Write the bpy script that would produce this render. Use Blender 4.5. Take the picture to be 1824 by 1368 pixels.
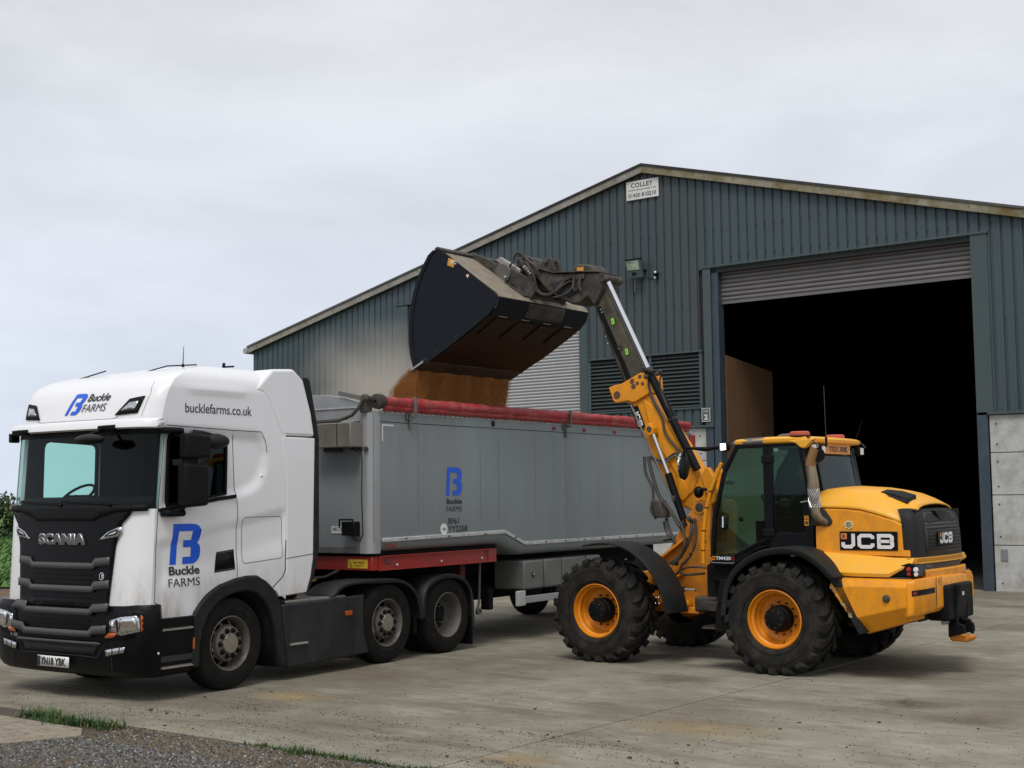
import bpy, bmesh, math, random
from mathutils import Vector, Matrix
from mathutils.bvhtree import BVHTree
R = math.radians
sc = bpy.context.scene
for o in list(bpy.data.objects): bpy.data.objects.remove(o)
col = sc.collection

# ---------------------------------------------------------------- camera, sky, sun
CAMH, PITCH, ROLL = 2.08, R(4.66), R(-.69)
cd = bpy.data.cameras.new('camera'); cam = bpy.data.objects.new('camera', cd); col.objects.link(cam)
cd.lens = 36 * 2430 / 1824; cd.sensor_width = 36; cd.clip_end = 3000; cd.clip_start = .1
cam.location = (0, 0, CAMH)
cam.rotation_mode = 'QUATERNION'
fw = Vector((0, math.cos(PITCH), math.sin(PITCH))); up0 = Vector((0, -math.sin(PITCH), math.cos(PITCH))); r0 = Vector((1, 0, 0))
rr = r0 * math.cos(ROLL) + up0 * math.sin(ROLL); uu = up0 * math.cos(ROLL) - r0 * math.sin(ROLL)
cam.rotation_quaternion = Matrix(((rr.x, uu.x, -fw.x), (rr.y, uu.y, -fw.y), (rr.z, uu.z, -fw.z))).to_quaternion()
sc.camera = cam

SUN_EL, SUN_AZ = 58, 192          # degrees; azimuth clockwise from +Y
w = bpy.data.worlds.new('World'); sc.world = w; w.use_nodes = True
nt = w.node_tree; nt.nodes.clear(); N = nt.nodes.new; L = nt.links.new
sky = N('ShaderNodeTexSky'); sky.sky_type = 'NISHITA'; sky.sun_disc = False
sky.sun_elevation = R(SUN_EL); sky.sun_rotation = R(SUN_AZ); sky.dust_density = 4
tc = N('ShaderNodeTexCoord')
mp = N('ShaderNodeMapping'); mp.inputs['Scale'].default_value = (1, 1, 2.6); L(tc.outputs['Generated'], mp.inputs['Vector'])
n1 = N('ShaderNodeTexNoise'); n1.inputs['Scale'].default_value = 2.3; n1.inputs['Detail'].default_value = 6; n1.inputs['Roughness'].default_value = .58; n1.inputs['Distortion'].default_value = .4
L(mp.outputs[0], n1.inputs['Vector'])
cr = N('ShaderNodeValToRGB'); cr.color_ramp.elements[0].position = .36; cr.color_ramp.elements[0].color = (5.35, 5.5, 5.8, 1)
cr.color_ramp.elements[1].position = .66; cr.color_ramp.elements[1].color = (6.75, 6.9, 7.2, 1)
L(n1.outputs['Fac'], cr.inputs['Fac'])
sep = N('ShaderNodeSeparateXYZ'); L(tc.outputs['Generated'], sep.inputs[0])
hz = N('ShaderNodeValToRGB'); hz.color_ramp.elements[0].position = 0; hz.color_ramp.elements[0].color = (.99, 1.06, 1.18, 1)
hz.color_ramp.elements[1].position = .33; hz.color_ramp.elements[1].color = (1, 1, 1, 1)
L(sep.outputs['Z'], hz.inputs['Fac'])
mul = N('ShaderNodeMixRGB'); mul.blend_type = 'MULTIPLY'; mul.inputs['Fac'].default_value = 1
L(cr.outputs['Color'], mul.inputs['Color1']); L(hz.outputs['Color'], mul.inputs['Color2'])
mx = N('ShaderNodeMixRGB'); mx.inputs['Fac'].default_value = .93
L(sky.outputs['Color'], mx.inputs['Color1']); L(mul.outputs['Color'], mx.inputs['Color2'])
bg = N('ShaderNodeBackground'); bg.inputs['Strength'].default_value = .1
L(mx.outputs['Color'], bg.inputs['Color']); wo = N('ShaderNodeOutputWorld'); L(bg.outputs[0], wo.inputs['Surface'])

sl = bpy.data.lights.new('sun', 'SUN'); sl.energy = 1.5; sl.angle = R(22); sl.color = (1, .975, .94)
so = bpy.data.objects.new('sun', sl); col.objects.link(so)
sd = Vector((math.sin(R(SUN_AZ)) * math.cos(R(SUN_EL)), math.cos(R(SUN_AZ)) * math.cos(R(SUN_EL)), math.sin(R(SUN_EL))))
so.rotation_mode = 'QUATERNION'; so.rotation_quaternion = sd.to_track_quat('Z', 'Y'); so.location = (0, -5, 20)
vs = sc.view_settings
sc.display_settings.display_device = 'sRGB'
vs.view_transform = 'Standard'; vs.look = 'None'; vs.gamma = 1; vs.exposure = .32; vs.use_curve_mapping = False
sc.render.engine = 'CYCLES'
sc.cycles.volume_step_rate = 2; sc.cycles.volume_bounces = 1; sc.cycles.transparent_max_bounces = 12

# ---------------------------------------------------------------- frames of the three big things
class Frame:
    def __init__(s, O, X, Y):
        s.O = Vector(O); s.X = Vector(X); s.Y = Vector(Y); s.rz = math.atan2(s.X.y, s.X.x)
    def w(s, x, y, z=0): return s.O + s.X * x + s.Y * y + Vector((0, 0, z))
AT, AJ, AB = R(34.1), R(36.5), R(37.6)
FT = Frame((-3.09, 15.10, 0), (math.sin(AT), math.cos(AT), 0), (-math.cos(AT), math.sin(AT), 0))     # x rearward, y away from the near side
FJ = Frame((1.13, 17.31, 0), (math.cos(AJ), -math.sin(AJ), 0), (math.sin(AJ), math.cos(AJ), 0))
FB = Frame((9.69, 28.27, 0), (math.cos(AB), -math.sin(AB), 0), (math.sin(AB), math.cos(AB), 0))
FW = Frame((0, 0, 0), (1, 0, 0), (0, 1, 0))

# ---------------------------------------------------------------- object helpers
OFF = {}
def tag(o, label=None, cat=None, group=None, kind=None):
    if label: o['label'] = label
    if cat: o['category'] = cat
    if group: o['group'] = group
    if kind: o['kind'] = kind
    return o
def thing(name, fr, label, cat, off=(0, 0, 0), group=None):
    o = bpy.data.objects.new(name, None); col.objects.link(o); o.empty_display_size = .2
    o.location = fr.w(*off); o.rotation_euler = (0, 0, fr.rz)
    OFF[o.name] = Vector(off); return tag(o, label, cat, group)

class MB:
    def __init__(s): s.v = []; s.f = []; s.m = []; s.c = 0
    def add(s, vs_, fs):
        b = len(s.v); s.v += [tuple(p) for p in vs_]; s.f += [tuple(b + i for i in f) for f in fs]; s.m += [s.c] * len(fs); return s
    def box(s, x0, x1, y0, y1, z0, z1):
        return s.add([(x0, y0, z0), (x1, y0, z0), (x1, y1, z0), (x0, y1, z0), (x0, y0, z1), (x1, y0, z1), (x1, y1, z1), (x0, y1, z1)],
                     [(0, 3, 2, 1), (4, 5, 6, 7), (0, 1, 5, 4), (1, 2, 6, 5), (2, 3, 7, 6), (3, 0, 4, 7)])
    def prism(s, pts, ax, a, b):
        n = len(pts)
        def P(p, t): return (t, p[0], p[1]) if ax == 'x' else (p[0], t, p[1]) if ax == 'y' else (p[0], p[1], t)
        return s.add([P(p, a) for p in pts] + [P(p, b) for p in pts], [tuple(range(n)), tuple(range(2 * n - 1, n - 1, -1))] + [(i, i + n, (i + 1) % n + n, (i + 1) % n) for i in range(n)])
    def loft(s, secs, closed=True, caps=True):
        n = len(secs[0]); vs_ = [p for q in secs for p in q]; fs = []
        for k in range(len(secs) - 1):
            for i in range(n if closed else n - 1):
                j = (i + 1) % n; fs.append((k * n + i, k * n + j, (k + 1) * n + j, (k + 1) * n + i))
        if caps and closed: fs += [tuple(range(n)), tuple(range(len(vs_) - 1, len(vs_) - n - 1, -1))]
        return s.add(vs_, fs)
    def tube(s, path, r, n=8, caps=True):
        path = [Vector(p) for p in path]; secs = []
        t0 = None
        for i, p in enumerate(path):
            t = (path[min(i + 1, len(path) - 1)] - path[max(i - 1, 0)]).normalized()
            if t0 is None:
                a = Vector((0, 0, 1)) if abs(t.z) < .9 else Vector((1, 0, 0)); u = t.cross(a).normalized()
            else: u = (u - t * u.dot(t)).normalized()
            t0 = t; v = t.cross(u); q = r[i] if isinstance(r, (list, tuple)) else r
            secs.append([p + (u * math.cos(2 * math.pi * k / n) + v * math.sin(2 * math.pi * k / n)) * q for k in range(n)])
        return s.loft(secs, True, caps)
    def lathe(s, prof, c=(0, 0, 0), ax='y', n=32, skip=None):
        def P(r_, a_, t):
            u, v = r_ * math.cos(t), r_ * math.sin(t)
            q = (u, a_, v) if ax == 'y' else (a_, u, v) if ax == 'x' else (u, v, a_)
            return (c[0] + q[0], c[1] + q[1], c[2] + q[2])
        vs_ = [P(r_, a_, 2 * math.pi * k / n) for r_, a_ in prof for k in range(n)]; fs = []
        for i in range(len(prof) - 1):
            for k in range(n):
                if skip and skip(i, k): continue
                fs.append((i * n + k, i * n + (k + 1) % n, (i + 1) * n + (k + 1) % n, (i + 1) * n + k))
        return s.add(vs_, fs)
    def disc(s, r_, c, ax='y', n=20):
        s.lathe([(r_, 0)], c, ax, n); b = len(s.v) - n; s.f.append(tuple(range(b, b + n))); s.m.append(s.c); return s
    def cyl(s, r_, a, b, c=(0, 0), ax='y', n=20, r2=None):
        q = (c[0], 0, c[1]) if ax == 'y' else (0, c[0], c[1]) if ax == 'x' else (c[0], c[1], 0)
        return s.lathe([(0.0005, a), (r_, a), (r2 or r_, b), (.0005, b)], q, ax, n)
    def ball(s, c, r_, n=12, sq=(1, 1, 1)):
        m = n // 2 + 1
        return s.lathe([(r_ * max(math.sin(math.pi * i / m), .003), -r_ * math.cos(math.pi * i / m)) for i in range(m + 1)], c, 'z', n) if sq == (1, 1, 1) else \
            s.add(*_ell(c, r_, n, sq))
def _ell(c, r_, n, sq):
    t = MB(); t.ball((0, 0, 0), r_, n); return [(c[0] + p[0] * sq[0], c[1] + p[1] * sq[1], c[2] + p[2] * sq[2]) for p in t.v], t.f

def finish(me, sharp=35):
    bm = bmesh.new(); bm.from_mesh(me); bmesh.ops.remove_doubles(bm, verts=bm.verts, dist=1e-5)
    bmesh.ops.recalc_face_normals(bm, faces=bm.faces); bm.to_mesh(me); bm.free()
    me.polygons.foreach_set('use_smooth', [True] * len(me.polygons)); me.set_sharp_from_angle(angle=R(sharp))
def part(mb, name, mats, root=None, bev=0, seg=2, sharp=35, label=None, at=None, fin=True, kind=None, group=None):
    off = OFF.get(root.name, Vector()) if root else Vector()
    me = bpy.data.meshes.new(name)
    if at is None: me.from_pydata([(p[0] - off.x, p[1] - off.y, p[2] - off.z) for p in mb.v], [], mb.f)
    else: me.from_pydata(mb.v, [], mb.f)
    mats = mats if isinstance(mats, (list, tuple)) else [mats]
    for m in mats: me.materials.append(m)
    if len(mats) > 1: me.polygons.foreach_set('material_index', mb.m)
    if fin: finish(me, sharp)
    else: me.polygons.foreach_set('use_smooth', [False] * len(me.polygons))
    o = bpy.data.objects.new(name, me); col.objects.link(o)
    if root: o.parent = root
    OFF[o.name] = off
    if at is not None: o.location = Vector(at) - off; OFF[o.name] = Vector((0, 0, 0))
    if bev:
        b = o.modifiers.new('bevel', 'BEVEL'); b.width = bev; b.segments = seg; b.limit_method = 'ANGLE'; b.angle_limit = R(35); b.harden_normals = False
    return tag(o, label, None, group, kind)
def solo(mb, name, mats, fr, label=None, cat=None, off=(0, 0, 0), kind=None, group=None, **k):
    mb.v = [(p[0] - off[0], p[1] - off[1], p[2] - off[2]) for p in mb.v]
    o = part(mb, name, mats, None, **k); o.location = fr.w(*off); o.rotation_euler = (0, 0, fr.rz); return tag(o, label, cat, group, kind)
def dup(o, parent=None, at=None):
    c = o.copy(); col.objects.link(c); c.parent = parent
    if at is not None: c.location = at
    for ch in [q for q in bpy.data.objects if q.parent == o]: dup(ch, c)
    return c

# ---------------------------------------------------------------- materials
def pm(name, base, rough=.5, metal=0, var=.12, scale=6, dirt=None, damt=.5, dscale=3, zmax=None, bump=0, bscale=60, coat=0, spec=.5, stretch=None, emit=0, streak=0):
    m = bpy.data.materials.new(name); m.use_nodes = True; nt = m.node_tree; N = nt.nodes.new; L = nt.links.new
    b = nt.nodes['Principled BSDF']; b.inputs['Roughness'].default_value = rough; b.inputs['Metallic'].default_value = metal
    b.inputs['Specular IOR Level'].default_value = spec
    if coat: b.inputs['Coat Weight'].default_value = coat; b.inputs['Coat Roughness'].default_value = .08
    tc = N('ShaderNodeTexCoord'); vec = tc.outputs['Object']
    if stretch:
        mp = N('ShaderNodeMapping'); mp.inputs['Scale'].default_value = stretch; L(vec, mp.inputs['Vector']); vec2 = mp.outputs[0]
    else: vec2 = vec
    n = N('ShaderNodeTexNoise'); n.inputs['Scale'].default_value = scale; n.inputs['Detail'].default_value = 6; n.inputs['Roughness'].default_value = .6; L(vec2, n.inputs['Vector'])
    c = N('ShaderNodeMixRGB'); c.inputs['Color1'].default_value = tuple(x * (1 - var) for x in base) + (1,); c.inputs['Color2'].default_value = tuple(min(1, x * (1 + var)) for x in base) + (1,)
    mr = N('ShaderNodeMapRange'); mr.inputs[1].default_value = .3; mr.inputs[2].default_value = .7; L(n.outputs['Fac'], mr.inputs[0]); L(mr.outputs[0], c.inputs['Fac'])
    out = c.outputs[0]
    if dirt:
        n2 = N('ShaderNodeTexNoise'); n2.inputs['Scale'].default_value = dscale; n2.inputs['Detail'].default_value = 9; n2.inputs['Roughness'].default_value = .68
        L(vec2, n2.inputs['Vector'])
        r2 = N('ShaderNodeMapRange'); r2.inputs[1].default_value = .42; r2.inputs[2].default_value = .68; r2.inputs[3].default_value = .12; L(n2.outputs['Fac'], r2.inputs[0]); fac = r2.outputs[0]
        if zmax:
            sp = N('ShaderNodeSeparateXYZ'); L(vec, sp.inputs[0]); r3 = N('ShaderNodeMapRange'); r3.inputs[1].default_value = zmax[0]; r3.inputs[2].default_value = zmax[1]; r3.inputs[3].default_value = 1; r3.inputs[4].default_value = 0
            L(sp.outputs['Z'], r3.inputs[0]); q = N('ShaderNodeMath'); q.operation = 'MULTIPLY'; L(fac, q.inputs[0]); L(r3.outputs[0], q.inputs[1]); fac = q.outputs[0]
        q = N('ShaderNodeMath'); q.operation = 'MULTIPLY'; q.inputs[1].default_value = damt; L(fac, q.inputs[0]); fac = q.outputs[0]
        d = N('ShaderNodeMixRGB'); L(fac, d.inputs['Fac']); L(out, d.inputs['Color1']); d.inputs['Color2'].default_value = tuple(dirt) + (1,); out = d.outputs[0]
        rg = N('ShaderNodeMapRange'); rg.inputs[3].default_value = rough; rg.inputs[4].default_value = max(rough, .85); L(fac, rg.inputs[0]); L(rg.outputs[0], b.inputs['Roughness'])
        if metal:
            rm = N('ShaderNodeMapRange'); rm.inputs[3].default_value = metal; rm.inputs[4].default_value = 0; L(fac, rm.inputs[0]); L(rm.outputs[0], b.inputs['Metallic'])
    L(out, b.inputs['Base Color'])
    if bump:
        n3 = N('ShaderNodeTexNoise'); n3.inputs['Scale'].default_value = bscale; n3.inputs['Detail'].default_value = 5; L(vec2, n3.inputs['Vector'])
        bp = N('ShaderNodeBump'); bp.inputs['Strength'].default_value = bump; bp.inputs['Distance'].default_value = .02; L(n3.outputs['Fac'], bp.inputs['Height']); L(bp.outputs[0], b.inputs['Normal'])
    if emit: b.inputs['Emission Color'].default_value = (1, .98, .95, 1); b.inputs['Emission Strength'].default_value = emit
    return m
def glass(name, tint, gl=.12, rough=.02):
    m = bpy.data.materials.new(name); m.use_nodes = True; nt = m.node_tree; nt.nodes.clear(); N = nt.nodes.new; L = nt.links.new
    t = N('ShaderNodeBsdfTransparent'); t.inputs['Color'].default_value = tuple(tint) + (1,)
    g = N('ShaderNodeBsdfGlossy'); g.inputs['Roughness'].default_value = rough; g.inputs['Color'].default_value = (.9, .95, .95, 1)
    fr = N('ShaderNodeFresnel'); fr.inputs['IOR'].default_value = 1.45
    mm = N('ShaderNodeMath'); mm.operation = 'MULTIPLY'; mm.inputs[1].default_value = gl / .12; L(fr.outputs[0], mm.inputs[0])
    mx = N('ShaderNodeMixShader'); L(mm.outputs[0], mx.inputs[0]); L(t.outputs[0], mx.inputs[1]); L(g.outputs[0], mx.inputs[2])
    o = N('ShaderNodeOutputMaterial'); L(mx.outputs[0], o.inputs[0]); return m

DUST = (.16, .125, .085)
M = {}
M['white'] = pm('white paint', (.80, .80, .81), .28, 0, .015, 3, (.34, .29, .22), .85, 5, (.9, 1.45), coat=.4, stretch=(1, 1, .35))
M['whiteup'] = pm('white roof paint', (.79, .79, .80), .3, 0, .02, 3, (.55, .52, .47), .25, 4, coat=.3)
M['black'] = pm('black plastic', (.0035, .004, .0048), .5, 0, .2, 5, (.014, .013, .011), .3, 6, spec=.16, bump=.15, bscale=180)
M['gblack'] = pm('gloss black', (.0025, .003, .0042), .3, 0, .1, 5, (.014, .013, .011), .25, 5, spec=.17)
M['seam'] = pm('seam shadow gap', (.02, .02, .022), .8, 0, .1)
M['greyplastic'] = pm('grey plastic', (.011, .0125, .014), .5, 0, .15, 5, (.034, .030, .024), .5, 4, spec=.22, bump=.12, bscale=200)
M['slat'] = pm('grille slat paint', (.065, .064, .063), .4, .15, .1, 5, (.08, .07, .06), .3, 5)
M['skirt'] = pm('dark skirt paint', (.010, .013, .016), .45, 0, .15, 3, (.045, .04, .034), .7, 2.5, spec=.35, stretch=(1, 1, .5), bump=.06, bscale=150)
M['under'] = pm('chassis black', (.005, .005, .0055), .8, 0, .3, 5, (.022, .018, .014), .5, 5, spec=.2)
M['int'] = pm('cab interior', (.003, .0035, .004), .85, 0, .2, spec=.2)
M['rubber'] = pm('tyre rubber', (.006, .006, .006), .85, 0, .2, 6, (.024, .020, .016), .6, 7, bump=.3, bscale=90, spec=.2)
M['tractyre'] = pm('loader tyre rubber', (.008, .0082, .0085), .8, 0, .25, 8, (.060, .050, .037), .6, 5, bump=.4, bscale=70, spec=.25)
M['rim'] = pm('dirty steel rim', (.13, .12, .105), .5, .35, .15, 10, (.10, .08, .055), .8, 8)
M['hubcap'] = pm('dusty hub', (.25, .225, .18), .5, .3, .12, 12, (.17, .14, .10), .7, 8)
M['chrome'] = pm('chrome', (.75, .76, .78), .12, 1, .04, 8)
M['steel'] = pm('stainless steel', (.42, .40, .37), .38, .85, .12, 14, (.2, .17, .13), .4, 6, bump=.1, bscale=50)
M['lens'] = pm('lamp reflector', (.55, .56, .58), .08, .9, .25, 40)
M['clear'] = glass('clear lens', (.93, .93, .93), .1)
M['amber'] = pm('amber lens', (.42, .09, .01), .2, 0, .15, 30, coat=.5)
M['redlens'] = pm('red lens', (.30, .012, .008), .2, 0, .15, 30, coat=.5)
M['ws'] = glass('windscreen glass', (.76, .93, .88), .055)
M['sideglass'] = glass('side window glass', (.10, .17, .16), .06)
M['jglass'] = glass('loader cab glass', (.60, .76, .70), .06)
M['blue'] = pm('blue vinyl', (.004, .10, .68), .35, 0, .03)
M['ink'] = pm('dark vinyl lettering', (.018, .019, .024), .4, 0, .05)
M['inkw'] = pm('white lettering', (.72, .72, .72), .4, 0, .04)
M['plate'] = pm('white reflective plate', (.78, .78, .75), .4, 0, .05, 20, DUST, .3, 20)
M['yplate'] = pm('yellow reflective plate', (.62, .27, .02), .4, 0, .05)
M['alu'] = pm('trailer aluminium', (.28, .318, .335), .38, .45, .08, 1.5, (.20, .215, .205), .8, 1.3, stretch=(1, 1, .12), bump=.10, bscale=2.6)
M['alupost'] = pm('trailer post aluminium', (.36, .37, .38), .36, .5, .06, 2, (.3, .29, .27), .4, 3)
M['alurail'] = pm('bright aluminium rail', (.58, .59, .59), .4, .35, .12, 20, (.15, .14, .12), .6, 16)
M['aludark'] = pm('dull aluminium box', (.16, .165, .16), .5, .4, .12, 4, (.15, .13, .105), .5, 5)
M['redsteel'] = pm('red chassis paint', (.33, .012, .008), .42, 0, .15, 5, (.13, .055, .04), .6, 7, coat=.2)
M['tarp'] = pm('red tarpaulin', (.36, .010, .018), .5, 0, .3, 9, (.33, .20, .17), .45, 6, bump=.7, bscale=14)
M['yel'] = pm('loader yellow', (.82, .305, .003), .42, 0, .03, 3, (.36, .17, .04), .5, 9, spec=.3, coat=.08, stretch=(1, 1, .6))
M['yellit'] = pm('loader yellow lit faces', (.86, .40, .012), .40, 0, .03, 3, (.60, .36, .12), .45, 6, spec=.35, coat=.1)  # lighter yellow for upward faces, sky light put into the colour
M['orange'] = pm('loader frame orange', (.72, .235, .003), .5, 0, .08, 4, (.14, .075, .03), .6, 6)
M['yrim'] = pm('loader rim yellow', (.80, .26, .003), .42, 0, .04, 5, (.3, .13, .03), .4, 10)
M['boomdark'] = pm('worn boom steel', (.030, .028, .022), .42, .35, .35, 9, (.15, .125, .075), .75, 6, stretch=(1, 1, .5), bump=.2, bscale=40)
M['dusty'] = pm('dusty dark steel', (.020, .0185, .0165), .6, .1, .3, 9, (.12, .10, .075), .8, 5, bump=.3, bscale=50)
M['bucket'] = pm('bucket blue black paint', (.0022, .0055, .011), .5, 0, .25, 3, (.010, .011, .014), .5, 4, spec=.22)
M['bucketin'] = pm('bucket worn sheet', (.020, .011, .008), .6, .0, .35, 4, (.055, .027, .014), .6, 3, spec=.25)
M['bucketdust'] = pm('bucket dusty top', (.26, .22, .165), .85, 0, .12, 5, (.14, .115, .085), .6, 6, bump=.2, bscale=60)
M['hose'] = pm('rubber hose', (.022, .021, .02), .5, 0, .2, 6, (.1, .085, .06), .6, 12)
M['grain'] = pm('grain', (.42, .165, .032), .8, 0, .35, 60, (.24, .085, .015), .6, 30, bump=1, bscale=160)
M['green'] = pm('green sticker', (.25, .75, .03), .4, 0, .03)
M['mesh'] = pm('grille mesh', (.045, .05, .05), .5, .2, .25, 60, (.13, .10, .05), .6, 30, bump=.8, bscale=120)
M['lamp'] = pm('lit work lamp', (.9, .9, .9), .2, 0, .02, emit=9)
M['skin'] = pm('skin', (.42, .25, .18), .6, 0, .05)
M['cloth'] = pm('dark green workwear', (.03, .045, .04), .85, 0, .15)
# ---------------------------------------------------------------- lettering
def text2(s, h=1, bold=0, width=None, shear=0, sp=1):
    c = bpy.data.curves.new('t', 'FONT'); c.body = s; c.size = 1; c.offset = bold; c.shear = shear; c.space_character = sp; c.resolution_u = 4
    o = bpy.data.objects.new('t', c); col.objects.link(o); bpy.context.view_layer.update()
    me = bpy.data.meshes.new_from_object(o.evaluated_get(bpy.context.evaluated_depsgraph_get()))
    vs_ = [(v.co.x, v.co.y) for v in me.vertices]; fs = [tuple(p.vertices) for p in me.polygons]
    bpy.data.objects.remove(o); bpy.data.curves.remove(c); bpy.data.meshes.remove(me)
    x0 = min(p[0] for p in vs_); x1 = max(p[0] for p in vs_); y0 = min(p[1] for p in vs_); y1 = max(p[1] for p in vs_)
    k = h / (y1 - y0); kx = width / (x1 - x0) if width else k
    return [((p[0] - x0) * kx, (p[1] - y0) * k) for p in vs_], fs
def put(mb, t, fn):
    mb.add([fn(u, v) for u, v in t[0]], t[1]); return mb
def stroke(mb, path, wd, fn, closed=False):
    n = len(path); Ls, Rs = [], []
    for i, p in enumerate(path):
        a = Vector(path[(i - 1) % n]) if (i or closed) else None; b = Vector(path[(i + 1) % n]) if (i < n - 1 or closed) else None
        p = Vector(p); d1 = (p - a).normalized() if a is not None else (b - p).normalized(); d2 = (b - p).normalized() if b is not None else d1
        n1 = Vector((-d1.y, d1.x)); n2 = Vector((-d2.y, d2.x)); m = (n1 + n2).normalized(); k = wd / 2 / max(.35, m.dot(n1))
        Ls.append(p + m * k); Rs.append(p - m * k)
    vs_ = [fn(*q) for q in Ls] + [fn(*q) for q in Rs]
    mb.add(vs_, [(i, (i + 1) % n, (i + 1) % n + n, i + n) for i in range(n if closed else n - 1)]); return mb
BLOGO = [(0, 0), (.08, 1), (.62, 1), (.80, .985), (.93, .93), (1, .83), (1, .70), (.97, .60), (.90, .52), (.98, .44), (1, .35), (.99, .22), (.94, .11), (.86, .04), (.76, .0),
         (.41, 0), (.42, .175), (.68, .175), (.69, .415), (.44, .415), (.44, .59), (.70, .59), (.71, .815), (.26, .815), (.20, 0)]
def blogo(mb, fn):
    mb.add([fn(u, v) for u, v in BLOGO], [tuple(range(len(BLOGO)))]); return mb
def jcb(mb, fn, wd=.24):
    def T(ox): return lambda u, v: fn(ox + u, v)
    stroke(mb, [(.10, .42), (.10, .20), (.19, .12), (.62, .12), (.78, .26), (.78, 1)], wd, T(0))
    stroke(mb, [(1.0, .66), (1.0, .78), (.86, .88), (.26, .88), (.12, .76), (.12, .24), (.26, .12), (.86, .12), (1.0, .22), (1.0, .36)], wd, T(1.06))
    stroke(mb, [(.12, .12), (.12, .88), (.84, .88), (.97, .78), (.97, .60), (.88, .50), (.98, .40), (.98, .22), (.86, .12)], wd, T(2.36), closed=True)
    stroke(mb, [(.12, .5), (.92, .5)], wd * .85, lambda u, v: fn(2.36 + u, v))
    return mb
def poly_obj(pts3, name, m, root, **k):
    mb = MB(); mb.add(pts3, [tuple(range(len(pts3)))]); return part(mb, name, m, root, **k)
# ================================================================= GROUND
random.seed(3)
def groundmat(name, c1, c2, sc_, bump=.4, extra=None, stains=None):
    m = bpy.data.materials.new(name); m.use_nodes = True; nt = m.node_tree; N = nt.nodes.new; L = nt.links.new; b = nt.nodes['Principled BSDF']; b.inputs['Roughness'].default_value = .9
    b.inputs['Specular IOR Level'].default_value = .25
    tc = N('ShaderNodeTexCoord'); vec = tc.outputs['Object']
    n = N('ShaderNodeTexNoise'); n.inputs['Scale'].default_value = sc_; n.inputs['Detail'].default_value = 10; n.inputs['Roughness'].default_value = .7; L(vec, n.inputs['Vector'])
    cr = N('ShaderNodeValToRGB'); cr.color_ramp.elements[0].position = .33; cr.color_ramp.elements[0].color = tuple(c1) + (1,); cr.color_ramp.elements[1].position = .68; cr.color_ramp.elements[1].color = tuple(c2) + (1,)
    L(n.outputs['Fac'], cr.inputs['Fac']); out = cr.outputs[0]
    def layer(out, tex, lo, hi, colr, amt):
        r = N('ShaderNodeMapRange'); r.inputs[1].default_value = lo; r.inputs[2].default_value = hi; r.inputs[4].default_value = amt; L(tex, r.inputs[0])
        x = N('ShaderNodeMixRGB'); L(r.outputs[0], x.inputs['Fac']); L(out, x.inputs['Color1']); x.inputs['Color2'].default_value = tuple(colr) + (1,); return x.outputs[0]
    for (s_, lo, hi, c_, amt, st) in (extra or []):
        mp = N('ShaderNodeMapping'); mp.inputs['Scale'].default_value = st; L(vec, mp.inputs['Vector'])
        t = N('ShaderNodeTexNoise'); t.inputs['Scale'].default_value = s_; t.inputs['Detail'].default_value = 8; t.inputs['Roughness'].default_value = .62; L(mp.outputs[0], t.inputs['Vector'])
        out = layer(out, t.outputs['Fac'], lo, hi, c_, amt)
    nz = N('ShaderNodeTexNoise'); nz.inputs['Scale'].default_value = 6; nz.inputs['Detail'].default_value = 9; nz.inputs['Roughness'].default_value = .75; L(vec, nz.inputs['Vector'])
    for (x, y, rx, ry, c_, amt) in (stains or []):       # spills with a place of their own
        mp = N('ShaderNodeMapping'); mp.inputs['Location'].default_value = (-x / rx, -y / ry, 0); mp.inputs['Scale'].default_value = (1 / rx, 1 / ry, 0); L(vec, mp.inputs['Vector'])
        ln = N('ShaderNodeVectorMath'); ln.operation = 'LENGTH'; L(mp.outputs[0], ln.inputs[0])
        ad = N('ShaderNodeMath'); ad.operation = 'MULTIPLY_ADD'; L(nz.outputs['Fac'], ad.inputs[0]); ad.inputs[1].default_value = 2.6; L(ln.outputs['Value'], ad.inputs[2])
        r = N('ShaderNodeMapRange'); r.inputs[1].default_value = 2.4; r.inputs[2].default_value = 1.1; r.inputs[4].default_value = amt; r.inputs[3].default_value = 0; L(ad.outputs[0], r.inputs[0])
        q = N('ShaderNodeMixRGB'); L(r.outputs[0], q.inputs['Fac']); L(out, q.inputs['Color1']); q.inputs['Color2'].default_value = tuple(c_) + (1,); out = q.outputs[0]
    L(out, b.inputs['Base Color'])
    n3 = N('ShaderNodeTexNoise'); n3.inputs['Scale'].default_value = 35; n3.inputs['Detail'].default_value = 8; L(vec, n3.inputs['Vector'])
    bp = N('ShaderNodeBump'); bp.inputs['Strength'].default_value = bump; bp.inputs['Distance'].default_value = .02; L(n3.outputs['Fac'], bp.inputs['Height']); L(bp.outputs[0], b.inputs['Normal'])
    return m
BR = (.105, .066, .036)
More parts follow.
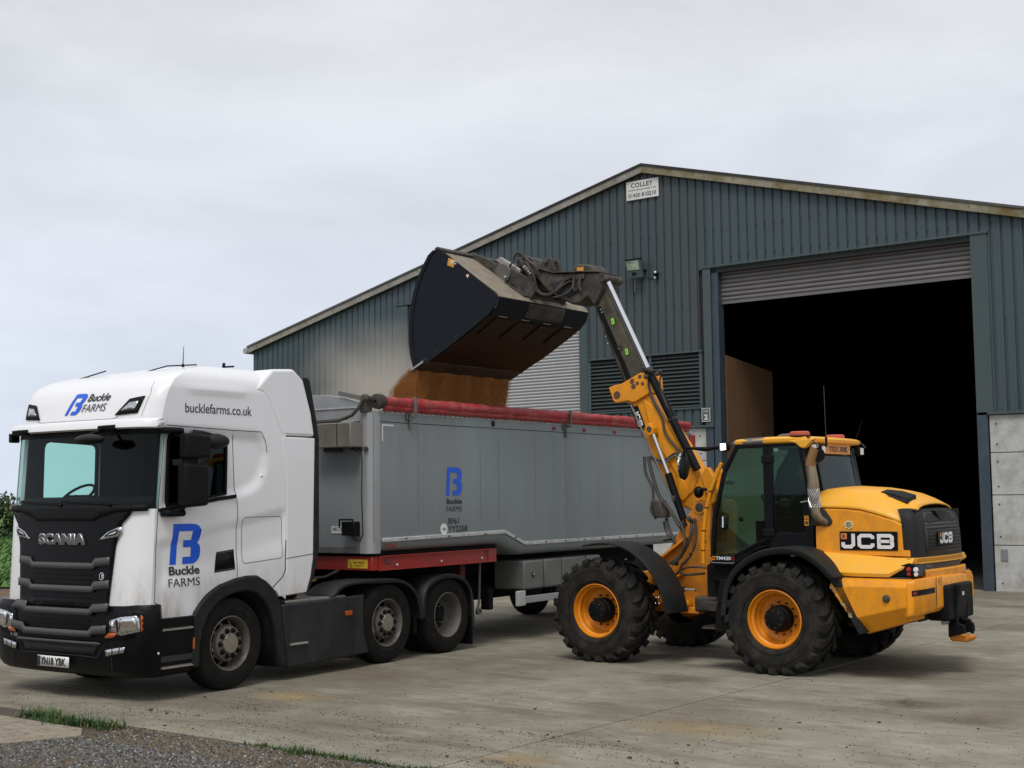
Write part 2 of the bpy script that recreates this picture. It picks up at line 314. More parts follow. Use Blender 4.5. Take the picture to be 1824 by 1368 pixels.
CONC = groundmat('yard concrete', (.175, .160, .118), (.31, .29, .225), 1.3, .45,
    extra=[(1.0, .50, .70, (.115, .094, .064), .8, (.25, 1.1, 1)), (7, .54, .68, (.34, .33, .295), .5, (.35, 1, 1)), (55, .60, .68, (.07, .06, .045), .8, (1, 1, 1)), (.35, .46, .64, (.135, .112, .078), .75, (.7, 1, 1)), (3.2, .56, .70, (.11, .086, .058), .65, (.4, 1.2, 1)), (14, .55, .70, (.105, .092, .068), .45, (.06, 1.3, 1)), (11, .57, .69, (.33, .315, .27), .35, (.08, 1.6, 1))],
    stains=[(4.3, -15.2, .55, .35, (.045, .032, .022), .9), (1.6, -14.9, .5, .6, (.07, .045, .028), .7), (3.4, -17.6, .8, .45, (.27, .18, .07), .6), (-1.2, -18.2, .5, .3, (.33, .22, .07), .75),
            (-4.2, -16.6, .9, .3, (.12, .07, .035), .6), (-2.4, -16.1, .9, .35, (.10, .065, .035), .7), (2.9, -19.6, .35, .3, (.27, .17, .07), .8), (5.2, -15.9, .6, .5, (.08, .055, .035), .6)])
GROUND = groundmat('bare earth', (.09, .062, .038), (.17, .12, .075), .5, .6)
mb = MB(); mb.box(-900, 900, -900, 1400, -.5, -.012); solo(mb, 'ground', GROUND, FW, kind='structure')
# the yard slab, its joints left open as real gaps
mb = MB()
xs = [-17.2, -12.4, -7.45, -2.45, 2.545, 7.55, 12.55, 24]; ys = [-20.32, -9.8, -.9, 31]
for i in range(len(xs) - 1):
    for j in range(len(ys) - 1):
        mb.box(xs[i] + .013, xs[i + 1] - .013, ys[j] + .008, ys[j + 1] - .008, -.3, 0)
solo(mb, 'concrete_yard', CONC, FB, kind='structure', bev=.008, seg=2)
mb = MB(); mb.box(xs[0], xs[-1], ys[0] + .02, ys[-1], -.3, -.012); solo(mb, 'slab_joints', pm('joint dirt', (.035, .028, .018), .95, 0, .3, 20), FB, kind='structure')
# small slab at the bottom left, and the stony strip in front of the yard
SLABM = groundmat('pale slab', (.19, .16, .12), (.33, .29, .23), 5, .5, extra=[(14, .5, .66, (.15, .11, .065), .8, (1, 1, 1))])
mb = MB(); mb.prism([(-14, -20.62), (-1.28, -20.70), (-.98, -20.92), (-1.25, -21.6), (-1.6, -23.5), (-14, -23.5)], 'z', -.3, .012); solo(mb, 'concrete_path', SLABM, FB, kind='structure', bev=.01)
GRAV = groundmat('gravel bed', (.045, .038, .03), (.12, .105, .085), 30, 1, extra=[(2, .5, .62, (.11, .075, .04), .6, (1, 1, 1))])
mb = MB(); mb.box(-14, 14, -26, -20.34, -.3, -.006); solo(mb, 'gravel_strip', GRAV, FB, kind='structure')
def shard(mb, x, y, z, s, rnd):
    a = rnd.random() * 6.28; n = rnd.choice((5, 6)); h = s * rnd.uniform(.35, .8); top = []; bot = []
    for k in range(n):
        t = a + 6.283 * k / n; q = s * rnd.uniform(.65, 1.15); bot.append((x + q * math.cos(t), y + q * math.sin(t) * .8, z - .2 * s)); top.append((x + q * .6 * math.cos(t), y + q * .55 * math.sin(t), z + h * rnd.uniform(.7, 1)))
    mb.add(bot + top, [tuple(range(n, 2 * n))] + [(i, (i + 1) % n, (i + 1) % n + n, i + n) for i in range(n)])
STONE = []
for nm, c in (('grey stone', (.15, .155, .155)), ('buff stone', (.15, .115, .07)), ('dark stone', (.035, .033, .030)), ('pale stone', (.36, .36, .34))): STONE.append(pm(nm, c, .85, 0, .3, 30))
rnd = random.Random(5); mb = MB()
for i in range(21000):
    x = rnd.uniform(-2.4, 3.4); y = -20.36 - abs(rnd.gauss(0, 1)) * 1.05
    if y < -22.4: continue
    if x < -1.0 - (-20.9 - y) * .45 and y < -20.6 and rnd.random() < .93: continue
    mb.c = rnd.choices((0, 1, 2, 3), (.50, .17, .26, .07) if y < -20.95 else (.2, .5, .26, .04))[0]; shard(mb, x, y, -.004, rnd.uniform(.005, .0145) * (1 if rnd.random() < .94 else 1.7), rnd)
solo(mb, 'gravel', STONE, FB, 'loose grey and buff gravel beside the edge of the concrete yard', 'gravel', kind='stuff', fin=False)
mb = MB()
CLU = [(rnd.uniform(-1.6, 5), rnd.uniform(-20.2, -18.6)) for _ in range(14)]
for i in range(5200):
    x = rnd.uniform(-4, 8.5); y = -20.3 + abs(rnd.gauss(0, 1)) * (1.0 if x < 2.6 and i % 3 else 3.0)
    if i % 5 == 0: c_ = CLU[i // 5 % 14]; x = c_[0] + rnd.gauss(0, .22); y = c_[1] + rnd.gauss(0, .06)
    if y > -9 or y < -20.3: continue
    mb.c = rnd.choices((0, 1, 2), (.2, .2, .6))[0]; s_ = rnd.uniform(.004, .011) * (1 if rnd.random() < .975 else rnd.uniform(1.8, 2.8)); shard(mb, x, y, 0, s_, rnd)
solo(mb, 'loose_stones', STONE, FB, 'small dark stones scattered over the concrete yard', 'stones', kind='stuff', fin=False)
# tufts of grass and moss
GR = pm('grass blades', (.033, .082, .012), .6, 0, .45, 25); GR2 = pm('dry grass', (.17, .13, .05), .8, 0, .3, 25)
def blades(mb, x, y, n, sx, sy, h, rnd, lean=.8):
    for i in range(n):
        px, py = x + rnd.gauss(0, sx), y + rnd.gauss(0, sy); a = rnd.random() * 6.283; l = h * rnd.uniform(.35, 1.15); wd = .0045 + .005 * rnd.random(); dx, dy = math.cos(a), math.sin(a); b = rnd.uniform(.1, lean)
        mb.c = 0 if rnd.random() < .9 else 1; pts = []
        for k in range(4):
            t = k / 3; u = l * t; q = wd * (1 - t * .9); ox = px + dx * b * u * t; oy = py + dy * b * u * t; z = u * (1 - .3 * b * t)
            pts += [(ox - dy * q, oy + dx * q, z), (ox + dy * q, oy - dx * q, z)]
        mb.add(pts, [(0, 1, 3, 2), (2, 3, 5, 4), (4, 5, 7, 6)])
mb = MB()
for i in range(26): t = i / 25; blades(mb, -2.40 + 1.35 * t, -20.55 + .05 * math.sin(9 * t) - .03 * t, 34, .05, .06, .115 * (1.1 - .5 * abs(t - .4)) * (1 + .35 * math.sin(i * 2.3)), rnd, 1.6)
solo(mb, 'grass_tuft', [GR, GR2], FB, 'long bright green grass tuft between the slabs at the bottom left', 'grass', kind='stuff', fin=False)
mb = MB()
for i in range(60):
    t = i / 59; blades(mb, .55 + 2.6 * t, -20.37, int(rnd.uniform(2, 30)) if rnd.random() < .6 else 3, .03, .016, .05 * rnd.uniform(.4, 1.2), rnd)
blades(mb, 1.25, -20.42, 110, .07, .04, .075, rnd); blades(mb, 2.62, -20.36, 120, .08, .03, .05, rnd)
solo(mb, 'edge_grass', [GR, GR2], FB, 'thin line of weeds growing along the front edge of the yard', 'grass', kind='stuff', fin=False)
# field, soil bank and hedge far to the left
FIELD = groundmat('field crop', (.055, .13, .018), (.10, .20, .035), .35, 1)
mb = MB(); mb.add([(-160, 33, .03), (-10.5, 33, .03), (-10.5, 56, .03), (6, 84, .03), (90, 84, .03), (90, 300, .03), (-160, 300, .03)], [tuple(range(7))]); solo(mb, 'field', FIELD, FW, kind='structure')
rnd = random.Random(8); mb = MB()
for i in range(5000):
    y = 33 + 60 * rnd.random() ** 1.3; x = -y * .375 - rnd.uniform(-1, 9); a = rnd.random() * 6.28; s_ = .05; h = rnd.uniform(.08, .2)
    mb.c = 0; mb.add([(x - s_ * math.cos(a), y - s_ * math.sin(a), .02), (x + s_ * math.cos(a), y + s_ * math.sin(a), .02), (x + .1, y, h)], [(0, 1, 2)])
solo(mb, 'field_crop', GR, FW, 'bright green field beyond the yard behind the lorry', 'crop', kind='stuff', fin=False)
LEAF = [pm('hedge leaf dark', (.020, .042, .010), .6, 0, .4, 4), pm('hedge leaf light', (.055, .095, .022), .6, 0, .4, 4), pm('hedge wood', (.06, .045, .03), .9)]
hb = thing('hedge', FW, 'ragged dark green hawthorn hedge behind the field at the far left', 'hedge', (-32, 78, 0))
mb = MB(); st = MB()
for k in range(26):
    cx = -44 + k * 1.15 + rnd.uniform(-.3, .3); h = 1.75 + rnd.uniform(-.3, .4) + (.55 if -31 < cx < -29 else 0); cy = 78 + rnd.uniform(-.5, .5)
    st.tube([(cx, cy, 0), (cx + rnd.uniform(-.2, .2), cy, h * .5), (cx + rnd.uniform(-.4, .4), cy, h * .9)], [.09, .06, .02], 6)
    for j in range(3): st.tube([(cx, cy, h * .3), (cx + rnd.uniform(-.8, .8), cy + rnd.uniform(-.5, .2), h * rnd.uniform(.9, 1.12))], [.04, .01], 5)
    for c in range(26):
        bx, by, bz = cx + rnd.gauss(0, .5), cy + rnd.gauss(0, .45), rnd.uniform(.15, h) ; rr_ = rnd.uniform(.2, .42)
        if bz > h * .8 and rnd.random() < .3: continue
        for i in range(34):
            d = Vector((rnd.gauss(0, 1), rnd.gauss(0, 1), rnd.gauss(0, 1))).normalized() * rr_ * rnd.random() ** .4; p = Vector((bx, by, bz)) + d
            u = Vector((rnd.gauss(0, 1), rnd.gauss(0, 1), rnd.gauss(0, 1))).normalized(); v = u.orthogonal().normalized(); s_ = rnd.uniform(.07, .15); mb.c = 0 if rnd.random() < .6 else 1
            mb.add([p - u * s_, p + v * s_ * .6, p + u * s_, p - v * s_ * .6], [(0, 1, 2, 3)])
part(mb, 'foliage', LEAF, hb, fin=False); part(st, 'stem', LEAF[2], hb, kind='stuff')

# ================================================================= BARN
bn = thing('farm_shed', FB, 'large dark green corrugated steel grain shed with a big open roller door', 'shed', (0, 0, 0))
def boxes(name, m, root, L_, **k):
    for b in L_: q = MB(); q.box(*b); part(q, name, m, root, **k)
APX, APZ = -8.03, 10.12; SL_L, SL_R = .2385, .258; XL, XR = -22.3, 6.3
def roofz(x): return APZ - (APX - x) * SL_L if x < APX else APZ - (x - APX) * SL_R
CL = [pm('cladding left', (.056, .086, .101), .48, .25, .06, 2, (.075, .085, .08), .5, 1.5, stretch=(1, 1, .2), bump=.02, bscale=6),
      pm('cladding centre', (.054, .074, .083), .5, .25, .06, 2, (.07, .075, .07), .5, 1.5, stretch=(1, 1, .2), bump=.02, bscale=6),
      pm('cladding right', (.052, .081, .095), .46, .25, .06, 2, (.065, .075, .075), .5, 1.5, stretch=(1, 1, .2), bump=.02, bscale=6)]
TRIM = pm('green flashing', (.050, .079, .088), .45, .2, .08, 3, (.08, .085, .075), .5, 2, stretch=(1, 1, .3))
STEEL = pm('blue grey steel column', (.036, .056, .078), .5, .1, .1, 3, (.075, .08, .08), .4, 3)
OPEN = [(-15.88, -10.03, 0, 7.42), (-9.82, -6.55, 4.10, 5.43), (-6.24, .15, 0, 7.38), (-10.03, -9.82, 0, 7.42), (-6.55, -6.24, 0, 7.38)]
def zsegs(xm, zlow, ztop):
    segs = [(zlow, ztop)]
    for x0, x1, z0, z1 in OPEN:
        if x0 < xm < x1:
            ns = []
            for a, b in segs:
                if z0 > a: ns.append((a, min(b, z0)))
                if z1 < b: ns.append((max(a, z1), b))
            segs = [q for q in ns if q[1] - q[0] > .01]
    return segs
def cladding(x0, x1, m, dy=0):
    mb = MB(); P = .2247; k = math.floor((x0 + 6.62) / P); pts = []
    while True:                                                   # dark valley of 4 cm between wide crests
        b = -6.62 + k * P
        for dx, y in ((0, 0), (.016, .034), (.052, .034), (.068, 0), (.068 + .07, 0), (.068 + .075, -.003), (.068 + .085, -.003), (.068 + .09, 0)):
            pts.append((b + dx, y + dy))
        k += 1
        if b > x1: break
    for i in range(len(pts) - 1):
        a, b = pts[i], pts[i + 1]
        if b[0] <= x0 or a[0] >= x1: continue
        xa, xb = max(a[0], x0), min(b[0], x1); t = lambda x: a[1] + (b[1] - a[1]) * (x - a[0]) / (b[0] - a[0] + 1e-9)
        for za, zb in zsegs((xa + xb) / 2, 3.67, None or 99):
            zt1, zt2 = (roofz(xa) - .05, roofz(xb) - .05) if zb == 99 else (zb, zb)
            if min(zt1, zt2) <= za: continue
            mb.add([(xa, t(xa), za), (xb, t(xb), za), (xb, t(xb), zt2), (xa, t(xa), zt1)], [(0, 1, 2, 3)])
    o = part(mb, 'cladding', m, bn, fin=False); bm = bmesh.new(); bm.from_mesh(o.data); bmesh.ops.remove_doubles(bm, verts=bm.verts, dist=1e-4); bm.to_mesh(o.data); bm.free()
cladding(XL, -9.92, CL[0]); cladding(-9.92, -6.30, CL[1], -.006); cladding(-6.30, XR, CL[2])
mb = MB(); rnd = random.Random(2)                                  # screw heads in lines
for x0, x1, z in ((-22.2, -16, 5.9), (-9.7, -6.3, 8.35), (-9.7, -6.3, 6.6), (-6.2, 6, 7.62), (.4, 6, 5.6), (.4, 6, 3.85), (-6.2, 5, 8.3)):
    k = math.ceil((x0 + 6.62) / .2247)
    while -6.62 + k * .2247 < x1:
        x = -6.62 + k * .2247 + .034
        if z < roofz(x) - .2: mb.cyl(.009, -.006, .036, (x, z), 'y', 6)
        k += 1
part(mb, 'screw_line', pm('screw head', (.02, .03, .03), .6), bn, kind='stuff')
# backing behind the sheets, side and rear walls, roof: a closed dark box
INW = pm('shaded shed interior', (.030, .028, .026), .9, 0, .3, 1.5)  # walls darkened in colour to give the black of the shaded inside
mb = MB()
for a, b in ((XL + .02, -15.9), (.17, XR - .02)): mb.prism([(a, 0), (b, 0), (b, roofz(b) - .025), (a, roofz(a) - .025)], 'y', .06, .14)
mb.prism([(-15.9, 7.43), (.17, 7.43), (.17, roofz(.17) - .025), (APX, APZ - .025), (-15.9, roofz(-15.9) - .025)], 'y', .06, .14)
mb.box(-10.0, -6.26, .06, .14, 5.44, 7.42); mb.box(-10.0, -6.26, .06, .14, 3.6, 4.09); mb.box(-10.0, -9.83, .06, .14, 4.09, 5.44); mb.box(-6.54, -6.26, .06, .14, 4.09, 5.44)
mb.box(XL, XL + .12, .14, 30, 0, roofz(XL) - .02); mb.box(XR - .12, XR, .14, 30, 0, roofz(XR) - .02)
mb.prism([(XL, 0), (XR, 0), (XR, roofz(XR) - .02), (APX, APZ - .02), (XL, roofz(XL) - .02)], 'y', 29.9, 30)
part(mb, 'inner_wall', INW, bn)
mb = MB(); mb.box(XL + .2, XR - .2, .35, 29.8, .004, .012); part(mb, 'shed_floor', pm('shaded shed floor', (.05, .044, .036), .9, 0, .2), bn)  # dark sheet over the slab, shade of the inside put into its colour
mb = MB()                                                           # fibre cement roof sheets with rounded corrugation across the slope
RM = pm('fibre cement roof', (.13, .13, .12), .9, 0, .2, 4, (.10, .10, .05), .6, 3)
mb.prism([(XL - .12, roofz(XL - .12) - .03), (APX, APZ - .03), (XR + .12, roofz(XR + .12) - .03), (XR + .12, roofz(XR + .12) + .02), (APX, APZ + .02), (XL - .12, roofz(XL - .12) + .02)], 'y', -.10, 30.1)
part(mb, 'roof', RM, bn)
mb = MB()
mb.prism([(XL - .13, roofz(XL - .13) + .02), (APX, APZ + .02), (APX, APZ + .075), (XL - .13, roofz(XL - .13) + .075)], 'y', -.16, .35)
mb.prism([(APX, APZ + .02), (XR + .13, roofz(XR + .13) + .02), (XR + .13, roofz(XR + .13) + .075), (APX, APZ + .075)], 'y', -.16, .35)
part(mb, 'roof_edge', pm('weathered roof edge', (.11, .11, .105), .9, 0, .25, 5), bn)
RSC = pm('rusty screw', (.2, .16, .1), .7, .3)
def barge(name, c, dirt, damt, f):
    mb = MB(); f(mb); part(mb, name, pm(name + ' cement', c, .9, 0, .12, 4, dirt, damt, 1.6, bump=.3, bscale=30, stretch=(1, 1, 1)), bn, bev=.01)
barge('barge_board', (.33, .315, .28), (.15, .14, .115), .8, lambda m: m.prism([(XL - .12, roofz(XL - .12) + .018), (APX, APZ + .018), (APX, APZ - .155), (XL - .12, roofz(XL - .12) - .155)], 'y', -.135, -.10))
barge('barge_board', (.29, .27, .21), (.13, .095, .022), 1.0, lambda m: m.prism([(APX + .004, APZ + .018), (XR + .12, roofz(XR + .12) + .018), (XR + .12, roofz(XR + .12) - .165), (APX + .004, APZ - .165)], 'y', -.135, -.10))
for i in range(26):
    mb = MB(); x = -22 + i * 1.1; mb.cyl(.018, -.15, -.135, (x, roofz(x) - .05), 'y', 8); part(mb, 'barge_screw', RSC, bn)
mb = MB(); mb.lathe([(.001, 0), (.09, 0), (.09, .35), (.001, .35)], (XL - .2, -.16, roofz(XL) - .1), 'y', 16); part(mb, 'gutter', pm('grey gutter', (.35, .36, .37), .5), bn)
# flashings around the doors
boxes('door_flashing', TRIM, bn, [(-6.45, -6.24, -.03, .0, 3.67, 7.40), (-.05, .30, -.03, .0, 3.67, 7.42), (-10.05, -9.80, -.03, .0, 3.60, 7.46), (-16.3, -15.88, -.03, 0, .0, 7.42)], bev=.006)
boxes('drip_flashing', TRIM, bn, [(-6.47, .33, -.055, .02, 7.40, 7.445), (-16.3, -10.05, -.055, .02, 7.43, 7.47), (-9.79, -6.5, -.055, .02, 5.42, 5.46), (-9.79, -6.24, -.05, .03, 3.62, 3.67), (.17, XR, -.05, .03, 3.62, 3.675), (-9.79, -6.5, -.045, .02, 4.07, 4.11)], bev=.006)
boxes('steel_column', STEEL, bn, [(-.05, .165, .0, .04, 0, 3.62), (-.06, -.04, .001, .30, 0, 7.39), (-6.46, -6.27, .0, .04, 0, 3.62), (-6.25, -6.07, .02, .30, 0, 7.39), (-10.05, -9.82, .02, .3, 0, 3.6), (-15.9, -15.7, .02, .3, 0, 7.4)], bev=.006)
mb = MB(); mb.box(-6.24, .15, .02, .30, 7.28, 7.397); part(mb, 'door_head', pm('dark door head', (.02, .024, .024), .7), bn)
# concrete panels
CP = pm('precast concrete panel', (.50, .50, .485), .85, 0, .09, 3, (.27, .26, .22), .85, 2.4, bump=.25, bscale=45)
for x0, x1 in ((.19, 6.28), (-9.80, -6.48), (-22.28, -16.32)):
    for z0, z1 in ((0, .93), (.945, 1.955), (1.97, 2.825), (2.84, 3.61)):
        mb = MB(); mb.box(x0, x1, .025, .15, z0, z1); o = part(mb, 'concrete_panel', CP, bn, bev=.008)
        for hx in (x0 + .14, x1 - .15):
            for hz in (z1 - .18, z0 + .17): mb = MB(); mb.cyl(.016, .012, .03, (hx, hz), 'y', 8); part(mb, 'panel_hole', M['seam'], o)
mb = MB(); mb.box(.32, .46, .005, .03, .62, .86); part(mb, 'bolt_plate', pm('small grey plate', (.2, .2, .2), .6), bn, bev=.006)
# roller shutters: real curved laths
SH = pm('galvanised shutter', (.44, .45, .46), .38, .35, .08, 4, (.30, .29, .27), .5, 2)
SHD = pm('shaded shutter', (.17, .16, .165), .42, .35, .12, 4, (.09, .085, .08), .5, 2)  # darker copy of the shutter, shadow at the door head put into its colour
def shutter(x0, x1, z0, z1, y, m, p=.095):
    mb = MB(); sec = []; z = z0
    while z < z1:
        for t in range(6): a = t / 6; sec.append((y - .028 * math.sin(math.pi * a) ** .8, min(z + a * p, z1)))
        sec.append((y + .006, min(z + p * .985, z1))); z += p
    mb.loft([[(x0, q[0], q[1]) for q in sec], [(x1, q[0], q[1]) for q in sec]], closed=False); o = part(mb, 'roller_shutter', m, bn, sharp=50)
    b = MB(); b.box(x0, x1, y - .035, y + .02, z0 - .07, z0); part(b, 'bottom_rail', m, o, bev=.005)
shutter(-6.07, -.06, 6.60, 7.39, .22, SHD, .105); shutter(-15.72, -10.05, .1, 7.42, .24, SH, .082)
# louvre panel
LV = pm('louvre blade', (.050, .062, .062), .5, .2, .1, 4)
lo = MB(); lo.box(-9.80, -9.72, -.02, .05, 4.11, 5.42); lo.box(-6.60, -6.52, -.02, .05, 4.11, 5.42); lo.box(-8.0, -7.93, -.02, .05, 4.11, 5.42); lo = part(lo, 'louvre', TRIM, bn, bev=.004)
mb = MB()
for i in range(14):
    z = 4.13 + i * .092
    for a, b in ((-9.72, -8.0), (-7.93, -6.60)): mb.add([(a, -.012, z), (b, -.012, z), (b, .05, z + .062), (a, .05, z + .062), (a, -.012, z + .006), (b, -.012, z + .006), (b, .05, z + .068), (a, .05, z + .068)], [(0, 1, 2, 3), (7, 6, 5, 4), (0, 4, 5, 1), (3, 2, 6, 7)])
part(mb, 'louvre_blades', LV, lo, sharp=20)
mb = MB(); mb.box(-9.8, -6.5, .10, .12, 4.1, 5.44); part(mb, 'louvre_backing', M['seam'], lo)
# timber wall inside the opening
WD = pm('plywood grain wall', (.18, .095, .042), .75, 0, .3, 3, (.075, .042, .022), .7, 3, stretch=(1, 1.6, .12))
mb = MB(); mb.prism([(.32, 0), (2.7, 0), (2.7, 5.08), (.32, 5.34)], 'x', -6.12, -6.06); part(mb, 'timber_wall', WD, bn, bev=.004)
# right jamb edge in the opening is open to the dark

# things fixed to the shed
sg = thing('name_board', FB, 'white board reading COLLEY under the gable peak of the shed', 'sign', (-8.53, 0, 9.33))
mb = MB(); mb.box(-8.53, -7.60, -.05, -.03, 9.33, 9.80); part(mb, 'board', pm('white sign board', (.66, .66, .64), .5, 0, .05, 4, (.4, .38, .33), .3, 5), sg, bev=.003)
mb = MB(); F_ = lambda x0, z0: (lambda u, v: (x0 + u, -.0525, z0 + v))
put(mb, text2('COLLEY', .115, .02, .63, sp=1.1), F_(-8.39, 9.635)); put(mb, text2('(FARM BUILDINGS) LTD', .045, .008, .80), F_(-8.47, 9.545)); put(mb, text2('01430 810210', .10, .015, .80), F_(-8.47, 9.39)); part(mb, 'lettering', M['ink'], sg, fin=False)
fl = thing('floodlight', FB, 'square floodlight mounted high on the shed left of the roller door', 'floodlight', (-8.2, 0, 7.5))
FLM = pm('floodlight casing', (.05, .085, .075), .45, .2, .1, 8)
mb = MB(); mb.loft([[(-8.46, -.30, 7.80), (-8.03, -.30, 7.80), (-7.98, -.24, 7.34), (-8.41, -.24, 7.34)], [(-8.46, -.22, 7.82), (-8.03, -.22, 7.82), (-7.98, -.14, 7.36), (-8.41, -.14, 7.36)]]); part(mb, 'casing', FLM, fl, bev=.01)
mb = MB(); mb.loft([[(-8.42, -.308, 7.76), (-8.07, -.308, 7.76), (-8.05, -.282, 7.54), (-8.38, -.282, 7.54)], [(-8.42, -.30, 7.76), (-8.07, -.30, 7.76), (-8.05, -.27, 7.54), (-8.38, -.27, 7.54)]]); part(mb, 'lens', pm('floodlight lens', (.20, .26, .19), .12, .3, .5, 9, (.5, .52, .42), .8, 7, stretch=(.5, 1, 1.5)), fl)
mb = MB(); mb.loft([[(-8.46, -.312, 7.815), (-8.02, -.312, 7.815), (-8.02, -.31, 7.79), (-8.46, -.31, 7.79)], [(-8.46, -.2, 7.83), (-8.02, -.2, 7.83), (-8.02, -.2, 7.80), (-8.46, -.2, 7.80)]]); mb.box(-8.28, -8.16, -.275, -.25, 7.42, 7.48); mb.box(-8.40, -8.36, -.2, .0, 7.5, 7.56); mb.box(-8.06, -8.02, -.2, .0, 7.5, 7.56); part(mb, 'frame', M['black'], fl)
mb = MB(); mb.tube([(-8.3, -.14, 7.36), (-8.32, -.06, 7.2), (-8.36, -.03, 7.05)], .006, 5); part(mb, 'cable', pm('pale cable', (.5, .5, .5), .6), fl)
ca = thing('motion_sensor', FB, 'small black and white motion sensor beside the floodlight', 'sensor', (-7.72, 0, 7.4))
mb = MB(); mb.ball((-7.72, -.09, 7.42), .052, 12); mb.box(-7.76, -7.68, -.05, 0, 7.32, 7.46); part(mb, 'sensor_body', M['black'], ca, bev=.004)
mb = MB(); mb.ball((-7.70, -.12, 7.445), .035, 10); mb.box(-7.735, -7.70, -.125, -.09, 7.30, 7.34); part(mb, 'sensor_cap', pm('white sensor cap', (.75, .75, .75), .4), ca)
mb = MB(); mb.tube([(-7.76, -.02, 7.38), (-7.88, -.015, 7.30), (-7.98, -.012, 7.36)], .008, 5); part(mb, 'cable', M['black'], ca)
n2 = thing('bay_number_sign', FB, 'small grey sign with a white number 2 beside the open roller door', 'sign', (-6.42, -.03, 3.75))
mb = MB(); mb.box(-6.54, -6.30, -.06, -.045, 3.75, 4.08); part(mb, 'sign_plate', pm('grey sign plate', (.10, .11, .12), .5), n2, bev=.003)
mb = MB(); F2 = lambda x0, z0: (lambda u, v: (x0 + u, -.0625, z0 + v)); stroke(mb, [(0, 0), (.215, 0), (.215, .305), (0, .305)], .010, F2(-6.5275, 3.7625), True)
put(mb, text2('2', .125, .03, .09), F2(-6.465, 3.80)); part(mb, 'lettering', M['inkw'], n2, fin=False); mb = MB(); put(mb, text2('STORE', .03, .012, .12), F2(-6.48, 3.985)); part(mb, 'lettering', M['inkw'], n2, fin=False)
wn = thing('wall_notice', FB, 'small pale notice low on the shed wall just above the trailer roll sheet', 'sign', (-9.9, 0, 4.0))
mb = MB(); mb.box(-10.04, -9.81, -.055, -.045, 3.84, 4.03); part(mb, 'notice_plate', pm('pale notice', (.5, .5, .48), .5), wn, bev=.003)
mb = MB(); mb.box(-10.02, -9.83, -.058, -.055, 3.97, 4.00); mb.box(-10.02, -9.83, -.058, -.055, 3.90, 3.94); part(mb, 'printing', pm('notice print', (.15, .17, .2), .5), wn)
# ================================================================= LORRY (tractor unit)
lo_ = thing('lorry', FT, 'white articulated lorry tractor unit with a high roof cab and blue B logos', 'lorry', (0, 1.25, 0))
YC, HW = 1.175, 1.155
def tab(t, z):
    if z <= t[0][0]: return t[0][1]
    for a, b in zip(t, t[1:]):
        if z <= b[0]: return a[1] + (b[1] - a[1]) * (z - a[0]) / (b[0] - a[0])
    return t[-1][1]
CX_ = [(.2, -1.13), (1.0, -1.13), (1.97, -1.09), (2.83, -1.03), (2.98, -1.0), (3.15, -.955), (3.27, -.90), (3.36, -.82), (3.43, -.68), (3.50, -.42), (3.56, -.05), (3.60, .15)]
BU = [(.2, .20), (2.0, .20), (3.0, .19), (3.3, .17), (3.6, .12)]
IN = [(0, 0), (3.28, 0), (3.38, .025), (3.45, .07), (3.51, .15), (3.55, .27), (3.58, .45), (3.60, .75)]
def outline(z, d=0, hw=HW, rear=.85, nf=46, ns=44, YC=YC):
    c, b, i = tab(CX_, z) + d, tab(BU, z), tab(IN, z); h = hw - i - d; pts = []
    for k in range(ns): t = k / ns; pts.append((rear - d + (c + .02 - rear + d) * t, YC - h))
    for k in range(nf + 1):
        s = math.sin(math.pi / 2 * (2 * k / nf - 1)); s = max(-1, min(1, s * 1.0)); a = abs(s)
        pts.append((c - b + b * (.42 * a ** 2 + .58 * a ** 14), YC + s * h))
    for k in range(1, ns + 1): t = k / ns; pts.append((c + .02 + (rear - d - c - .02) * t, YC + h))
    for k in range(1, 10): pts.append((rear - d, YC + h - 2 * h * k / 10))
    return [(x, y, z) for x, y in pts]
def sst(a, b, x): t = max(0, min(1, (x - a) / (b - a))); return t * t * (3 - 2 * t)
REC = [(-.96, 2.86), (.42, 2.83), (.50, 2.75), (.56, 2.58), (.54, 2.40), (.44, 2.22), (.30, 2.14), (.10, 2.09), (-1.03, 1.96)]
def pin(x, z, P):
    c = False
    for (x0, z0), (x1, z1) in zip(P, P[1:] + P[:1]):
        if (z0 > z) != (z1 > z) and x < (x1 - x0) * (z - z0) / (z1 - z0) + x0: c = not c
    return c
def pd(x, z, P):
    m = 9
    for (x0, z0), (x1, z1) in zip(P, P[1:] + P[:1]):
        dx, dz = x1 - x0, z1 - z0; t = max(0, min(1, ((x - x0) * dx + (z - z0) * dz) / (dx * dx + dz * dz))); m = min(m, math.hypot(x - x0 - t * dx, z - z0 - t * dz))
    return m
def dent(x, z):
    d = 0
    if pin(x, z, REC): d += .035 * sst(0, .09, pd(x, z, REC)) 
    cz = 1.64 + .17 * (x + 1.08)                    # crease across door and locker
    if x < .84: d += .022 * sst(0, .07, cz - z) * sst(-1.07, -1.0, x) * (1 - sst(.3, .55, cz - z)) - .0
    d -= .012 * sst(3.20, 3.26, z) * (1 - sst(3.26, 3.34, z)) * sst(-.75, -.5, x) * (1 - sst(.1, .3, x))
    return d
zs = [.85 + .04 * i for i in range(int((3.26 - .85) / .04) + 1)] + [3.28, 3.32, 3.36, 3.40, 3.43, 3.47, 3.50, 3.53, 3.55, 3.57, 3.585, 3.60]
secs = []
for z in zs:
    q = outline(z); n = 0
    for i, p in enumerate(q):
        if i < 44 or 44 + 46 < i <= 44 + 46 + 44:
            dn = dent(p[0], z); q[i] = (p[0], p[1] + (dn if i < 45 else -dn), z)
    secs.append(q)
def solid(mb, name):
    me = bpy.data.meshes.new(name); me.from_pydata(mb.v, [], mb.f); finish(me); o = bpy.data.objects.new(name, me); col.objects.link(o); return o
mb = MB(); mb.loft(secs); cabo = solid(mb, 'cab')
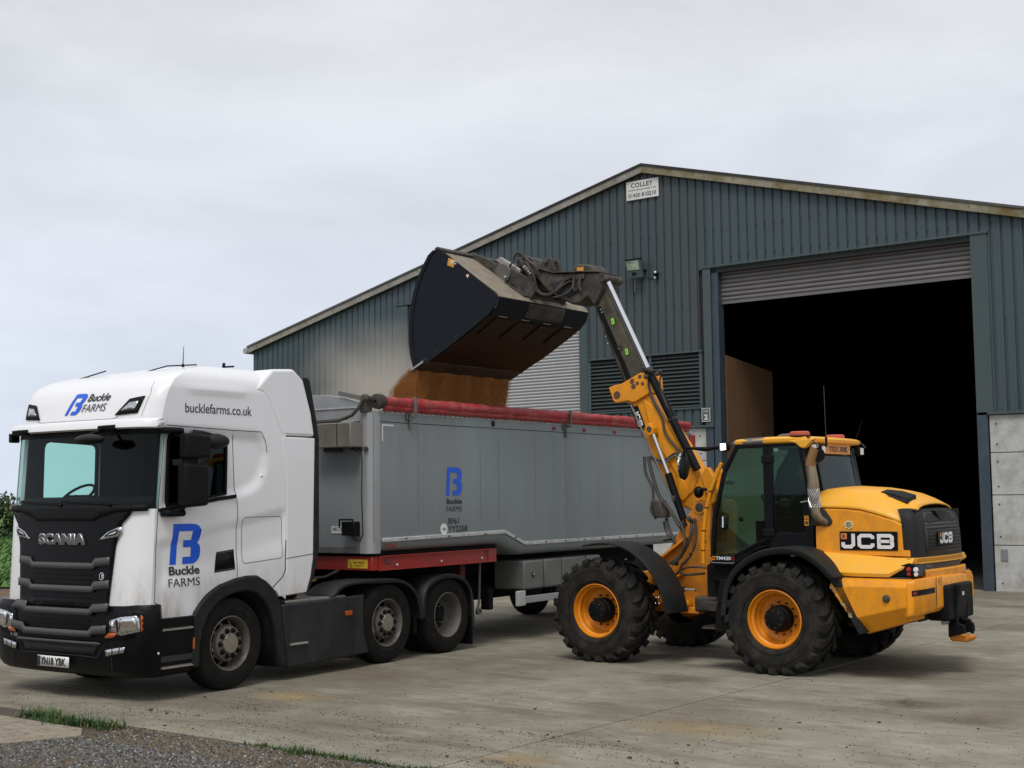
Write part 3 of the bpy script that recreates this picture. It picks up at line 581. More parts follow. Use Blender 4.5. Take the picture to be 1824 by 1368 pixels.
bvh_cab = BVHTree.FromPolygons([tuple(v.co) for v in cabo.data.vertices], [tuple(p.vertices) for p in cabo.data.polygons])
cut = []
mb = MB(); mb.loft([outline(z, .06) for z in (.93, 1.2, 1.6, 1.97, 2.4, 2.83, 3.0, 3.15, 3.27, 3.36, 3.43, 3.5)]); cut.append(solid(mb, 'c1'))
mb = MB(); mb.prism([(-3, 1.985), (-1.045, 1.985), (-.985, 2.825), (-3, 2.825)], 'y', -1, 4); cut.append(solid(mb, 'c2'))
WIN = [(-.94, 2.0), (-.925, 2.70), (-.90, 2.76), (-.84, 2.785), (-.13, 2.76), (-.085, 2.74), (-.07, 2.70), (-.08, 2.125)]
mb = MB(); mb.prism(WIN, 'y', -1, .4); cut.append(solid(mb, 'c3'))
WINF = [(-.78 + (x + .94) * .93, z) for x, z in WIN]
mb = MB(); mb.prism(WINF, 'y', 2, 4); cut.append(solid(mb, 'c4'))
ARCH = [(-.56, .6), (-.56, .88), (-.48, .97), (-.39, 1.05), (-.29, 1.105), (-.19, 1.15), (.05, 1.205), (.22, 1.225), (.38, 1.22), (.52, 1.15), (.62, 1.07), (1.2, .70), (1.2, .5)]
mb = MB(); mb.prism(ARCH, 'y', -1, 4); cut.append(solid(mb, 'c5'))
mb = MB(); mb.box(-2, -1.0, -1, 4, .5, .975); cut.append(solid(mb, 'c6'))
for c in cut:
    m = cabo.modifiers.new('b', 'BOOLEAN'); m.operation = 'DIFFERENCE'; m.solver = 'EXACT'; m.object = c
bpy.context.view_layer.update()
me = bpy.data.meshes.new_from_object(cabo.evaluated_get(bpy.context.evaluated_depsgraph_get()))
mb = MB(); mb.v = [tuple(v.co) for v in me.vertices]; mb.f = [tuple(p.vertices) for p in me.polygons]
for p in me.polygons:
    c = p.center; z = c.z; s = min(1, abs(c.y - YC) / HW)
    xin = tab(CX_, z) - tab(BU, z) + tab(BU, z) * (.42 * s ** 2 + .58 * s ** 14)
    inside = (YC - HW + tab(IN, z) + .05 < c.y < YC + HW - tab(IN, z) - .05 and c.x > xin + .045 and c.x < .81 and z > .9 and z < 3.47)
    mb.m.append(1 if inside and (abs(p.normal.z) < .9 or z < 3.4) else 0)
for c in cut + [cabo]: bpy.data.objects.remove(c)
cab = part(mb, 'cab', [M['white'], M['int']], lo_, sharp=32)

def dens(path, st=.04, closed=False):
    out = []; n = len(path)
    for i in range(n if closed else n - 1):
        a, b = path[i], path[(i + 1) % n]; m = max(1, int(math.hypot(b[0] - a[0], b[1] - a[1]) / st))
        out += [(a[0] + (b[0] - a[0]) * k / m, a[1] + (b[1] - a[1]) * k / m) for k in range(m)]
    if not closed: out.append(path[-1])
    return out
def cast(bv, o, d, fb):
    h = bv.ray_cast(Vector(o), Vector(d)); return h[0] if h[0] else Vector(fb)
def side(off=.003, bv=bvh_cab): 
    def f(x, z):
        p = cast(bv, (x, -2, z), (0, 1, 0), (x, .02, z)); return (x, p.y - off, z)
    return f
def front(off=.003, bv=None):
    def f(y, z):
        k = sst(.93, 1.03, z); y0 = y - .10 * k * max(0, min(1, (y - .55) / 1.7)); yc = 1.245 + (YC - 1.245) * k; hw = 1.25 + (HW - 1.25) * k - tab(IN, z); a = min(1, abs(y0 - yc) / hw); c, b = tab(CX_, z), tab(BU, z)
        return (c - b + b * (.42 * a * a + .58 * a ** 14) - off - .012 * (.3 < z < .96), y0, z)
    return f
def seam(mb, path, wd=.009, fn=None, closed=False):
    return stroke(mb, dens(path, .05, closed), wd, fn or side(.0025), closed)
def panel(poly, fn, name, m, root, th=.01, sz=.09, **k):
    bm = bmesh.new(); f = bm.faces.new([bm.verts.new((p[0], p[1], 0)) for p in dens(poly, sz * 1.3, True)]); f.normal_update(); bmesh.ops.triangulate(bm, faces=[f])
    for it in range(4):
        e = [e for e in bm.edges if e.calc_length() > sz * 1.6]
        if not e: break
        bmesh.ops.subdivide_edges(bm, edges=e, cuts=1); bmesh.ops.triangulate(bm, faces=[q for q in bm.faces if len(q.verts) > 3])
    mb = MB(); bm.verts.index_update(); mb.add([fn(v.co.x, v.co.y) for v in bm.verts], [tuple(v.index for v in f.verts) for f in bm.faces]); bm.free()
    o = part(mb, name, m, root, **k)
    if th:
        s = o.modifiers.new('t', 'SOLIDIFY'); s.thickness = th; s.offset = 0
    return o

# bumper body
mb = MB(); sec = []
for z, d in ((.25, .07), (.28, .03), (.34, .0), (.60, -.015), (.66, -.02), (.90, -.02), (.96, -.01), (1.0, .005)):
    sec.append([(x, y, z) for x, y, _ in outline(max(z, .2), 0, 1.25 - d, -.58, YC=1.245)]); sec[-1] = [(x + (d if x < -1.0 else 0), y, z if x < -1.03 else min(z, .845)) for x, y, z in sec[-1]]
mb.loft(sec); bump = part(mb, 'bumper', M['gblack'], lo_, sharp=40)
vv = [tuple(Vector(p)) for p in mb.v]; bv_b = BVHTree.FromPolygons(vv, mb.f)
allv = vv + [tuple(p) for q in secs for p in q]; nb = len(vv); t = MB(); t.loft(secs)
bvh_f = BVHTree.FromPolygons(vv + [tuple(p) for p in t.v], mb.f + [tuple(i + nb for i in f) for f in t.f])
# front grille panel and slats
mir = lambda P: [(2.46 - y, z) for y, z in P][::-1]
panel([(.20, 1.99), (.22, 1.93), (.33, 1.83), (.40, 1.60), (.47, .96), (1.99, .96), (2.06, 1.6), (2.13, 1.83), (2.24, 1.93), (2.26, 1.99)], front(.018), 'grille', M['gblack'], lo_, .02, .045)
cowl = panel([(.04, 2.03), (.05, 1.965), (.40, 1.955), (.62, 1.905), (.74, 1.862), (1.72, 1.862), (1.84, 1.905), (2.06, 1.955), (2.41, 1.965), (2.42, 2.03)], front(.03), 'scuttle', M['black'], lo_, .02, .05)
for dz in (0, -.24, -.475, -.70):
    w_ = .0 if dz > -.6 else .012
    P = [(.445 + w_, 1.49), (.66, 1.475), (.70, 1.425), (1.76, 1.425), (1.80, 1.475), (2.015 - w_, 1.49), (2.015 - w_, 1.405), (1.81, 1.39), (1.775, 1.36), (.685, 1.36), (.65, 1.39), (.445 + w_, 1.405)]
    panel([(y, z + dz) for y, z in P], front(.042), 'grille_slat', M['slat'], lo_, .02, .05)
panel([(.52, .60), (.60, .612), (1.86, .612), (1.94, .60), (1.9, .585), (.56, .585)], front(.035), 'grille_trim', M['slat'], lo_, .012)
for z in (1.30, 1.25, 1.20, 1.06, 1.01, .82, .77):
    mb = MB(); mb.tube([front(.034)(y, z) for y in [.72 + .05 * i for i in range(21)]], .006, 5); part(mb, 'grille_wire', M['black'], lo_)
mb = MB(); put(mb, text2('SCANIA', .12, .075, .82, sp=1.12), lambda u, v: front(.038)(1.65 - u, 1.61 + v)); o = part(mb, 'maker_lettering', pm('brushed letter edge', (.42, .42, .43), .35, .5), lo_); s = o.modifiers.new('t', 'SOLIDIFY'); s.thickness = .02; s.offset = 0
mb = MB(); put(mb, text2('SCANIA', .104, .045, .80, sp=1.12), lambda u, v: front(.052)(1.64 - u, 1.618 + v)); part(mb, 'lettering_face', pm('dark letter face', (.10, .10, .105), .4, .4), o, fin=False)
mb = MB(); stroke(mb, [(.56 + .033 * math.cos(a * .524), 1.29 + .036 * math.sin(a * .524)) for a in range(12)], .008, front(.034), True)
put(mb, BADGE := ([(0, 0), (.02, .01), (.012, .03), (.028, .04), (.01, .055), (-.012, .045), (-.006, .02)], [(0, 1, 2, 3, 4, 5, 6)]), lambda u, v: front(.034)(.555 - u * .8, 1.268 + v * .8)); part(mb, 'badge', M['chrome'], lo_, fin=False)
for P, nm in (([(.62, 1.665), (.50, 1.745), (.34, 1.80), (.30, 1.795), (.355, 1.70)], 'drl'),):
    for Q in (P, mir(P)):
        o = panel(Q, front(.034), 'upper_lamp', M['lens'], lo_, .008, .04)
        c = (sum(p[0] for p in Q) / 5, sum(p[1] for p in Q) / 5); mb = MB()
        stroke(mb, dens([(c[0] + (p[0] - c[0]) * .55, c[1] + (p[1] - c[1]) * .5) for p in Q], .03, True), .012, front(.042), True); part(mb, 'lamp_insert', M['black'], o, fin=False)
HLP = [(.43, .845), (.31, .875), (.10, .895), (.075, .87), (.065, .735), (.27, .69), (.33, .705), (.36, .725), (.43, .725)]
FOG = [(.50, .545), (.30, .575), (.22, .58), (.24, .51), (.49, .465)]
for k, fl_ in enumerate((lambda P: P, mir)):
    panel(fl_([(.50, .90), (.30, .94), (.10, .955), (.02, .93), (.01, .70), (.25, .645), (.50, .64)]), front(.010), 'lamp_surround', M['black'], lo_, .012, .05)
    h = panel(fl_(HLP), front(.018), 'headlight', M['lens'], lo_, .006, .04)
    panel(fl_([(.285, .86), (.13, .875), (.105, .86), (.10, .76), (.25, .72), (.29, .75)]), front(.024), 'reflector', M['chrome'], h, .004, .04)
    panel(fl_([(.42, .82), (.38, .835), (.365, .75), (.41, .745)]), front(.024), 'reflector', M['chrome'], h, .004, .04)
    mb = MB(); stroke(mb, fl_([(.335, .85), (.31, .72)]), .016, front(.028));  part(mb, 'lamp_bars', M['black'], h, fin=False)
    panel(fl_([(.495, .675), (.43, .715), (.36, .715), (.33, .70), (.375, .665), (.49, .655)]), front(.02), 'indicator', M['amber'], h, .006, .04)
    panel(fl_([(.062, .90), (.022, .905), (.018, .735), (.058, .73)]), front(.02), 'indicator', M['amber'], h, .006, .04)
    g = panel(fl_(FOG), front(.006), 'fog_light', M['lens'], lo_, .008, .04)
    mb = MB(); stroke(mb, dens(fl_(FOG), .04, True), .012, front(.012), True); stroke(mb, fl_([(.40, .55), (.40, .49)]), .01, front(.012)); stroke(mb, fl_([(.30, .565), (.31, .505)]), .01, front(.012)); part(mb, 'fog_bezel', M['black'], g, fin=False)
np_ = panel([(1.525, .325), (1.525, .437), (1.005, .437), (1.005, .325)], front(.036), 'number_plate', M['plate'], lo_, .006, .2)
mb = MB(); put(mb, text2('YN18 YBK', .084, .034, .42), lambda u, v: front(.044)(1.468 - u, .34 + v)); put(mb, text2('GB', .02, .005, .03), lambda u, v: front(.044)(1.512 - u, .345 + v)); mb.add([front(.0425)(*p) for p in ((1.52, .33), (1.475, .33), (1.475, .432), (1.52, .432))], [(0, 1, 2, 3)])
part(mb, 'plate_lettering', M['ink'], np_, fin=False)
mb = MB(); put(mb, text2('R', .036, .008), lambda u, v: front(.045)(2.02 - u, .615 + v)); put(mb, text2('450', .036, .008), lambda u, v: front(.045)(1.965 - u, .615 + v)); part(mb, 'model_lettering', pm('silver lettering', (.35, .35, .36), .35, .4), lo_, fin=False)
mb = MB(); seam(mb, [(.02, .62), (.25, .625), (.5, .61), (.62, .45), (.9, .46), (1.6, .46), (1.85, .45), (1.96, .61), (2.2, .625), (2.44, .62)], .008, front(.004)); seam(mb, [(.42, .62), (.40, .28)], .006, front(.004)); seam(mb, [(2.04, .62), (2.06, .28)], .006, front(.004)); part(mb, 'bumper_seam', M['seam'], lo_, fin=False)
panel([(.62, .58), (1.84, .58), (1.80, .49), (.66, .49)], front(.004), 'bumper_intake', M['seam'], lo_, .004)
# windscreen with black surround
mb = MB(); sec = []
for z in (1.975, 2.2, 2.4, 2.6, 2.84): sec.append([(x + .012, y, z) for x, y, _ in outline(z, 0, HW - .004)[43:92]])
mb.loft(sec, closed=False); wsn = part(mb, 'windscreen', M['ws'], lo_)
mb = MB()
def band(z0, z1, i0, i1, off=.004):
    q = [outline(z, 0, HW)[i0:i1] for z in (z0, (z0 + z1) / 2, z1)]; mb.loft([[(x - off + .012, y, z) for x, y, z in s_] for s_ in q], closed=False)
band(1.975, 2.035, 44, 91); band(2.765, 2.84, 44, 91)
part(mb, 'screen_border', M['black'], wsn); mb = MB()
for a, b in ((44, 48), (87, 91)): band(1.975, 2.84, a, b)
part(mb, 'screen_border', M['black'], wsn)
for y0 in (.35, 1.15):
    mb = MB(); mb.tube([front(.04)(y0 + .12, 2.01), front(.045)(y0 + .1, 2.035), front(.035)(y0 + .95, 2.06)], [.012, .010, .006], 6); mb.tube([front(.035)(y0 + .25, 2.05), front(.03)(y0 + .95, 2.075)], .007, 5); part(mb, 'wiper', M['black'], lo_)
# side windows
for y, nm in ((.035, 'n'), (2.315, 'f')):
    WN = WIN if y < 1 else WINF; mb = MB(); mb.prism(WN, 'y', y, y + .006); g = part(mb, 'side_window', M['sideglass'] if y < 1 else M['ws'], lo_)
    mb = MB(); yy = (.016, .06) if y < 1 else (2.295, 2.338)
    c_ = (sum(p[0] for p in WN) / 8, 2.4); inn = [(c_[0] + (p[0] - c_[0]) * .94, c_[1] + (p[1] - c_[1]) * .93) for p in WN]; n_ = len(WN)
    vs_ = [(p[0], q, p[1]) for q in yy for p in WN] + [(p[0], q, p[1]) for q in yy for p in inn]; fs = []
    for i in range(n_):
        j = (i + 1) % n_; fs += [(i, j, 2 * n_ + j, 2 * n_ + i), (n_ + i, n_ + j, 3 * n_ + j, 3 * n_ + i), (i, j, n_ + j, n_ + i), (2 * n_ + i, 2 * n_ + j, 3 * n_ + j, 3 * n_ + i)]
    mb.add(vs_, fs); part(mb, 'window_seal', M['black'], g)
mb = MB(); mb.prism([(.05, 2.085), (.05, 2.125), (-.20, 2.10), (-.80, 2.015), (-1.05, 1.985), (-1.06, 1.955), (-.80, 1.975), (-.20, 2.06)], 'y', -.008, .04); part(mb, 'window_sill_trim', M['black'], lo_, bev=.008)
# interior
mb = MB(); mb.prism([(-1.17, 1.2), (-.62, 1.2), (-.66, 2.0), (-.80, 2.12), (-1.10, 2.10)], 'y', .1, 2.25); part(mb, 'dashboard', M['int'], lo_, bev=.04)
for y in (.35, 1.65):
    mb = MB(); mb.box(-.35, .2, y, y + .5, 1.35, 1.62); mb.prism([(.10, 1.5), (.26, 1.5), (.36, 2.2), (.24, 2.24)], 'y', y + .02, y + .48); part(mb, 'seat', M['int'], lo_, bev=.05)
mb = MB(); Cw = Vector((-.70, 1.76, 2.13)); ax1 = Vector((0, 1, 0)); ax2 = Vector((.80, 0, .60))
mb.tube([Cw + ax1 * .21 * math.cos(a * .3142) + ax2 * .21 * math.sin(a * .3142) for a in range(21)], .016, 8, caps=False)
mb.tube([Cw - ax1 * .2, Cw, Cw + ax1 * .2], .014, 6); mb.tube([Cw, Cw + Vector((-.2, 0, -.3))], .03, 8); part(mb, 'steering_wheel', M['black'], lo_)
mb = MB(); mb.box(.06, .8, .1, 2.25, 1.3, 2.9); part(mb, 'sleeper_curtain', M['int'], lo_, bev=.05)
# sun visor
mb = MB()
def vis(z, off): return [(x - off, y, z) for x, y, _ in outline(2.83, 0, HW + .05)[43:92]]
mb.loft([vis(2.935, .00), vis(2.925, .06), vis(2.90, .085), vis(2.835, .10), vis(2.838, .08), vis(2.88, .06), vis(2.89, .0)], closed=False); o = part(mb, 'sun_visor', M['white'], lo_, sharp=50)
s = o.modifiers.new('t', 'SOLIDIFY'); s.thickness = .012
for y0, y1 in ((.42, .60), (1.86, 2.04)):
    mb = MB()
    for k in range(1): mb.prism([(-1.27, 2.80), (-1.37, 2.81), (-1.38, 2.855), (-1.27, 2.87)], 'y', y0, y1)
    part(mb, 'visor_bracket', M['black'], lo_, bev=.01)
mb = MB(); mb.box(-1.16, -1.05, 2.33, 2.40, 2.74, 2.85); part(mb, 'marker_lamp', M['black'], lo_, bev=.015)
mb = MB(); mb.tube([(-1.26, .62, 2.82), (-1.40, .64, 2.78), (-1.45, .66, 2.74)], .018, 6); a_ = part(mb, 'mirror_arm', M['black'], lo_)
mb = MB(); mb.ball((-1.47, .60, 2.715), .2, 16, (.55, 1.0, .26)); part(mb, 'ramp_mirror', M['greyplastic'], lo_)
# roof lamps in the upper front
RL = [(.56, 2.975), (.25, 2.99), (.21, 3.17), (.40, 3.145)]
for Q in (RL, mir(RL)):
    h = panel(Q, front(.010), 'roof_lamp', M['black'], lo_, .014, .04); c = (sum(p[0] for p in Q) / 4, sum(p[1] for p in Q) / 4)
    panel([(c[0] + (p[0] - c[0]) * .62, c[1] + (p[1] - c[1]) * .5) for p in Q], front(.018), 'roof_lamp_lens', M['lens'], h, .004, .03)
mb = MB(); seam(mb, [(.52, 2.955), (.60, 2.94), (1.86, 2.94), (1.94, 2.955)], .006, front(.003)); seam(mb, [(.20, 2.95), (.16, 3.2), (.2, 3.33)], .005, front(.003)); part(mb, 'roof_panel_seam', pm('grey seam', (.25, .25, .25), .7), lo_, fin=False)
sh = .30
panel([(1.43 - u * .24 - v * .085, 3.005 + v * .235) for u, v in BLOGO], front(.008), 'roof_logo', M['blue'], lo_, 0, .03, fin=False)
mb = MB(); put(mb, text2('Buckle', .085, .018, .37, shear=.2), lambda u, v: front(.008)(1.09 - u, 3.145 + v)); put(mb, text2('FARMS', .085, -.002, .40, shear=.2), lambda u, v: front(.008)(1.14 - u, 3.03 + v)); part(mb, 'roof_lettering', M['ink'], lo_, fin=False)
# door and cab seams
mb = MB(); sd_ = side(.003)
for P in ([(-.97, 2.86), (-1.055, 1.96), (-1.075, 1.6), (-1.085, 1.2), (-1.09, 1.02), (-1.03, .99), (-1.0, .87)], [(.03, 2.83), (.07, 2.10), (.085, 1.95), (.085, 1.2)], [(-.95, 2.86), (.03, 2.835), (.45, 2.83), (.52, 2.72), (.545, 2.60)]): seam(mb, P, .008)
seam(mb, [(.20, 1.36), (.77, 1.395), (.80, 1.42), (.80, 1.84), (.77, 1.87), (.20, 1.87), (.17, 1.84), (.165, 1.39)], .006, closed=True)
seam(mb, [(.64, 1.07), (.80, 1.18), (.84, 1.25), (.85, 1.6)], .012, lambda x, z: (x, .0165, z))
part(mb, 'panel_seam', M['seam'], lo_, fin=False)
o = panel([(-.20, 1.485), (.03, 1.505), (.035, 1.32), (-.24, 1.30)], side(.004), 'lower_door_window', M['gblack'], lo_, .006); mb = MB(); seam(mb, [(-.205, 1.495), (.038, 1.515), (.043, 1.31), (-.25, 1.29)], .014, side(.005), True); part(mb, 'window_seal', M['black'], o, fin=False)
mb = MB(); mb.ball((.47, .035, 2.33), .018, 8); part(mb, 'key_lock', M['chrome'], lo_)
panel([(-.875 + u * .43, 1.395 + v * .425) for u, v in BLOGO], side(.004), 'door_logo', M['blue'], lo_, 0, .05, fin=False)
mb = MB(); put(mb, text2('Buckle', .092, .028, .42), lambda u, v: side(.007)(-.885 + u, 1.283 + v)); put(mb, text2('FARMS', .088, -.004, .43), lambda u, v: side(.007)(-.90 + u, 1.162 + v)); part(mb, 'door_lettering', M['ink'], lo_, fin=False)
mb = MB(); put(mb, text2('bucklefarms.co.uk', .105, .004, .985), lambda u, v: side(.004)(-.69 + u, 3.005 + v)); part(mb, 'web_address', M['ink'], lo_, fin=False)
# mirrors on the near door
for p, sz, nm in (((-.72, -.17, 2.635), (.17, .075, .14), 'u'), ((-.745, -.17, 2.225), (.165, .075, .235), 'l')):
    mb = MB(); x, y, z = p; a, b, c = sz; mb.prism([(x - a, z - c), (x + a, z - c + .02), (x + a, z + c - .02), (x - a, z + c)], 'y', y - b, y + b); part(mb, 'door_mirror', M['greyplastic'] if 0 else M['black'], lo_, bev=.035, seg=3)
mb = MB(); mb.tube([(-.86, .0, 2.79), (-.80, -.10, 2.76), (-.76, -.13, 2.6), (-.76, -.13, 2.1), (-.82, -.10, 1.98), (-.88, .01, 1.94)], .022, 8); mb.box(-.86, -.70, -.19, -.13, 2.44, 2.52); part(mb, 'mirror_arm', M['black'], lo_)
for q in ((-.93, -.05, 2.80, .13, .055), (-.90, -.04, 1.935, .13, .06)):
    mb = MB(); mb.box(q[0] - q[3], q[0] + q[3], -.11, .03, q[2] - q[4] * .6, q[2] + q[4] * .6); part(mb, 'mirror_mount', M['black'], lo_, bev=.03, seg=3)
mb = MB(); mb.ball((-.36, -.10, 2.70), .19, 16, (1, .45, .44)); part(mb, 'kerb_mirror', M['greyplastic'], lo_)
mb = MB(); mb.tube([(-.58, .02, 2.79), (-.50, -.08, 2.77), (-.40, -.12, 2.74)], .035, 8); part(mb, 'mirror_arm', M['black'], lo_)
# air deflectors behind the cab
mb = MB(); mb.prism([(.63, 3.56), (.98, 3.585), (1.05, 3.535), (1.15, 3.47), (1.29, 3.08), (1.35, 2.80), (.765, 2.80), (.61, 3.09), (.55, 3.2), (.48, 3.27), (.36, 3.31)], 'y', .018, 2.332); part(mb, 'roof_deflector', M['white'], lo_, bev=.035, seg=4)
mb = MB(); mb.prism([(.775, 2.785), (.83, 2.55), (.862, 2.27), (.862, 1.25), (.85, 1.22), (.665, 1.07), (.745, .955), (1.20, .975), (1.27, 1.15), (1.315, 1.36), (1.345, 2.785)], 'y', .018, .07); sdp = part(mb, 'side_deflector', M['white'], lo_, bev=.012, seg=2)
mb = MB(); mb.prism([(.775, 2.785), (.862, 2.27), (.862, 1.25), (1.2, .975), (1.315, 1.36), (1.345, 2.785)], 'y', 2.28, 2.332); part(mb, 'side_deflector', M['white'], lo_, bev=.012)
mb = MB(); stroke(mb, [(.86, 1.385), (1.31, 1.42)], .008, lambda x, z: (x, .0155, z)); part(mb, 'deflector_seam', M['seam'], sdp, fin=False)
mb = MB(); mb.prism([(1.12, 3.49), (1.20, 3.50), (1.25, 3.47), (1.37, 3.0), (1.415, 2.78), (1.415, 1.5), (1.34, 1.18), (1.23, .965), (1.185, .965), (1.27, 1.15), (1.32, 1.36), (1.35, 2.79), (1.29, 3.09)], 'y', .012, .10); part(mb, 'deflector_edge', M['greyplastic'], lo_, bev=.012)
mb = MB(); mb.prism([(1.12, 3.49), (1.20, 3.50), (1.25, 3.47), (1.37, 3.0), (1.415, 2.78), (1.32, 2.78), (1.29, 3.09)], 'y', .10, 2.3); part(mb, 'deflector_edge', M['greyplastic'], lo_, bev=.01)
# roof gear
mb = MB(); mb.tube([(-.62, .9, 3.46), (-.3, .75, 3.575), (.1, .7, 3.615)], .008, 6); part(mb, 'roof_rail', M['black'], lo_); mb = MB(); mb.tube([(-.75, 1.9, 3.42), (-.45, 1.6, 3.56)], .008, 6); part(mb, 'roof_rail', M['black'], lo_)
mb = MB(); mb.tube([(-.18, .62, 3.58), (-.17, .62, 3.80)], [.006, .003], 6); mb.ball((-.18, .62, 3.58), .02, 8); part(mb, 'aerial', M['black'], lo_)
mb = MB(); mb.tube([(.42, .6, 3.605), (.60, .62, 3.625)], .012, 6); mb.tube([(.42, .6, 3.6), (.43, .6, 3.65)], .018, 6); part(mb, 'air_horn', M['black'], lo_)
# wheel arch, steps, skirts
def loop_part(outer, inner, y0, y1, name, m, bev=.012, root=lo_):
    mb = MB(); mb.prism(outer + inner[::-1], 'y', y0, y1); return part(mb, name, m, root, bev=bev)
FO = [(-.60, .30), (-.60, .60), (-.565, .865), (-.48, .965), (-.39, 1.045), (-.29, 1.10), (-.19, 1.145), (.05, 1.20), (.22, 1.22), (.38, 1.215), (.52, 1.145), (.62, 1.065), (.74, .90), (.79, .55), (.845, .16)]
FI = [(-.49, .30), (-.485, .50), (-.44, .70), (-.36, .85), (-.24, .95), (-.10, 1.015), (.05, 1.05), (.21, 1.06), (.36, 1.02), (.46, .95), (.54, .86), (.62, .70), (.68, .45), (.74, .17)]
loop_part(FO, FI, -.018, .10, 'wheel_arch', M['greyplastic'], .02)
mb = MB(); mb.loft([[(x, y, z) for x, z in FI] for y in (.06, .62)], closed=False); o = part(mb, 'arch_liner', M['under'], lo_); s = o.modifiers.new('t', 'SOLIDIFY'); s.thickness = .02
mb = MB(); mb.box(-.592, -.585 + .02, -.022, .01, .50, .62); part(mb, 'side_marker', M['amber'], lo_, bev=.004)
mb = MB(); mb.box(-1.02, -.60, -.012, .3, .40, .70); part(mb, 'step_well', M['seam'], lo_)
for z in (.735, .345):
    mb = MB(); mb.box(-1.02, -.60, -.035, .2, z - .012, z); 
    for k in range(17): mb.box(-1.01 + k * .024, -1.0 + k * .024, -.03, .15, z, z + .012)
    part(mb, 'step_tread', M['steel'], lo_)
mb = MB(); mb.ball((-1.06, -.015, .50), .013, 8); part(mb, 'bumper_lamp', M['inkw'], lo_)
SK = [(.775, .865), (2.22, .885), (2.205, .70), (2.215, .45), (2.30, .17), (.865, .14), (.81, .55)]
mb = MB(); mb.prism(SK, 'y', .0, .06); sk = part(mb, 'side_skirt', M['skirt'], lo_, bev=.02, seg=3)
mb = MB(); mb.box(.90, 1.17, -.006, .002, .385, .545); part(mb, 'step_recess', M['seam'], sk, bev=.002)
mb = MB(); mb.tube([(.89, -.015, .40), (1.18, -.015, .40)], .016, 8); part(mb, 'step_bar', M['steel'], sk)
mb = MB(); mb.box(1.86, 1.98, -.012, .0, .655, .71); part(mb, 'side_marker', M['amber'], sk, bev=.004)
mb = MB(); stroke(mb, [(.80, .815), (2.2, .835)], .006, lambda x, z: (x, -.0015, z)); stroke(mb, [(1.50, .14), (1.50, .86)], .004, lambda x, z: (x, -.0015, z)); stroke(mb, [(.86, .24), (2.26, .26)], .005, lambda x, z: (x, -.0015, z)); part(mb, 'skirt_seam', M['seam'], sk, fin=False)
mb = MB(); mb.box(.80, 2.2, .06, .7, .16, .86); part(mb, 'fuel_tank', M['under'], lo_, bev=.04)
mb = MB(); mb.box(.86, 1.9, .03, 2.4, .87, .90); part(mb, 'catwalk', M['steel'], lo_, bev=.005)
mb = MB(); mb.box(.9, 1.25, .2, 2.2, .9, 1.5); part(mb, 'engine_cover', M['under'], lo_, bev=.03)
for y in (.72, 1.70): mb = MB(); mb.box(-1.1, 4.6, y, y + .08, .68, .95); part(mb, 'frame_rail', M['under'], lo_, bev=.01)
mb = MB(); mb.box(-.9, .8, .55, 1.95, .45, 1.15); part(mb, 'engine', M['under'], lo_, bev=.05)
mb = MB(); mb.prism([(3.0, .95), (3.9, .95), (3.9, 1.12), (3.2, 1.12)], 'y', .75, 1.75); part(mb, 'fifth_wheel', M['under'], lo_, bev=.02)
mb = MB(); mb.tube([(1.5, .45, 1.15), (1.7, .42, 1.10), (2.0, .45, 1.1), (2.3, .5, 1.16)], .018, 6); part(mb, 'suzi_line', M['hose'], lo_)
mb = MB(); mb.tube([(1.48, .6, 1.06), (1.75, .55, 1.04), (2.0, .6, 1.06)], .014, 6); part(mb, 'suzi_line', pm('yellow air line', (.4, .3, .03), .5), lo_)
def fender(path, y0, y1, name, m=M['skirt'], lip=.05, root=lo_, th=.02):
    n = len(path); sec = []
    c = (sum(p[0] for p in path) / n, sum(p[1] for p in path) / n - .2)
    mb = MB()
    def ins(p, d): v = Vector((c[0] - p[0], c[1] - p[1])).normalized(); return (p[0] + v.x * d, p[1] + v.y * d)
    rows = [[(q[0], y0, q[1]) for q in (ins(p, lip) for p in path)], [(p[0], y0, p[1]) for p in (ins(p, .012) for p in path)], [(p[0], y0 + .03, p[1]) for p in path], [(p[0], y1 - .03, p[1]) for p in path], [(p[0], y1, p[1]) for p in (ins(p, .012) for p in path)]]
    mb.loft(rows, closed=False); o = part(mb, name, m, root, sharp=50); s = o.modifiers.new('t', 'SOLIDIFY'); s.thickness = th; s.offset = 0; return o
def smooth(P, n=3):
    for _ in range(n):
        Q = [P[0]]
        for a, b in zip(P, P[1:]): Q += [(a[0] * .75 + b[0] * .25, a[1] * .75 + b[1] * .25), (a[0] * .25 + b[0] * .75, a[1] * .25 + b[1] * .75)]
        P = Q + [P[-1]]
    return P
F2P = smooth([(1.62, .90), (1.75, 1.0), (1.95, 1.045), (2.54, 1.055), (2.95, 1.03), (3.18, .93), (3.33, .76), (3.385, .48)], 2)
F3P = smooth([(3.37, .50), (3.39, .80), (3.50, .94), (3.75, 1.03), (4.05, 1.04), (4.30, .98), (4.45, .85), (4.52, .66), (4.52, .26)], 2)
for y0, y1 in ((.0, .42), (2.08, 2.5)): fender(F2P, y0, y1, 'mudguard')
for y0, y1 in ((.0, .62), (1.88, 2.5)): fender(F3P, y0, y1, 'mudguard')
mb = MB(); mb.box(4.50, 4.515, .02, .6, .06, .45); part(mb, 'mud_flap', M['black'], lo_, bev=.004)
mb = MB(); mb.box(3.3, 3.36, .08, .4, .30, .50); part(mb, 'mud_flap', M['black'], lo_, bev=.004)
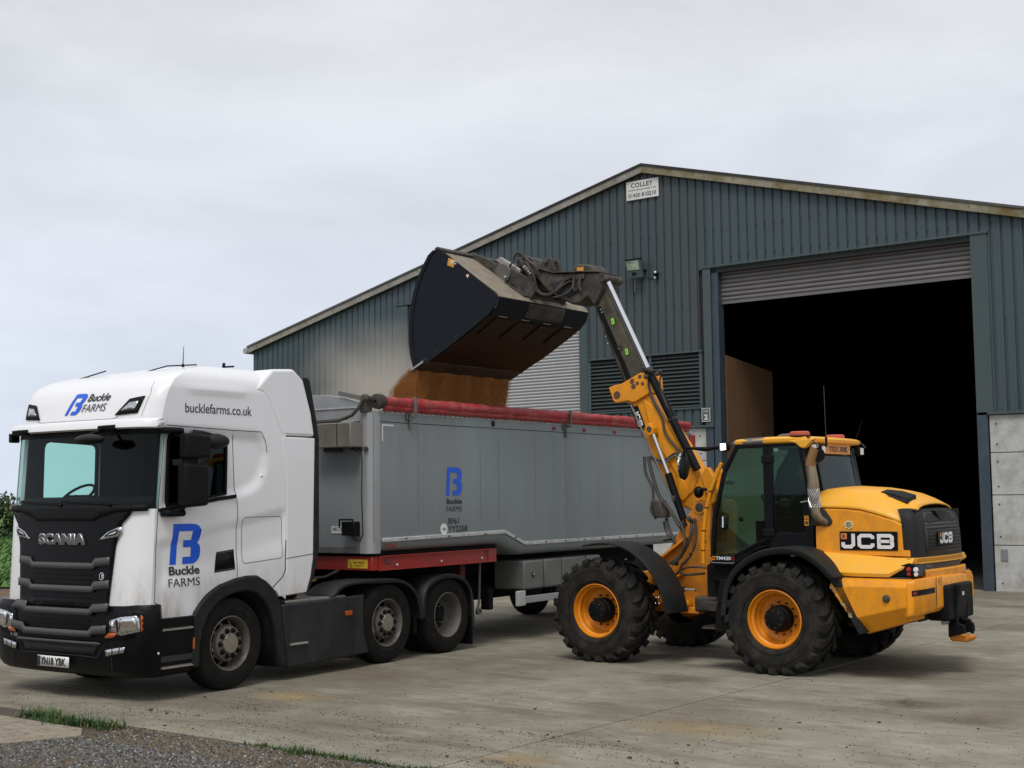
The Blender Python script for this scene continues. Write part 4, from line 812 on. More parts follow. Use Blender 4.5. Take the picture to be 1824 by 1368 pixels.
# wheels
def truck_tyre(w=.30, R_=.505):
    mb = MB(); h = w / 2; mb.lathe([(.285, -h + .03), (.30, -h + .012), (.33, -h + .004), (.40, -h - .004), (.455, -h + .004), (.482, -h + .018), (.497, -h + .045), (R_, -h + .07), (R_, -.055), (R_ - .012, -.05), (R_ - .012, -.04), (R_, -.035), (R_, .035), (R_ - .012, .04), (R_ - .012, .05), (R_, .055), (R_, h - .07), (.497, h - .045), (.482, h - .018), (.40, h), (.30, h - .01), (.285, h - .03)], n=72)
    for rr_ in (.36, .43): mb.lathe([(rr_, -h - .0005), (rr_ + .003, -h - .004), (rr_ + .007, -h - .0005)], n=72)
    return mb
def wheel(x, y, name='wheel', z=.5, w=.30, dish=False, root=lo_):
    t = part(truck_tyre(w), name, M['rubber'], root, at=(x, y, z), sharp=50); h = w / 2
    mb = MB()
    if not dish:
        mb.lathe([(.292, -h + .03), (.300, -h + .008), (.292, -h + .004), (.278, -h + .03), (.262, -h + .06), (.258, .02)], n=60)
        mb.lathe([(.258, -.03), (.235, -.045), (.205, -.075), (.195, -.095), (.188, -h + .035), (.16, -h + .02), (.10, -h + .02)], n=60, skip=lambda i, k: i in (0, 1) and (k % 6) in (1, 2, 3, 4))
        rim = part(mb, 'rim', M['rim'], t, sharp=40)
        mb = MB(); mb.lathe([(.262, 0), (.15, 0)], n=40); part(mb, 'brake_drum', M['under'], rim)
        mb = MB(); mb.lathe([(.11, -h + .025), (.11, -h + .005), (.10, -h - .008), (.004, -h - .012)], n=32); part(mb, 'hub', M['hubcap'], rim)
        for k in range(10):
            a = 2 * math.pi * k / 10; mb = MB(); cx, cz = .143 * math.cos(a), .143 * math.sin(a); mb.cyl(.030, -h + .02, -h + .015, (cx, cz), 'y', 12); mb.cyl(.017, -h + .02, -h - .012, (cx, cz), 'y', 6); mb.cyl(.012, -h - .012, -h - .022, (cx, cz), 'y', 8); part(mb, 'wheel_nut', M['under'], rim)
    else:
        mb.lathe([(.292, -h + .03), (.300, -h + .008), (.292, -h + .004), (.275, -h + .04), (.262, -h + .10), (.255, .06), (.235, .09)], n=60)
        mb.lathe([(.24, .08), (.215, .085), (.17, .075), (.165, .06), (.10, .06)], n=60, skip=lambda i, k: i == 1 and (k % 12) in (0, 1, 2, 3, 4))
        rim = part(mb, 'rim', pm('dusty drive rim', (.11, .105, .095), .6, .2, .2, 8, (.14, .115, .085), .7, 6), t, sharp=40)
        mb = MB(); mb.lathe([(.25, .11), (.001, .11)], n=30); part(mb, 'brake_drum', M['seam'], rim)
        mb = MB(); mb.lathe([(.10, .065), (.095, .0), (.075, -.02), (.03, -.03), (.001, -.03)], n=24); part(mb, 'hub', M['under'], rim)
        for k in range(10):
            a = 2 * math.pi * k / 10; mb = MB(); mb.cyl(.018, .06, .03, (.135 * math.cos(a), .135 * math.sin(a)), 'y', 6); part(mb, 'wheel_nut', M['under'], rim)
    return t
wf = wheel(0, .175); wm = wheel(2.70, .175); wd_ = wheel(3.97, .175, dish=True)
def wcopy(o, x, y, z=.5, root=lo_, flip=False):
    c = dup(o, root, Vector((x, y, z)) - OFF[root.name])
    if flip: c.rotation_euler = (0, 0, math.pi)
    return c
for x in (0, 2.70): wcopy(wf, x, 2.28, flip=True)
wcopy(wd_, 3.97, .50); wcopy(wd_, 3.97, 2.30, flip=True); wcopy(wd_, 3.97, 1.98, flip=True)
for x in (0, 2.7, 3.97): mb = MB(); mb.tube([(x, .3, .5), (x, 2.2, .5)], .07, 10); part(mb, 'axle', M['under'], lo_)

# ================================================================= TRAILER
tr_ = thing('bulk_trailer', FT, 'long silver aluminium bulk tipping trailer with a rolled red top sheet', 'trailer', (7, 1.25, 0))
def zo(x): return tab([(5.20, 0), (5.74, -.17)], x)
mb = MB(); sec = []
for x in (2.40, 3.0, 4.0, 5.0, 5.2, 5.27, 5.45, 5.6, 5.70, 5.78, 7.0, 9.0, 11.18):
    o = zo(x); sec.append([(x, y, z) for y, z in [(0, 3.15), (.0, 3.04), (0, 2.3), (0, 1.53 + o), (.012, 1.475 + o), (.045, 1.425 + o), (.10, 1.395 + o), (.17, 1.385 + o), (2.33, 1.385 + o), (2.42, 1.41 + o), (2.488, 1.475 + o), (2.5, 1.53 + o), (2.5, 3.15), (2.44, 3.15), (2.44, 1.60 + o), (.06, 1.60 + o), (.06, 3.15)]])
mb.loft(sec, caps=True); tb = part(mb, 'trailer_body', M['alu'], tr_, sharp=40)
mb = MB(); mb.prism([(2.525, -.006), (2.43, -.006), (2.385, .012), (2.352, .045), (2.338, .09), (2.338, .17), (2.525, .17)], 'z', 1.375, 3.135); part(mb, 'corner_post', M['alupost'], tr_, sharp=60)
mb = MB(); mb.prism([(2.525, 2.506), (2.43, 2.506), (2.385, 2.488), (2.352, 2.455), (2.338, 2.41), (2.338, 2.33), (2.525, 2.33)], 'z', 1.375, 3.135); part(mb, 'corner_post', M['alupost'], tr_, sharp=60)
mb = MB(); mb.box(2.36, 2.42, .16, 2.34, 1.46, 3.04); part(mb, 'front_wall', M['alu'], tr_)
mb = MB(); mb.prism([(.17, 3.045), (2.33, 3.045), (2.33, 3.26), (2.1, 3.33), (1.8, 3.385), (1.25, 3.41), (.7, 3.385), (.4, 3.33), (.17, 3.26)], 'x', 2.345, 2.40); part(mb, 'front_dome', M['alupost'], tr_, bev=.006)
mb = MB(); mb.box(2.33, 2.35, .17, 2.33, 3.20, 3.215); mb.box(2.33, 2.36, .17, 2.33, 3.03, 3.05); part(mb, 'dome_rib', M['alurail'], tr_)
mb = MB(); mb.box(2.35, 2.45, .16, 2.34, 1.375, 1.46); part(mb, 'front_sill', M['aludark'], tr_, bev=.005)
mb = MB()                                                            # bright rub rail following the step
RP = [(2.55, 1.535), (5.27, 1.565), (5.77, 1.385), (11.1, 1.385)]
for a, b in zip(RP, RP[1:]): mb.prism([(a[0], a[1] - .026), (b[0], b[1] - .026), (b[0], b[1] + .026), (a[0], a[1] + .026)], 'y', -.028, .0)
rl = part(mb, 'rub_rail', M['alurail'], tr_, bev=.008)
mb = MB(); rnd = random.Random(4)
for x in [2.98, 3.9, 4.75, 5.5] + [6.3 + .55 * k for k in range(9)]:
    z = 1.545 if x < 5.3 else 1.475 if x < 5.7 else 1.385; mb.box(x, x + .06, -.031, -.027, z - .006, z + .008)
part(mb, 'rail_slot', M['seam'], rl)
mb = MB(); mb.box(2.53, 11.1, -.004, .0, 3.022, 3.030); part(mb, 'top_seam', M['seam'], tr_)
mb = MB(); mb.box(2.53, 11.15, -.010, .02, 3.135, 3.165); tr_t = part(mb, 'top_rail', M['alurail'], tr_, bev=.004)
mb = MB()
for k in range(80): mb.box(2.6 + k * .107, 2.62 + k * .107, -.013, -.009, 3.144, 3.156)
part(mb, 'rail_rivets', M['seam'], tr_t)
mb = MB(); rnd = random.Random(11); pth = []; n_ = 90                    # rolled sheet, creased and sagging a little
secs_ = []
for i in range(n_ + 1):
    x = 2.50 + 8.58 * i / n_; r0_ = .072 + .004 * math.sin(i * .9) + rnd.uniform(-.005, .006); s_ = []
    for k in range(20):
        a = 2 * math.pi * k / 20; q = r0_ * (1 + .05 * math.sin(3 * a + i * .21) + rnd.uniform(-.02, .02)); s_.append((x, .0 + q * math.cos(a) - .005, 3.275 + q * math.sin(a) * 1.0))
    secs_.append(s_)
mb.loft(secs_); part(mb, 'rolled_sheet', M['tarp'], tr_, sharp=60)
mb = MB(); mb.loft([[(2.55 + 8.5 * i / 60, -.024 + .004 * math.sin(i * 2.1), 3.165) for i in range(61)], [(2.55 + 8.5 * i / 60, -.034 + .006 * math.sin(i * 1.3), 3.195 + .004 * math.sin(i)) for i in range(61)], [(2.53 + 8.5 * i / 60, -.05, 3.225 + .006 * math.sin(i * 1.7)) for i in range(61)]], closed=False); o = part(mb, 'sheet_flap', M['tarp'], tr_); s = o.modifiers.new('t', 'SOLIDIFY'); s.thickness = .012
mb = MB(); mb.lathe([(.02, 2.44), (.095, 2.45), (.10, 2.52), (.085, 2.58)], (0, 0, 3.28), 'x', 20); part(mb, 'roll_end_ring', M['hose'], tr_)
mb = MB(); mb.lathe([(.001, 2.30), (.05, 2.30), (.06, 2.32), (.06, 2.36), (.04, 2.37), (.04, 2.46), (.001, 2.46)], (0, .08, 3.31), 'x', 20); mb.box(2.3, 2.44, .05, .14, 3.14, 3.28); part(mb, 'winding_gear', M['dusty'], tr_, bev=.006)
mb = MB(); mb.tube([(2.29, .08, 3.31), (2.25, .10, 3.20), (2.22, .2, 3.10), (2.2, .42, 3.035), (2.2, .8, 3.03)], .022, 8); mb.tube([(2.28, .08, 3.29), (2.24, .14, 3.17), (2.24, .3, 3.06), (2.22, .8, 3.05)], .012, 6); part(mb, 'air_hose', M['hose'], tr_)
mb = MB(); mb.prism([(.08, 3.34), (.50, 3.43), (.51, 3.38), (.09, 3.28)], 'x', 2.31, 2.34); part(mb, 'crank_arm', M['aludark'], tr_, bev=.004)
mb = MB(); mb.box(2.10, 2.355, .12, .80, 2.70, 3.01); part(mb, 'control_box', pm('worn stainless box', (.27, .25, .22), .4, .6, .15, 4, (.16, .14, .11), .6, 4, stretch=(1, 1, .4)), tr_, bev=.012)
mb = MB(); mb.box(2.095, 2.10, .335, .345, 2.71, 3.0); part(mb, 'box_lid_seam', M['seam'], tr_)
mb = MB(); mb.box(2.2, 2.34, .45, .66, 2.65, 2.70); part(mb, 'valve_block', M['hose'], tr_, bev=.01)
mb = MB(); mb.tube([(2.3, .3, 2.70), (2.33, .22, 2.665), (2.335, .12, 2.68)], .016, 6); mb.tube([(2.335, .15, 2.66), (2.333, .13, 2.55), (2.333, .14, 2.1), (2.333, .12, 1.62), (2.33, .17, 1.53), (2.31, .26, 1.56), (2.27, .27, 1.64)], .010, 6); mb.lathe([(.001, 2.31), (.03, 2.31), (.03, 2.34)], (0, .06, 2.68), 'x', 12); part(mb, 'electric_cable', M['hose'], tr_)
mb = MB(); mb.box(2.22, 2.345, .17, .38, 1.60, 1.775); part(mb, 'front_lamp', M['black'], tr_, bev=.015)
mb = MB(); mb.tube([(2.20, .17, 1.70), (2.2, .17, 1.80), (2.2, .39, 1.80), (2.2, .39, 1.70)], .012, 6); part(mb, 'lamp_guard', M['black'], tr_)
mb = MB(); mb.box(2.352, 2.36, .44, .66, 1.625, 1.715); sgn = part(mb, 'serial_plate', M['plate'], tr_)
mb = MB(); put(mb, text2('14011D', .05, .01, .19), lambda u, v: (2.350, .645 - u, 1.655 + v)); part(mb, 'serial_lettering', M['ink'], sgn, fin=False)
mb = MB(); mb.ball((2.352, .19, 2.95), .04, 10, (.15, 1, 1.3)); part(mb, 'round_vent', M['alurail'], tr_)
for x in (3.13, 6.95, 10.4):
    mb = MB(); mb.box(x - .03, x + .01, -.035, -.005, 2.95, 3.20); mb.box(x - .018, x + .018, -.115, -.08, 3.14, 3.36); mb.box(x - .014, x + .014, -.10, .0, 3.10, 3.135); mb.box(x - .09, x - .03, -.03, -.005, 3.07, 3.09); mb.box(x - .095, x - .08, -.03, -.005, 3.07, 3.17); part(mb, 'sheet_latch', M['aludark'], tr_, bev=.004)
mb = MB(); mb.ball((5.02, -.005, 3.09), .045, 10, (1, .35, 1)); part(mb, 'vent_hole', M['seam'], tr_)
for x in (6.62, 7.50, 8.45, 9.4, 10.3): mb = MB(); mb.box(x - .04, x + .04, -.02, .0, 3.055, 3.105); part(mb, 'side_marker', M['redlens'], tr_, bev=.01)
mb = MB(); stroke(mb, [(2.80, 2.985), (2.575, 2.985), (2.575, 2.78)], .022, lambda x, z: (x, -.003, z)); part(mb, 'contour_tape', M['plate'], tr_, fin=False)
mb = MB(); blogo(mb, lambda u, v: (3.90 + u * .36, -.004, 2.085 + v * .38)); part(mb, 'trailer_logo', M['blue'], tr_, fin=False)
mb = MB(); put(mb, text2('Buckle', .07, .03, .35), lambda u, v: (3.91 + u, -.004, 1.972 + v)); put(mb, text2('FARMS', .075, -.002, .35), lambda u, v: (3.905 + u, -.004, 1.868 + v)); put(mb, text2('BF61', .08, .015, .23), lambda u, v: (3.95 + u, -.004, 1.705 + v)); put(mb, text2('YY2258', .08, .015, .44), lambda u, v: (3.94 + u, -.004, 1.60 + v)); part(mb, 'trailer_lettering', M['ink'], tr_, fin=False)
mb = MB(); mb.cyl(.075, -.004, .0, (3.85, 1.64), 'y', 24); o = part(mb, 'round_sticker', M['inkw'], tr_); mb = MB(); put(mb, text2('VBG', .035, .01, .08), lambda u, v: (3.81 + u, -.006, 1.622 + v)); part(mb, 'sticker_lettering', M['ink'], o, fin=False)
mb = MB(); put(mb, text2('fruehauf', .05, .02, .26, shear=.2), lambda u, v: (2.61 + u, -.004 + (.03 - v) * 0 - .002, 1.44 + v)); part(mb, 'maker_lettering', M['redlens'], tr_, fin=False)
PJ = pm('faint panel joint', (.12, .135, .14), .5, .3)
for x in (3.3, 4.7, 5.15, 6.1, 6.95, 7.9, 8.7, 9.6): mb = MB(); stroke(mb, [(x, 1.7), (x, 3.0)], .005, lambda a, b: (a, -.0012, b)); part(mb, 'panel_joint', PJ, tr_, fin=False)
# chassis
mb = MB(); mb.box(2.52, 5.25, .13, 2.37, 1.20, 1.38); part(mb, 'body_bearer', M['under'], tr_)
mb = MB(); mb.box(2.50, 5.09, .03, .13, 1.16, 1.335); gb = part(mb, 'gooseneck_beam', M['redsteel'], tr_, bev=.008)
mb = MB(); mb.box(2.50, 5.09, 2.37, 2.47, 1.16, 1.335); part(mb, 'gooseneck_beam', M['redsteel'], tr_, bev=.008)
mb = MB(); mb.box(2.40, 2.50, .03, 2.47, 1.16, 1.335); part(mb, 'front_crossmember', M['redsteel'], tr_, bev=.01)
mb = MB(); mb.box(2.52, 5.09, .01, .03, 1.325, 1.34); mb.box(2.52, 5.09, .01, .03, 1.155, 1.17); mb.box(4.9, 5.09, .015, .03, 1.17, 1.325); mb.box(2.52, 2.56, .01, .03, 1.17, 1.325); part(mb, 'beam_flange', M['redsteel'], gb)
for x, z in ((2.70, 1.27), (4.88, 1.29)): mb = MB(); mb.box(x - .06, x + .06, .022, .03, z - .035, z + .035); part(mb, 'beam_patch', pm('scuffed beam patch', (.12, .03, .03), .6), gb, bev=.003)
for x in (2.88, 3.82, 4.75): mb = MB(); mb.ball((x, .02, 1.215), .02, 8); part(mb, 'shackle', M['chrome'], gb)
mb = MB(); mb.box(2.392, 2.40, .10, .42, 1.19, 1.30); wl = part(mb, 'warning_label', pm('warning yellow', (.62, .40, .03), .5), tr_)
mb = MB(); stroke(mb, [(.375, 1.205), (.40, 1.285), (.345, 1.205)][0:3], .007, lambda y, z: (2.390, y, z), True); put(mb, text2('MAXIMUM', .025, .006, .17), lambda u, v: (2.390, .32 - u, 1.25 + v)); put(mb, text2('CAPACITY', .025, .006, .17), lambda u, v: (2.390, .32 - u, 1.21 + v)); part(mb, 'label_print', M['ink'], wl, fin=False)
for y in (.75, 1.65): mb = MB(); mb.box(2.6, 11.1, y, y + .1, .95, 1.22); part(mb, 'chassis_rail', M['redsteel'] if 0 else M['under'], tr_, bev=.01)
for y in (.30, 2.08):
    mb = MB(); mb.box(4.62, 4.74, y, y + .12, .42, 1.17); mb.box(4.58, 4.78, y - .03, y + .15, .33, .37); mb.box(4.645, 4.715, y + .03, y + .09, .35, .45); part(mb, 'landing_leg', pm('dark red leg', (.10, .012, .010), .6, 0, .2, 5, (.06, .04, .03), .6), tr_, bev=.006)
mb = MB(); mb.tube([(4.95, .2, 1.2), (4.92, .2, .6), (4.88, .2, .50)], .018, 6); mb.lathe([(.02, .17), (.05, .17), (.05, .22), (.02, .22)], (4.9, 0, .47), 'y', 14); part(mb, 'leg_crank', M['aludark'], tr_)
mb = MB(); mb.tube([(4.3, .35, .55), (4.62, .35, .55)], .02, 6); mb.tube([(4.2, .5, 1.1), (4.62, .4, .6)], .02, 6); part(mb, 'leg_brace', M['under'], tr_)
for x0, x1 in ((5.78, 6.29), (6.33, 6.80), (6.83, 7.50), (7.55, 7.95)):
    mb = MB(); mb.box(x0, x1, .0, .55, .715, 1.13 if x0 < 6.9 else 1.13); b_ = part(mb, 'side_locker', M['aludark'], tr_, bev=.03, seg=3)
    if x0 < 6: mb = MB(); mb.cyl(.035, -.01, .0, (6.0, .92), 'y', 16); part(mb, 'lock', M['black'], b_); mb = MB(); mb.cyl(.018, -.016, -.01, (6.0, .93), 'y', 12); part(mb, 'lock_barrel', M['chrome'], b_)
mb = MB(); mb.box(5.4, 8.6, 1.95, 2.48, .40, 1.18); part(mb, 'far_dark_box', M['under'], tr_, bev=.03)  # added dark box, stands for the shadow under the trailer and hides far wheels
mb = MB(); mb.tube([(5.35, 1.0, .72), (6.6, 1.0, .72)], .17, 16); part(mb, 'air_tank', M['under'], tr_)
mb = MB(); mb.box(5.62, 8.0, .0, .04, .52, .62); sg_ = part(mb, 'side_guard', M['alupost'], tr_, bev=.008)
mb = MB(); mb.box(5.60, 5.80, -.005, .05, .49, .705); part(mb, 'guard_post', M['alurail'], sg_, bev=.01)
mb = MB(); mb.box(5.30, 5.42, .3, .45, .45, .75); part(mb, 'guard_bracket', M['under'], tr_, bev=.02)
for x in (9.4, 10.7):
    for y, f in ((.20, False), (2.30, True)):
        c = dup(wd_, tr_, Vector((x, y, .5)) - OFF[tr_.name])
        if f: c.rotation_euler = (0, 0, math.pi)
mb = MB(); mb.box(11.15, 11.25, .0, 2.5, 1.25, 3.15); part(mb, 'tailgate', M['alu'], tr_, bev=.01)
mb = MB(); mb.box(11.12, 11.30, -.04, .05, 2.85, 3.12); part(mb, 'tailgate_hinge', M['redsteel'], tr_, bev=.02)
# ================================================================= WHEELED LOADER
ld = thing('telescopic_loader', FJ, 'yellow telescopic wheeled loader with its raised arm tipping grain into the trailer', 'loader', (1.2, 1.08, 0))
Y0 = 1.03
def plate(pts, y0, y1, name, m, bev=.008, root=ld, seg=2):
    mb = MB(); mb.prism(pts, 'y', y0, y1); return part(mb, name, m, root, bev=bev, seg=seg)
def pin_(x, z, r_, y0, y1, name='pivot_pin', m=None, root=ld):
    mb = MB(); mb.cyl(r_, y0, y1, (x, z), 'y', 20); return part(mb, name, m or M['dusty'], root, bev=.004)
def rod(a, b, r_, name, m, root=ld, n=14):
    mb = MB(); mb.tube([a, b], r_, n); return part(mb, name, m, root)
def hose(pts, r_=.016, name='hydraulic_hose', m=None, root=ld):
    q = [Vector(p) for p in pts]; out = []
    for i in range(len(q) - 1):
        p0, p1, p2, p3 = q[max(i - 1, 0)], q[i], q[i + 1], q[min(i + 2, len(q) - 1)]
        for k in range(5):
            t = k / 5; out.append(.5 * ((2 * p1) + (p2 - p0) * t + (2 * p0 - 5 * p1 + 4 * p2 - p3) * t * t + (3 * p1 - p0 - 3 * p2 + p3) * t ** 3))
    out.append(q[-1]); mb = MB(); mb.tube(out, r_, 7); return part(mb, name, m or M['hose'], root)
# ---- wheels: carcass with chunky staggered lugs
def ag_tyre(R_=.655, w=.50):
    mb = MB(); h = w / 2; Rb = R_ - .045
    mb.lathe([(.32, -h + .07), (.335, -h + .045), (.36, -h + .02), (.43, -h - .004), (.50, -h - .008), (.56, -h + .004), (Rb - .012, -h + .035), (Rb, -h + .08), (Rb + .004, 0), (Rb, h - .08), (Rb - .012, h - .035), (.50, h), (.36, h - .02), (.32, h - .07)], n=76)
    for rr_ in (.385, .50): mb.lathe([(rr_, -h - .006), (rr_ + .004, -h - .013), (rr_ + .010, -h - .006)], n=76)
    n = 21
    for sd in (-1, 1):
        for k in range(n):
            a0 = 2 * math.pi * (k + (.5 if sd > 0 else 0)) / n
            def Pp(r_, y, a): return (r_ * math.cos(a), y, r_ * math.sin(a))
            tw = .115
            rows = []
            for (y, sw, rt, rb, dw) in ((.015, .10, R_, Rb - .01, .055), (.08, .05, R_ + .002, Rb - .01, .062), (.16, .012, R_, Rb - .02, .070), (.225, .0, R_ - .012, Rb - .03, .078), (.262, -.005, R_ - .045, Rb - .06, .075), (.258, -.008, R_ - .095, Rb - .07, .062)):
                a = a0 + sw / R_ * 1.7; hw_ = dw / R_ * .62; yy = sd * y
                rows.append([Pp(rb, yy if y < .25 else sd * (y - .03), a - hw_ * 1.12), Pp(rt, yy, a - hw_), Pp(rt, yy, a + hw_), Pp(rb, yy if y < .25 else sd * (y - .03), a + hw_ * 1.12)])
            mb.loft(rows)
    return mb
def ag_wheel(x, y, z=.63):
    t = part(ag_tyre(), 'wheel', M['tractyre'], ld, at=(x, y, z), sharp=40)
    mb = MB(); mb.lathe([(.332, -.19), (.338, -.215), (.325, -.222), (.318, -.20), (.310, -.16), (.290, -.145), (.286, -.08), (.270, -.065), (.255, -.03), (.215, -.01), (.06, -.01)], n=64); rim = part(mb, 'rim', M['yrim'], t, sharp=40)
    mb = MB(); mb.lathe([(.155, -.01), (.155, -.10), (.148, -.125), (.135, -.135), (.135, -.19), (.12, -.215), (.06, -.225), (.001, -.225)], n=40); hb = part(mb, 'hub', M['black'], rim, sharp=30)
    for k in range(12):
        a = 2 * math.pi * (k + .5) / 12; mb = MB(); q = (.185 * math.cos(a), .185 * math.sin(a)); mb.cyl(.013, -.01, -.045, q, 'y', 6); mb.cyl(.008, -.045, -.06, q, 'y', 8); part(mb, 'wheel_nut', M['slat'], rim)
    for k in range(8):
        a = 2 * math.pi * (k + .3) / 8; mb = MB(); mb.cyl(.008, -.215, -.232, (.095 * math.cos(a), .095 * math.sin(a)), 'y', 6); part(mb, 'hub_bolt', M['dusty'], hb)
    mb = MB(); mb.tube([(.08, -.05, -.255), (.09, -.10, -.265), (.09, -.12, -.268)], .006, 6); part(mb, 'valve', M['black'], rim)
    return t
w1 = ag_wheel(-.02, .05)
for x, y, fl_ in ((2.40, .05, 0), (.02, 2.11, 1), (2.40, 2.11, 1)):
    c = dup(w1, ld, Vector((x, y, .63)) - OFF[ld.name])
    c.rotation_euler = (0, .11 if not fl_ else .2, math.pi if fl_ else 0)
for x in (0, 2.4):
    mb = MB(); mb.lathe([(.05, .2), (.12, .25), (.13, .5), (.10, .8), (.20, .95), (.20, 1.2), (.10, 1.35), (.13, 1.65), (.12, 1.9)], (x, 0, .63), 'y', 20); part(mb, 'axle_housing', M['under'], ld)
# mudguards
def guard(path, y0, y1, m=M['greyplastic'], lip=.07, th=.022, name='mudguard'):
    return fender(path, y0, y1, name, m, lip, ld, th)
FG = smooth([(-.20, 1.435), (.02, 1.475), (.24, 1.475), (.46, 1.415), (.68, 1.28), (.86, 1.07), (.97, .84), (1.01, .63)], 2)
guard(FG, -.20, .32, lip=.02); guard([(x - .02, z) for x, z in FG], 1.84, 2.36, lip=.02)
mb = MB()
for i, j in ((0, 0), (.05, .0), (.012, .07), (.045, .07)): mb.ball((.87 + i, -.215, .76 + j), .009, 8)
part(mb, 'guard_bolt', M['chrome'], ld)
RG = smooth([(1.74, .62), (1.77, .95), (1.88, 1.17), (2.08, 1.33), (2.32, 1.43), (2.58, 1.45), (2.82, 1.41), (3.02, 1.28), (3.17, 1.12)], 2)
guard(RG, -.21, .40, lip=.075); guard(RG, 1.78, 2.37, lip=.075)
plate([(3.04, 1.13), (3.17, 1.12), (3.46, .52), (3.38, .50)], -.10, .35, 'guard_rear', M['greyplastic'])
# steps
plate([(1.70, 1.06), (1.79, 1.06), (1.72, .56), (1.88, .55), (1.88, .50), (1.64, .44), (1.62, .50)], -.14, -.12, 'step_side', M['black'])
for x0, x1, z in ((1.45, 1.68, .50), (1.52, 1.72, .80)):
    mb = MB(); mb.box(x0, x1, -.14, .22, z - .02, z)
    for k in range(6): mb.box(x0 + .02 + k * .036, x0 + .03 + k * .036, -.13, .2, z, z + .014)
    part(mb, 'step_tread', M['dusty'], ld)
plate([(1.45, .52), (1.47, .52), (1.62, .98), (1.58, 1.02)], .20, .22, 'step_side', M['black'])
# ---- rear chassis, tank and counterweight
mb = MB(); mb.box(1.15, 3.6, .55, 1.60, .55, 1.20); part(mb, 'rear_chassis', M['under'], ld, bev=.03)
TK = [(3.045, 1.02), (3.065, 1.105), (3.925, 1.105), (3.925, .665), (3.43, .505)]
def taper(pts, y0, y1, ins, name, m, **k):
    mb = MB(); c = (sum(p[0] for p in pts) / len(pts), sum(p[1] for p in pts) / len(pts))
    mb.loft([[(p[0] + (c[0] - p[0]) * i, y, p[1] + (c[1] - p[1]) * i) for p in pts] for y, i in ((y0, ins), (y0 + .045, 0), (y1, 0))]); return part(mb, name, m, ld, **k)
tk = MB()
secs_ = [[(3.085, -.055, 1.10), (3.07, -.085, 1.02), (3.31, -.10, .665), (3.93, -.10, .80), (3.93, -.085, 1.03), (3.93, -.055, 1.10)]]
tk.add([(3.065, .02, 1.115), (3.93, .02, 1.115), (3.075, -.045, 1.10), (3.93, -.045, 1.10), (3.05, -.10, 1.02), (3.93, -.10, 1.035), (3.30, -.10, .665), (3.93, -.10, .82), (3.43, .03, .50), (3.93, .03, .66), (3.05, .45, 1.02), (3.43, .45, .50), (3.93, .45, .66), (3.065, .45, 1.115), (3.93, .45, 1.115)],
       [(0, 1, 3, 2), (2, 3, 5, 4), (4, 5, 7, 6), (6, 7, 9, 8), (0, 2, 4, 10, 13), (4, 6, 8, 11, 10), (8, 9, 12, 11), (1, 14, 12, 9, 7, 5, 3), (0, 13, 14, 1)])
tank = part(tk, 'fuel_tank_panel', M['yel'], ld, bev=.012, seg=3)
mb = MB(); mb.v = [(p[0], 2 * Y0 - p[1], p[2]) for p in tk.v]; mb.f = tk.f; mb.m = tk.m; part(mb, 'fuel_tank_panel', M['yel'], ld, bev=.012, seg=3)
mb = MB(); mb.lathe([(.001, -.135), (.018, -.135), (.022, -.125), (.034, -.125), (.040, -.108), (.045, -.10)], (3.71, 0, .905), 'y', 20); part(mb, 'filler_cap', M['dusty'], tank)
mb = MB(); rnd = random.Random(6)
for i in range(60):
    t = rnd.random(); x = 3.07 + .36 * t + rnd.uniform(-.0, .035); z = 1.0 - .50 * t - rnd.uniform(-.02, .03) * 0 + .02; s_ = rnd.uniform(.003, .012)
    if (z - .665) * .245 > (x - 3.29) * -.355 * .69 + 9: continue
    x = 3.062 + (1.005 - z) * .70 + rnd.uniform(.004, .04)
    if z > .69: mb.add([(x - s_, -.1035, z), (x, -.1035, z + s_ * 1.4), (x + s_, -.1035, z), (x, -.1035, z - s_ * 1.2)], [(0, 1, 2, 3)])
part(mb, 'paint_chips', pm('chipped paint', (.42, .36, .22), .8), tank, fin=False)
# rear counterweight with chamfered corner, plan outline (x, y)
def cw(o=0): return [(3.935, -.09 + o), (4.00, -.055 + o), (4.06, .12 + o), (4.085 - o, .40), (4.095 - o, .75), (4.095 - o, 1.02), (4.08 - o, 1.38), (4.03 - o, 1.66), (3.95 - o, 1.85 - o), (3.86, 1.98 - o), (3.75, 2.06 - o)]
mb = MB(); rows = []
for zf, zr, o in ((.685, .77, .05), (.71, .80, .0), (1.00, 1.04, 0), (1.075, 1.12, .02), (1.10, 1.145, .05)):
    rows.append([(x, y, zf + (zr - zf) * min(1, max(0, (x - 3.93) / .2))) for x, y in [(3.55, 1.86), (3.55, .3)] + cw(o)])
mb.loft(rows); cwt = part(mb, 'counterweight', M['yel'], ld, bev=.012, seg=2, sharp=30)
mb = MB(); F5 = lambda t, z: None
def cwp(t, z, off=.004):
    P = cw(); i = min(int(t), len(P) - 2); f = t - i; a, b = P[i], P[i + 1]; x = a[0] + (b[0] - a[0]) * f; y = a[1] + (b[1] - a[1]) * f; n = Vector((b[1] - a[1], -(b[0] - a[0]))).normalized(); return (x + n.x * off, y + n.y * off, z)
mb.loft([[cwp(t, z + t * .008) for t in (.75, 1, 1.4, 2, 2.5, 2.9)] for z in (.93, .99)], closed=False); rf = part(mb, 'light_slot', M['gblack'], cwt)
mb = MB(); mb.loft([[cwp(t, z + t * .008, .007) for t in (.95, 1.1, 1.25)] for z in (.943, .975)], closed=False); part(mb, 'reflector', M['redlens'], rf)
mb = MB(); mb.add([cwp(3.3, 1.03, .004), cwp(3.55, 1.03, .004), cwp(3.55, 1.12, .004), cwp(3.3, 1.12, .004)], [(0, 1, 2, 3)]); part(mb, 'label', M['yplate'], cwt, fin=False)
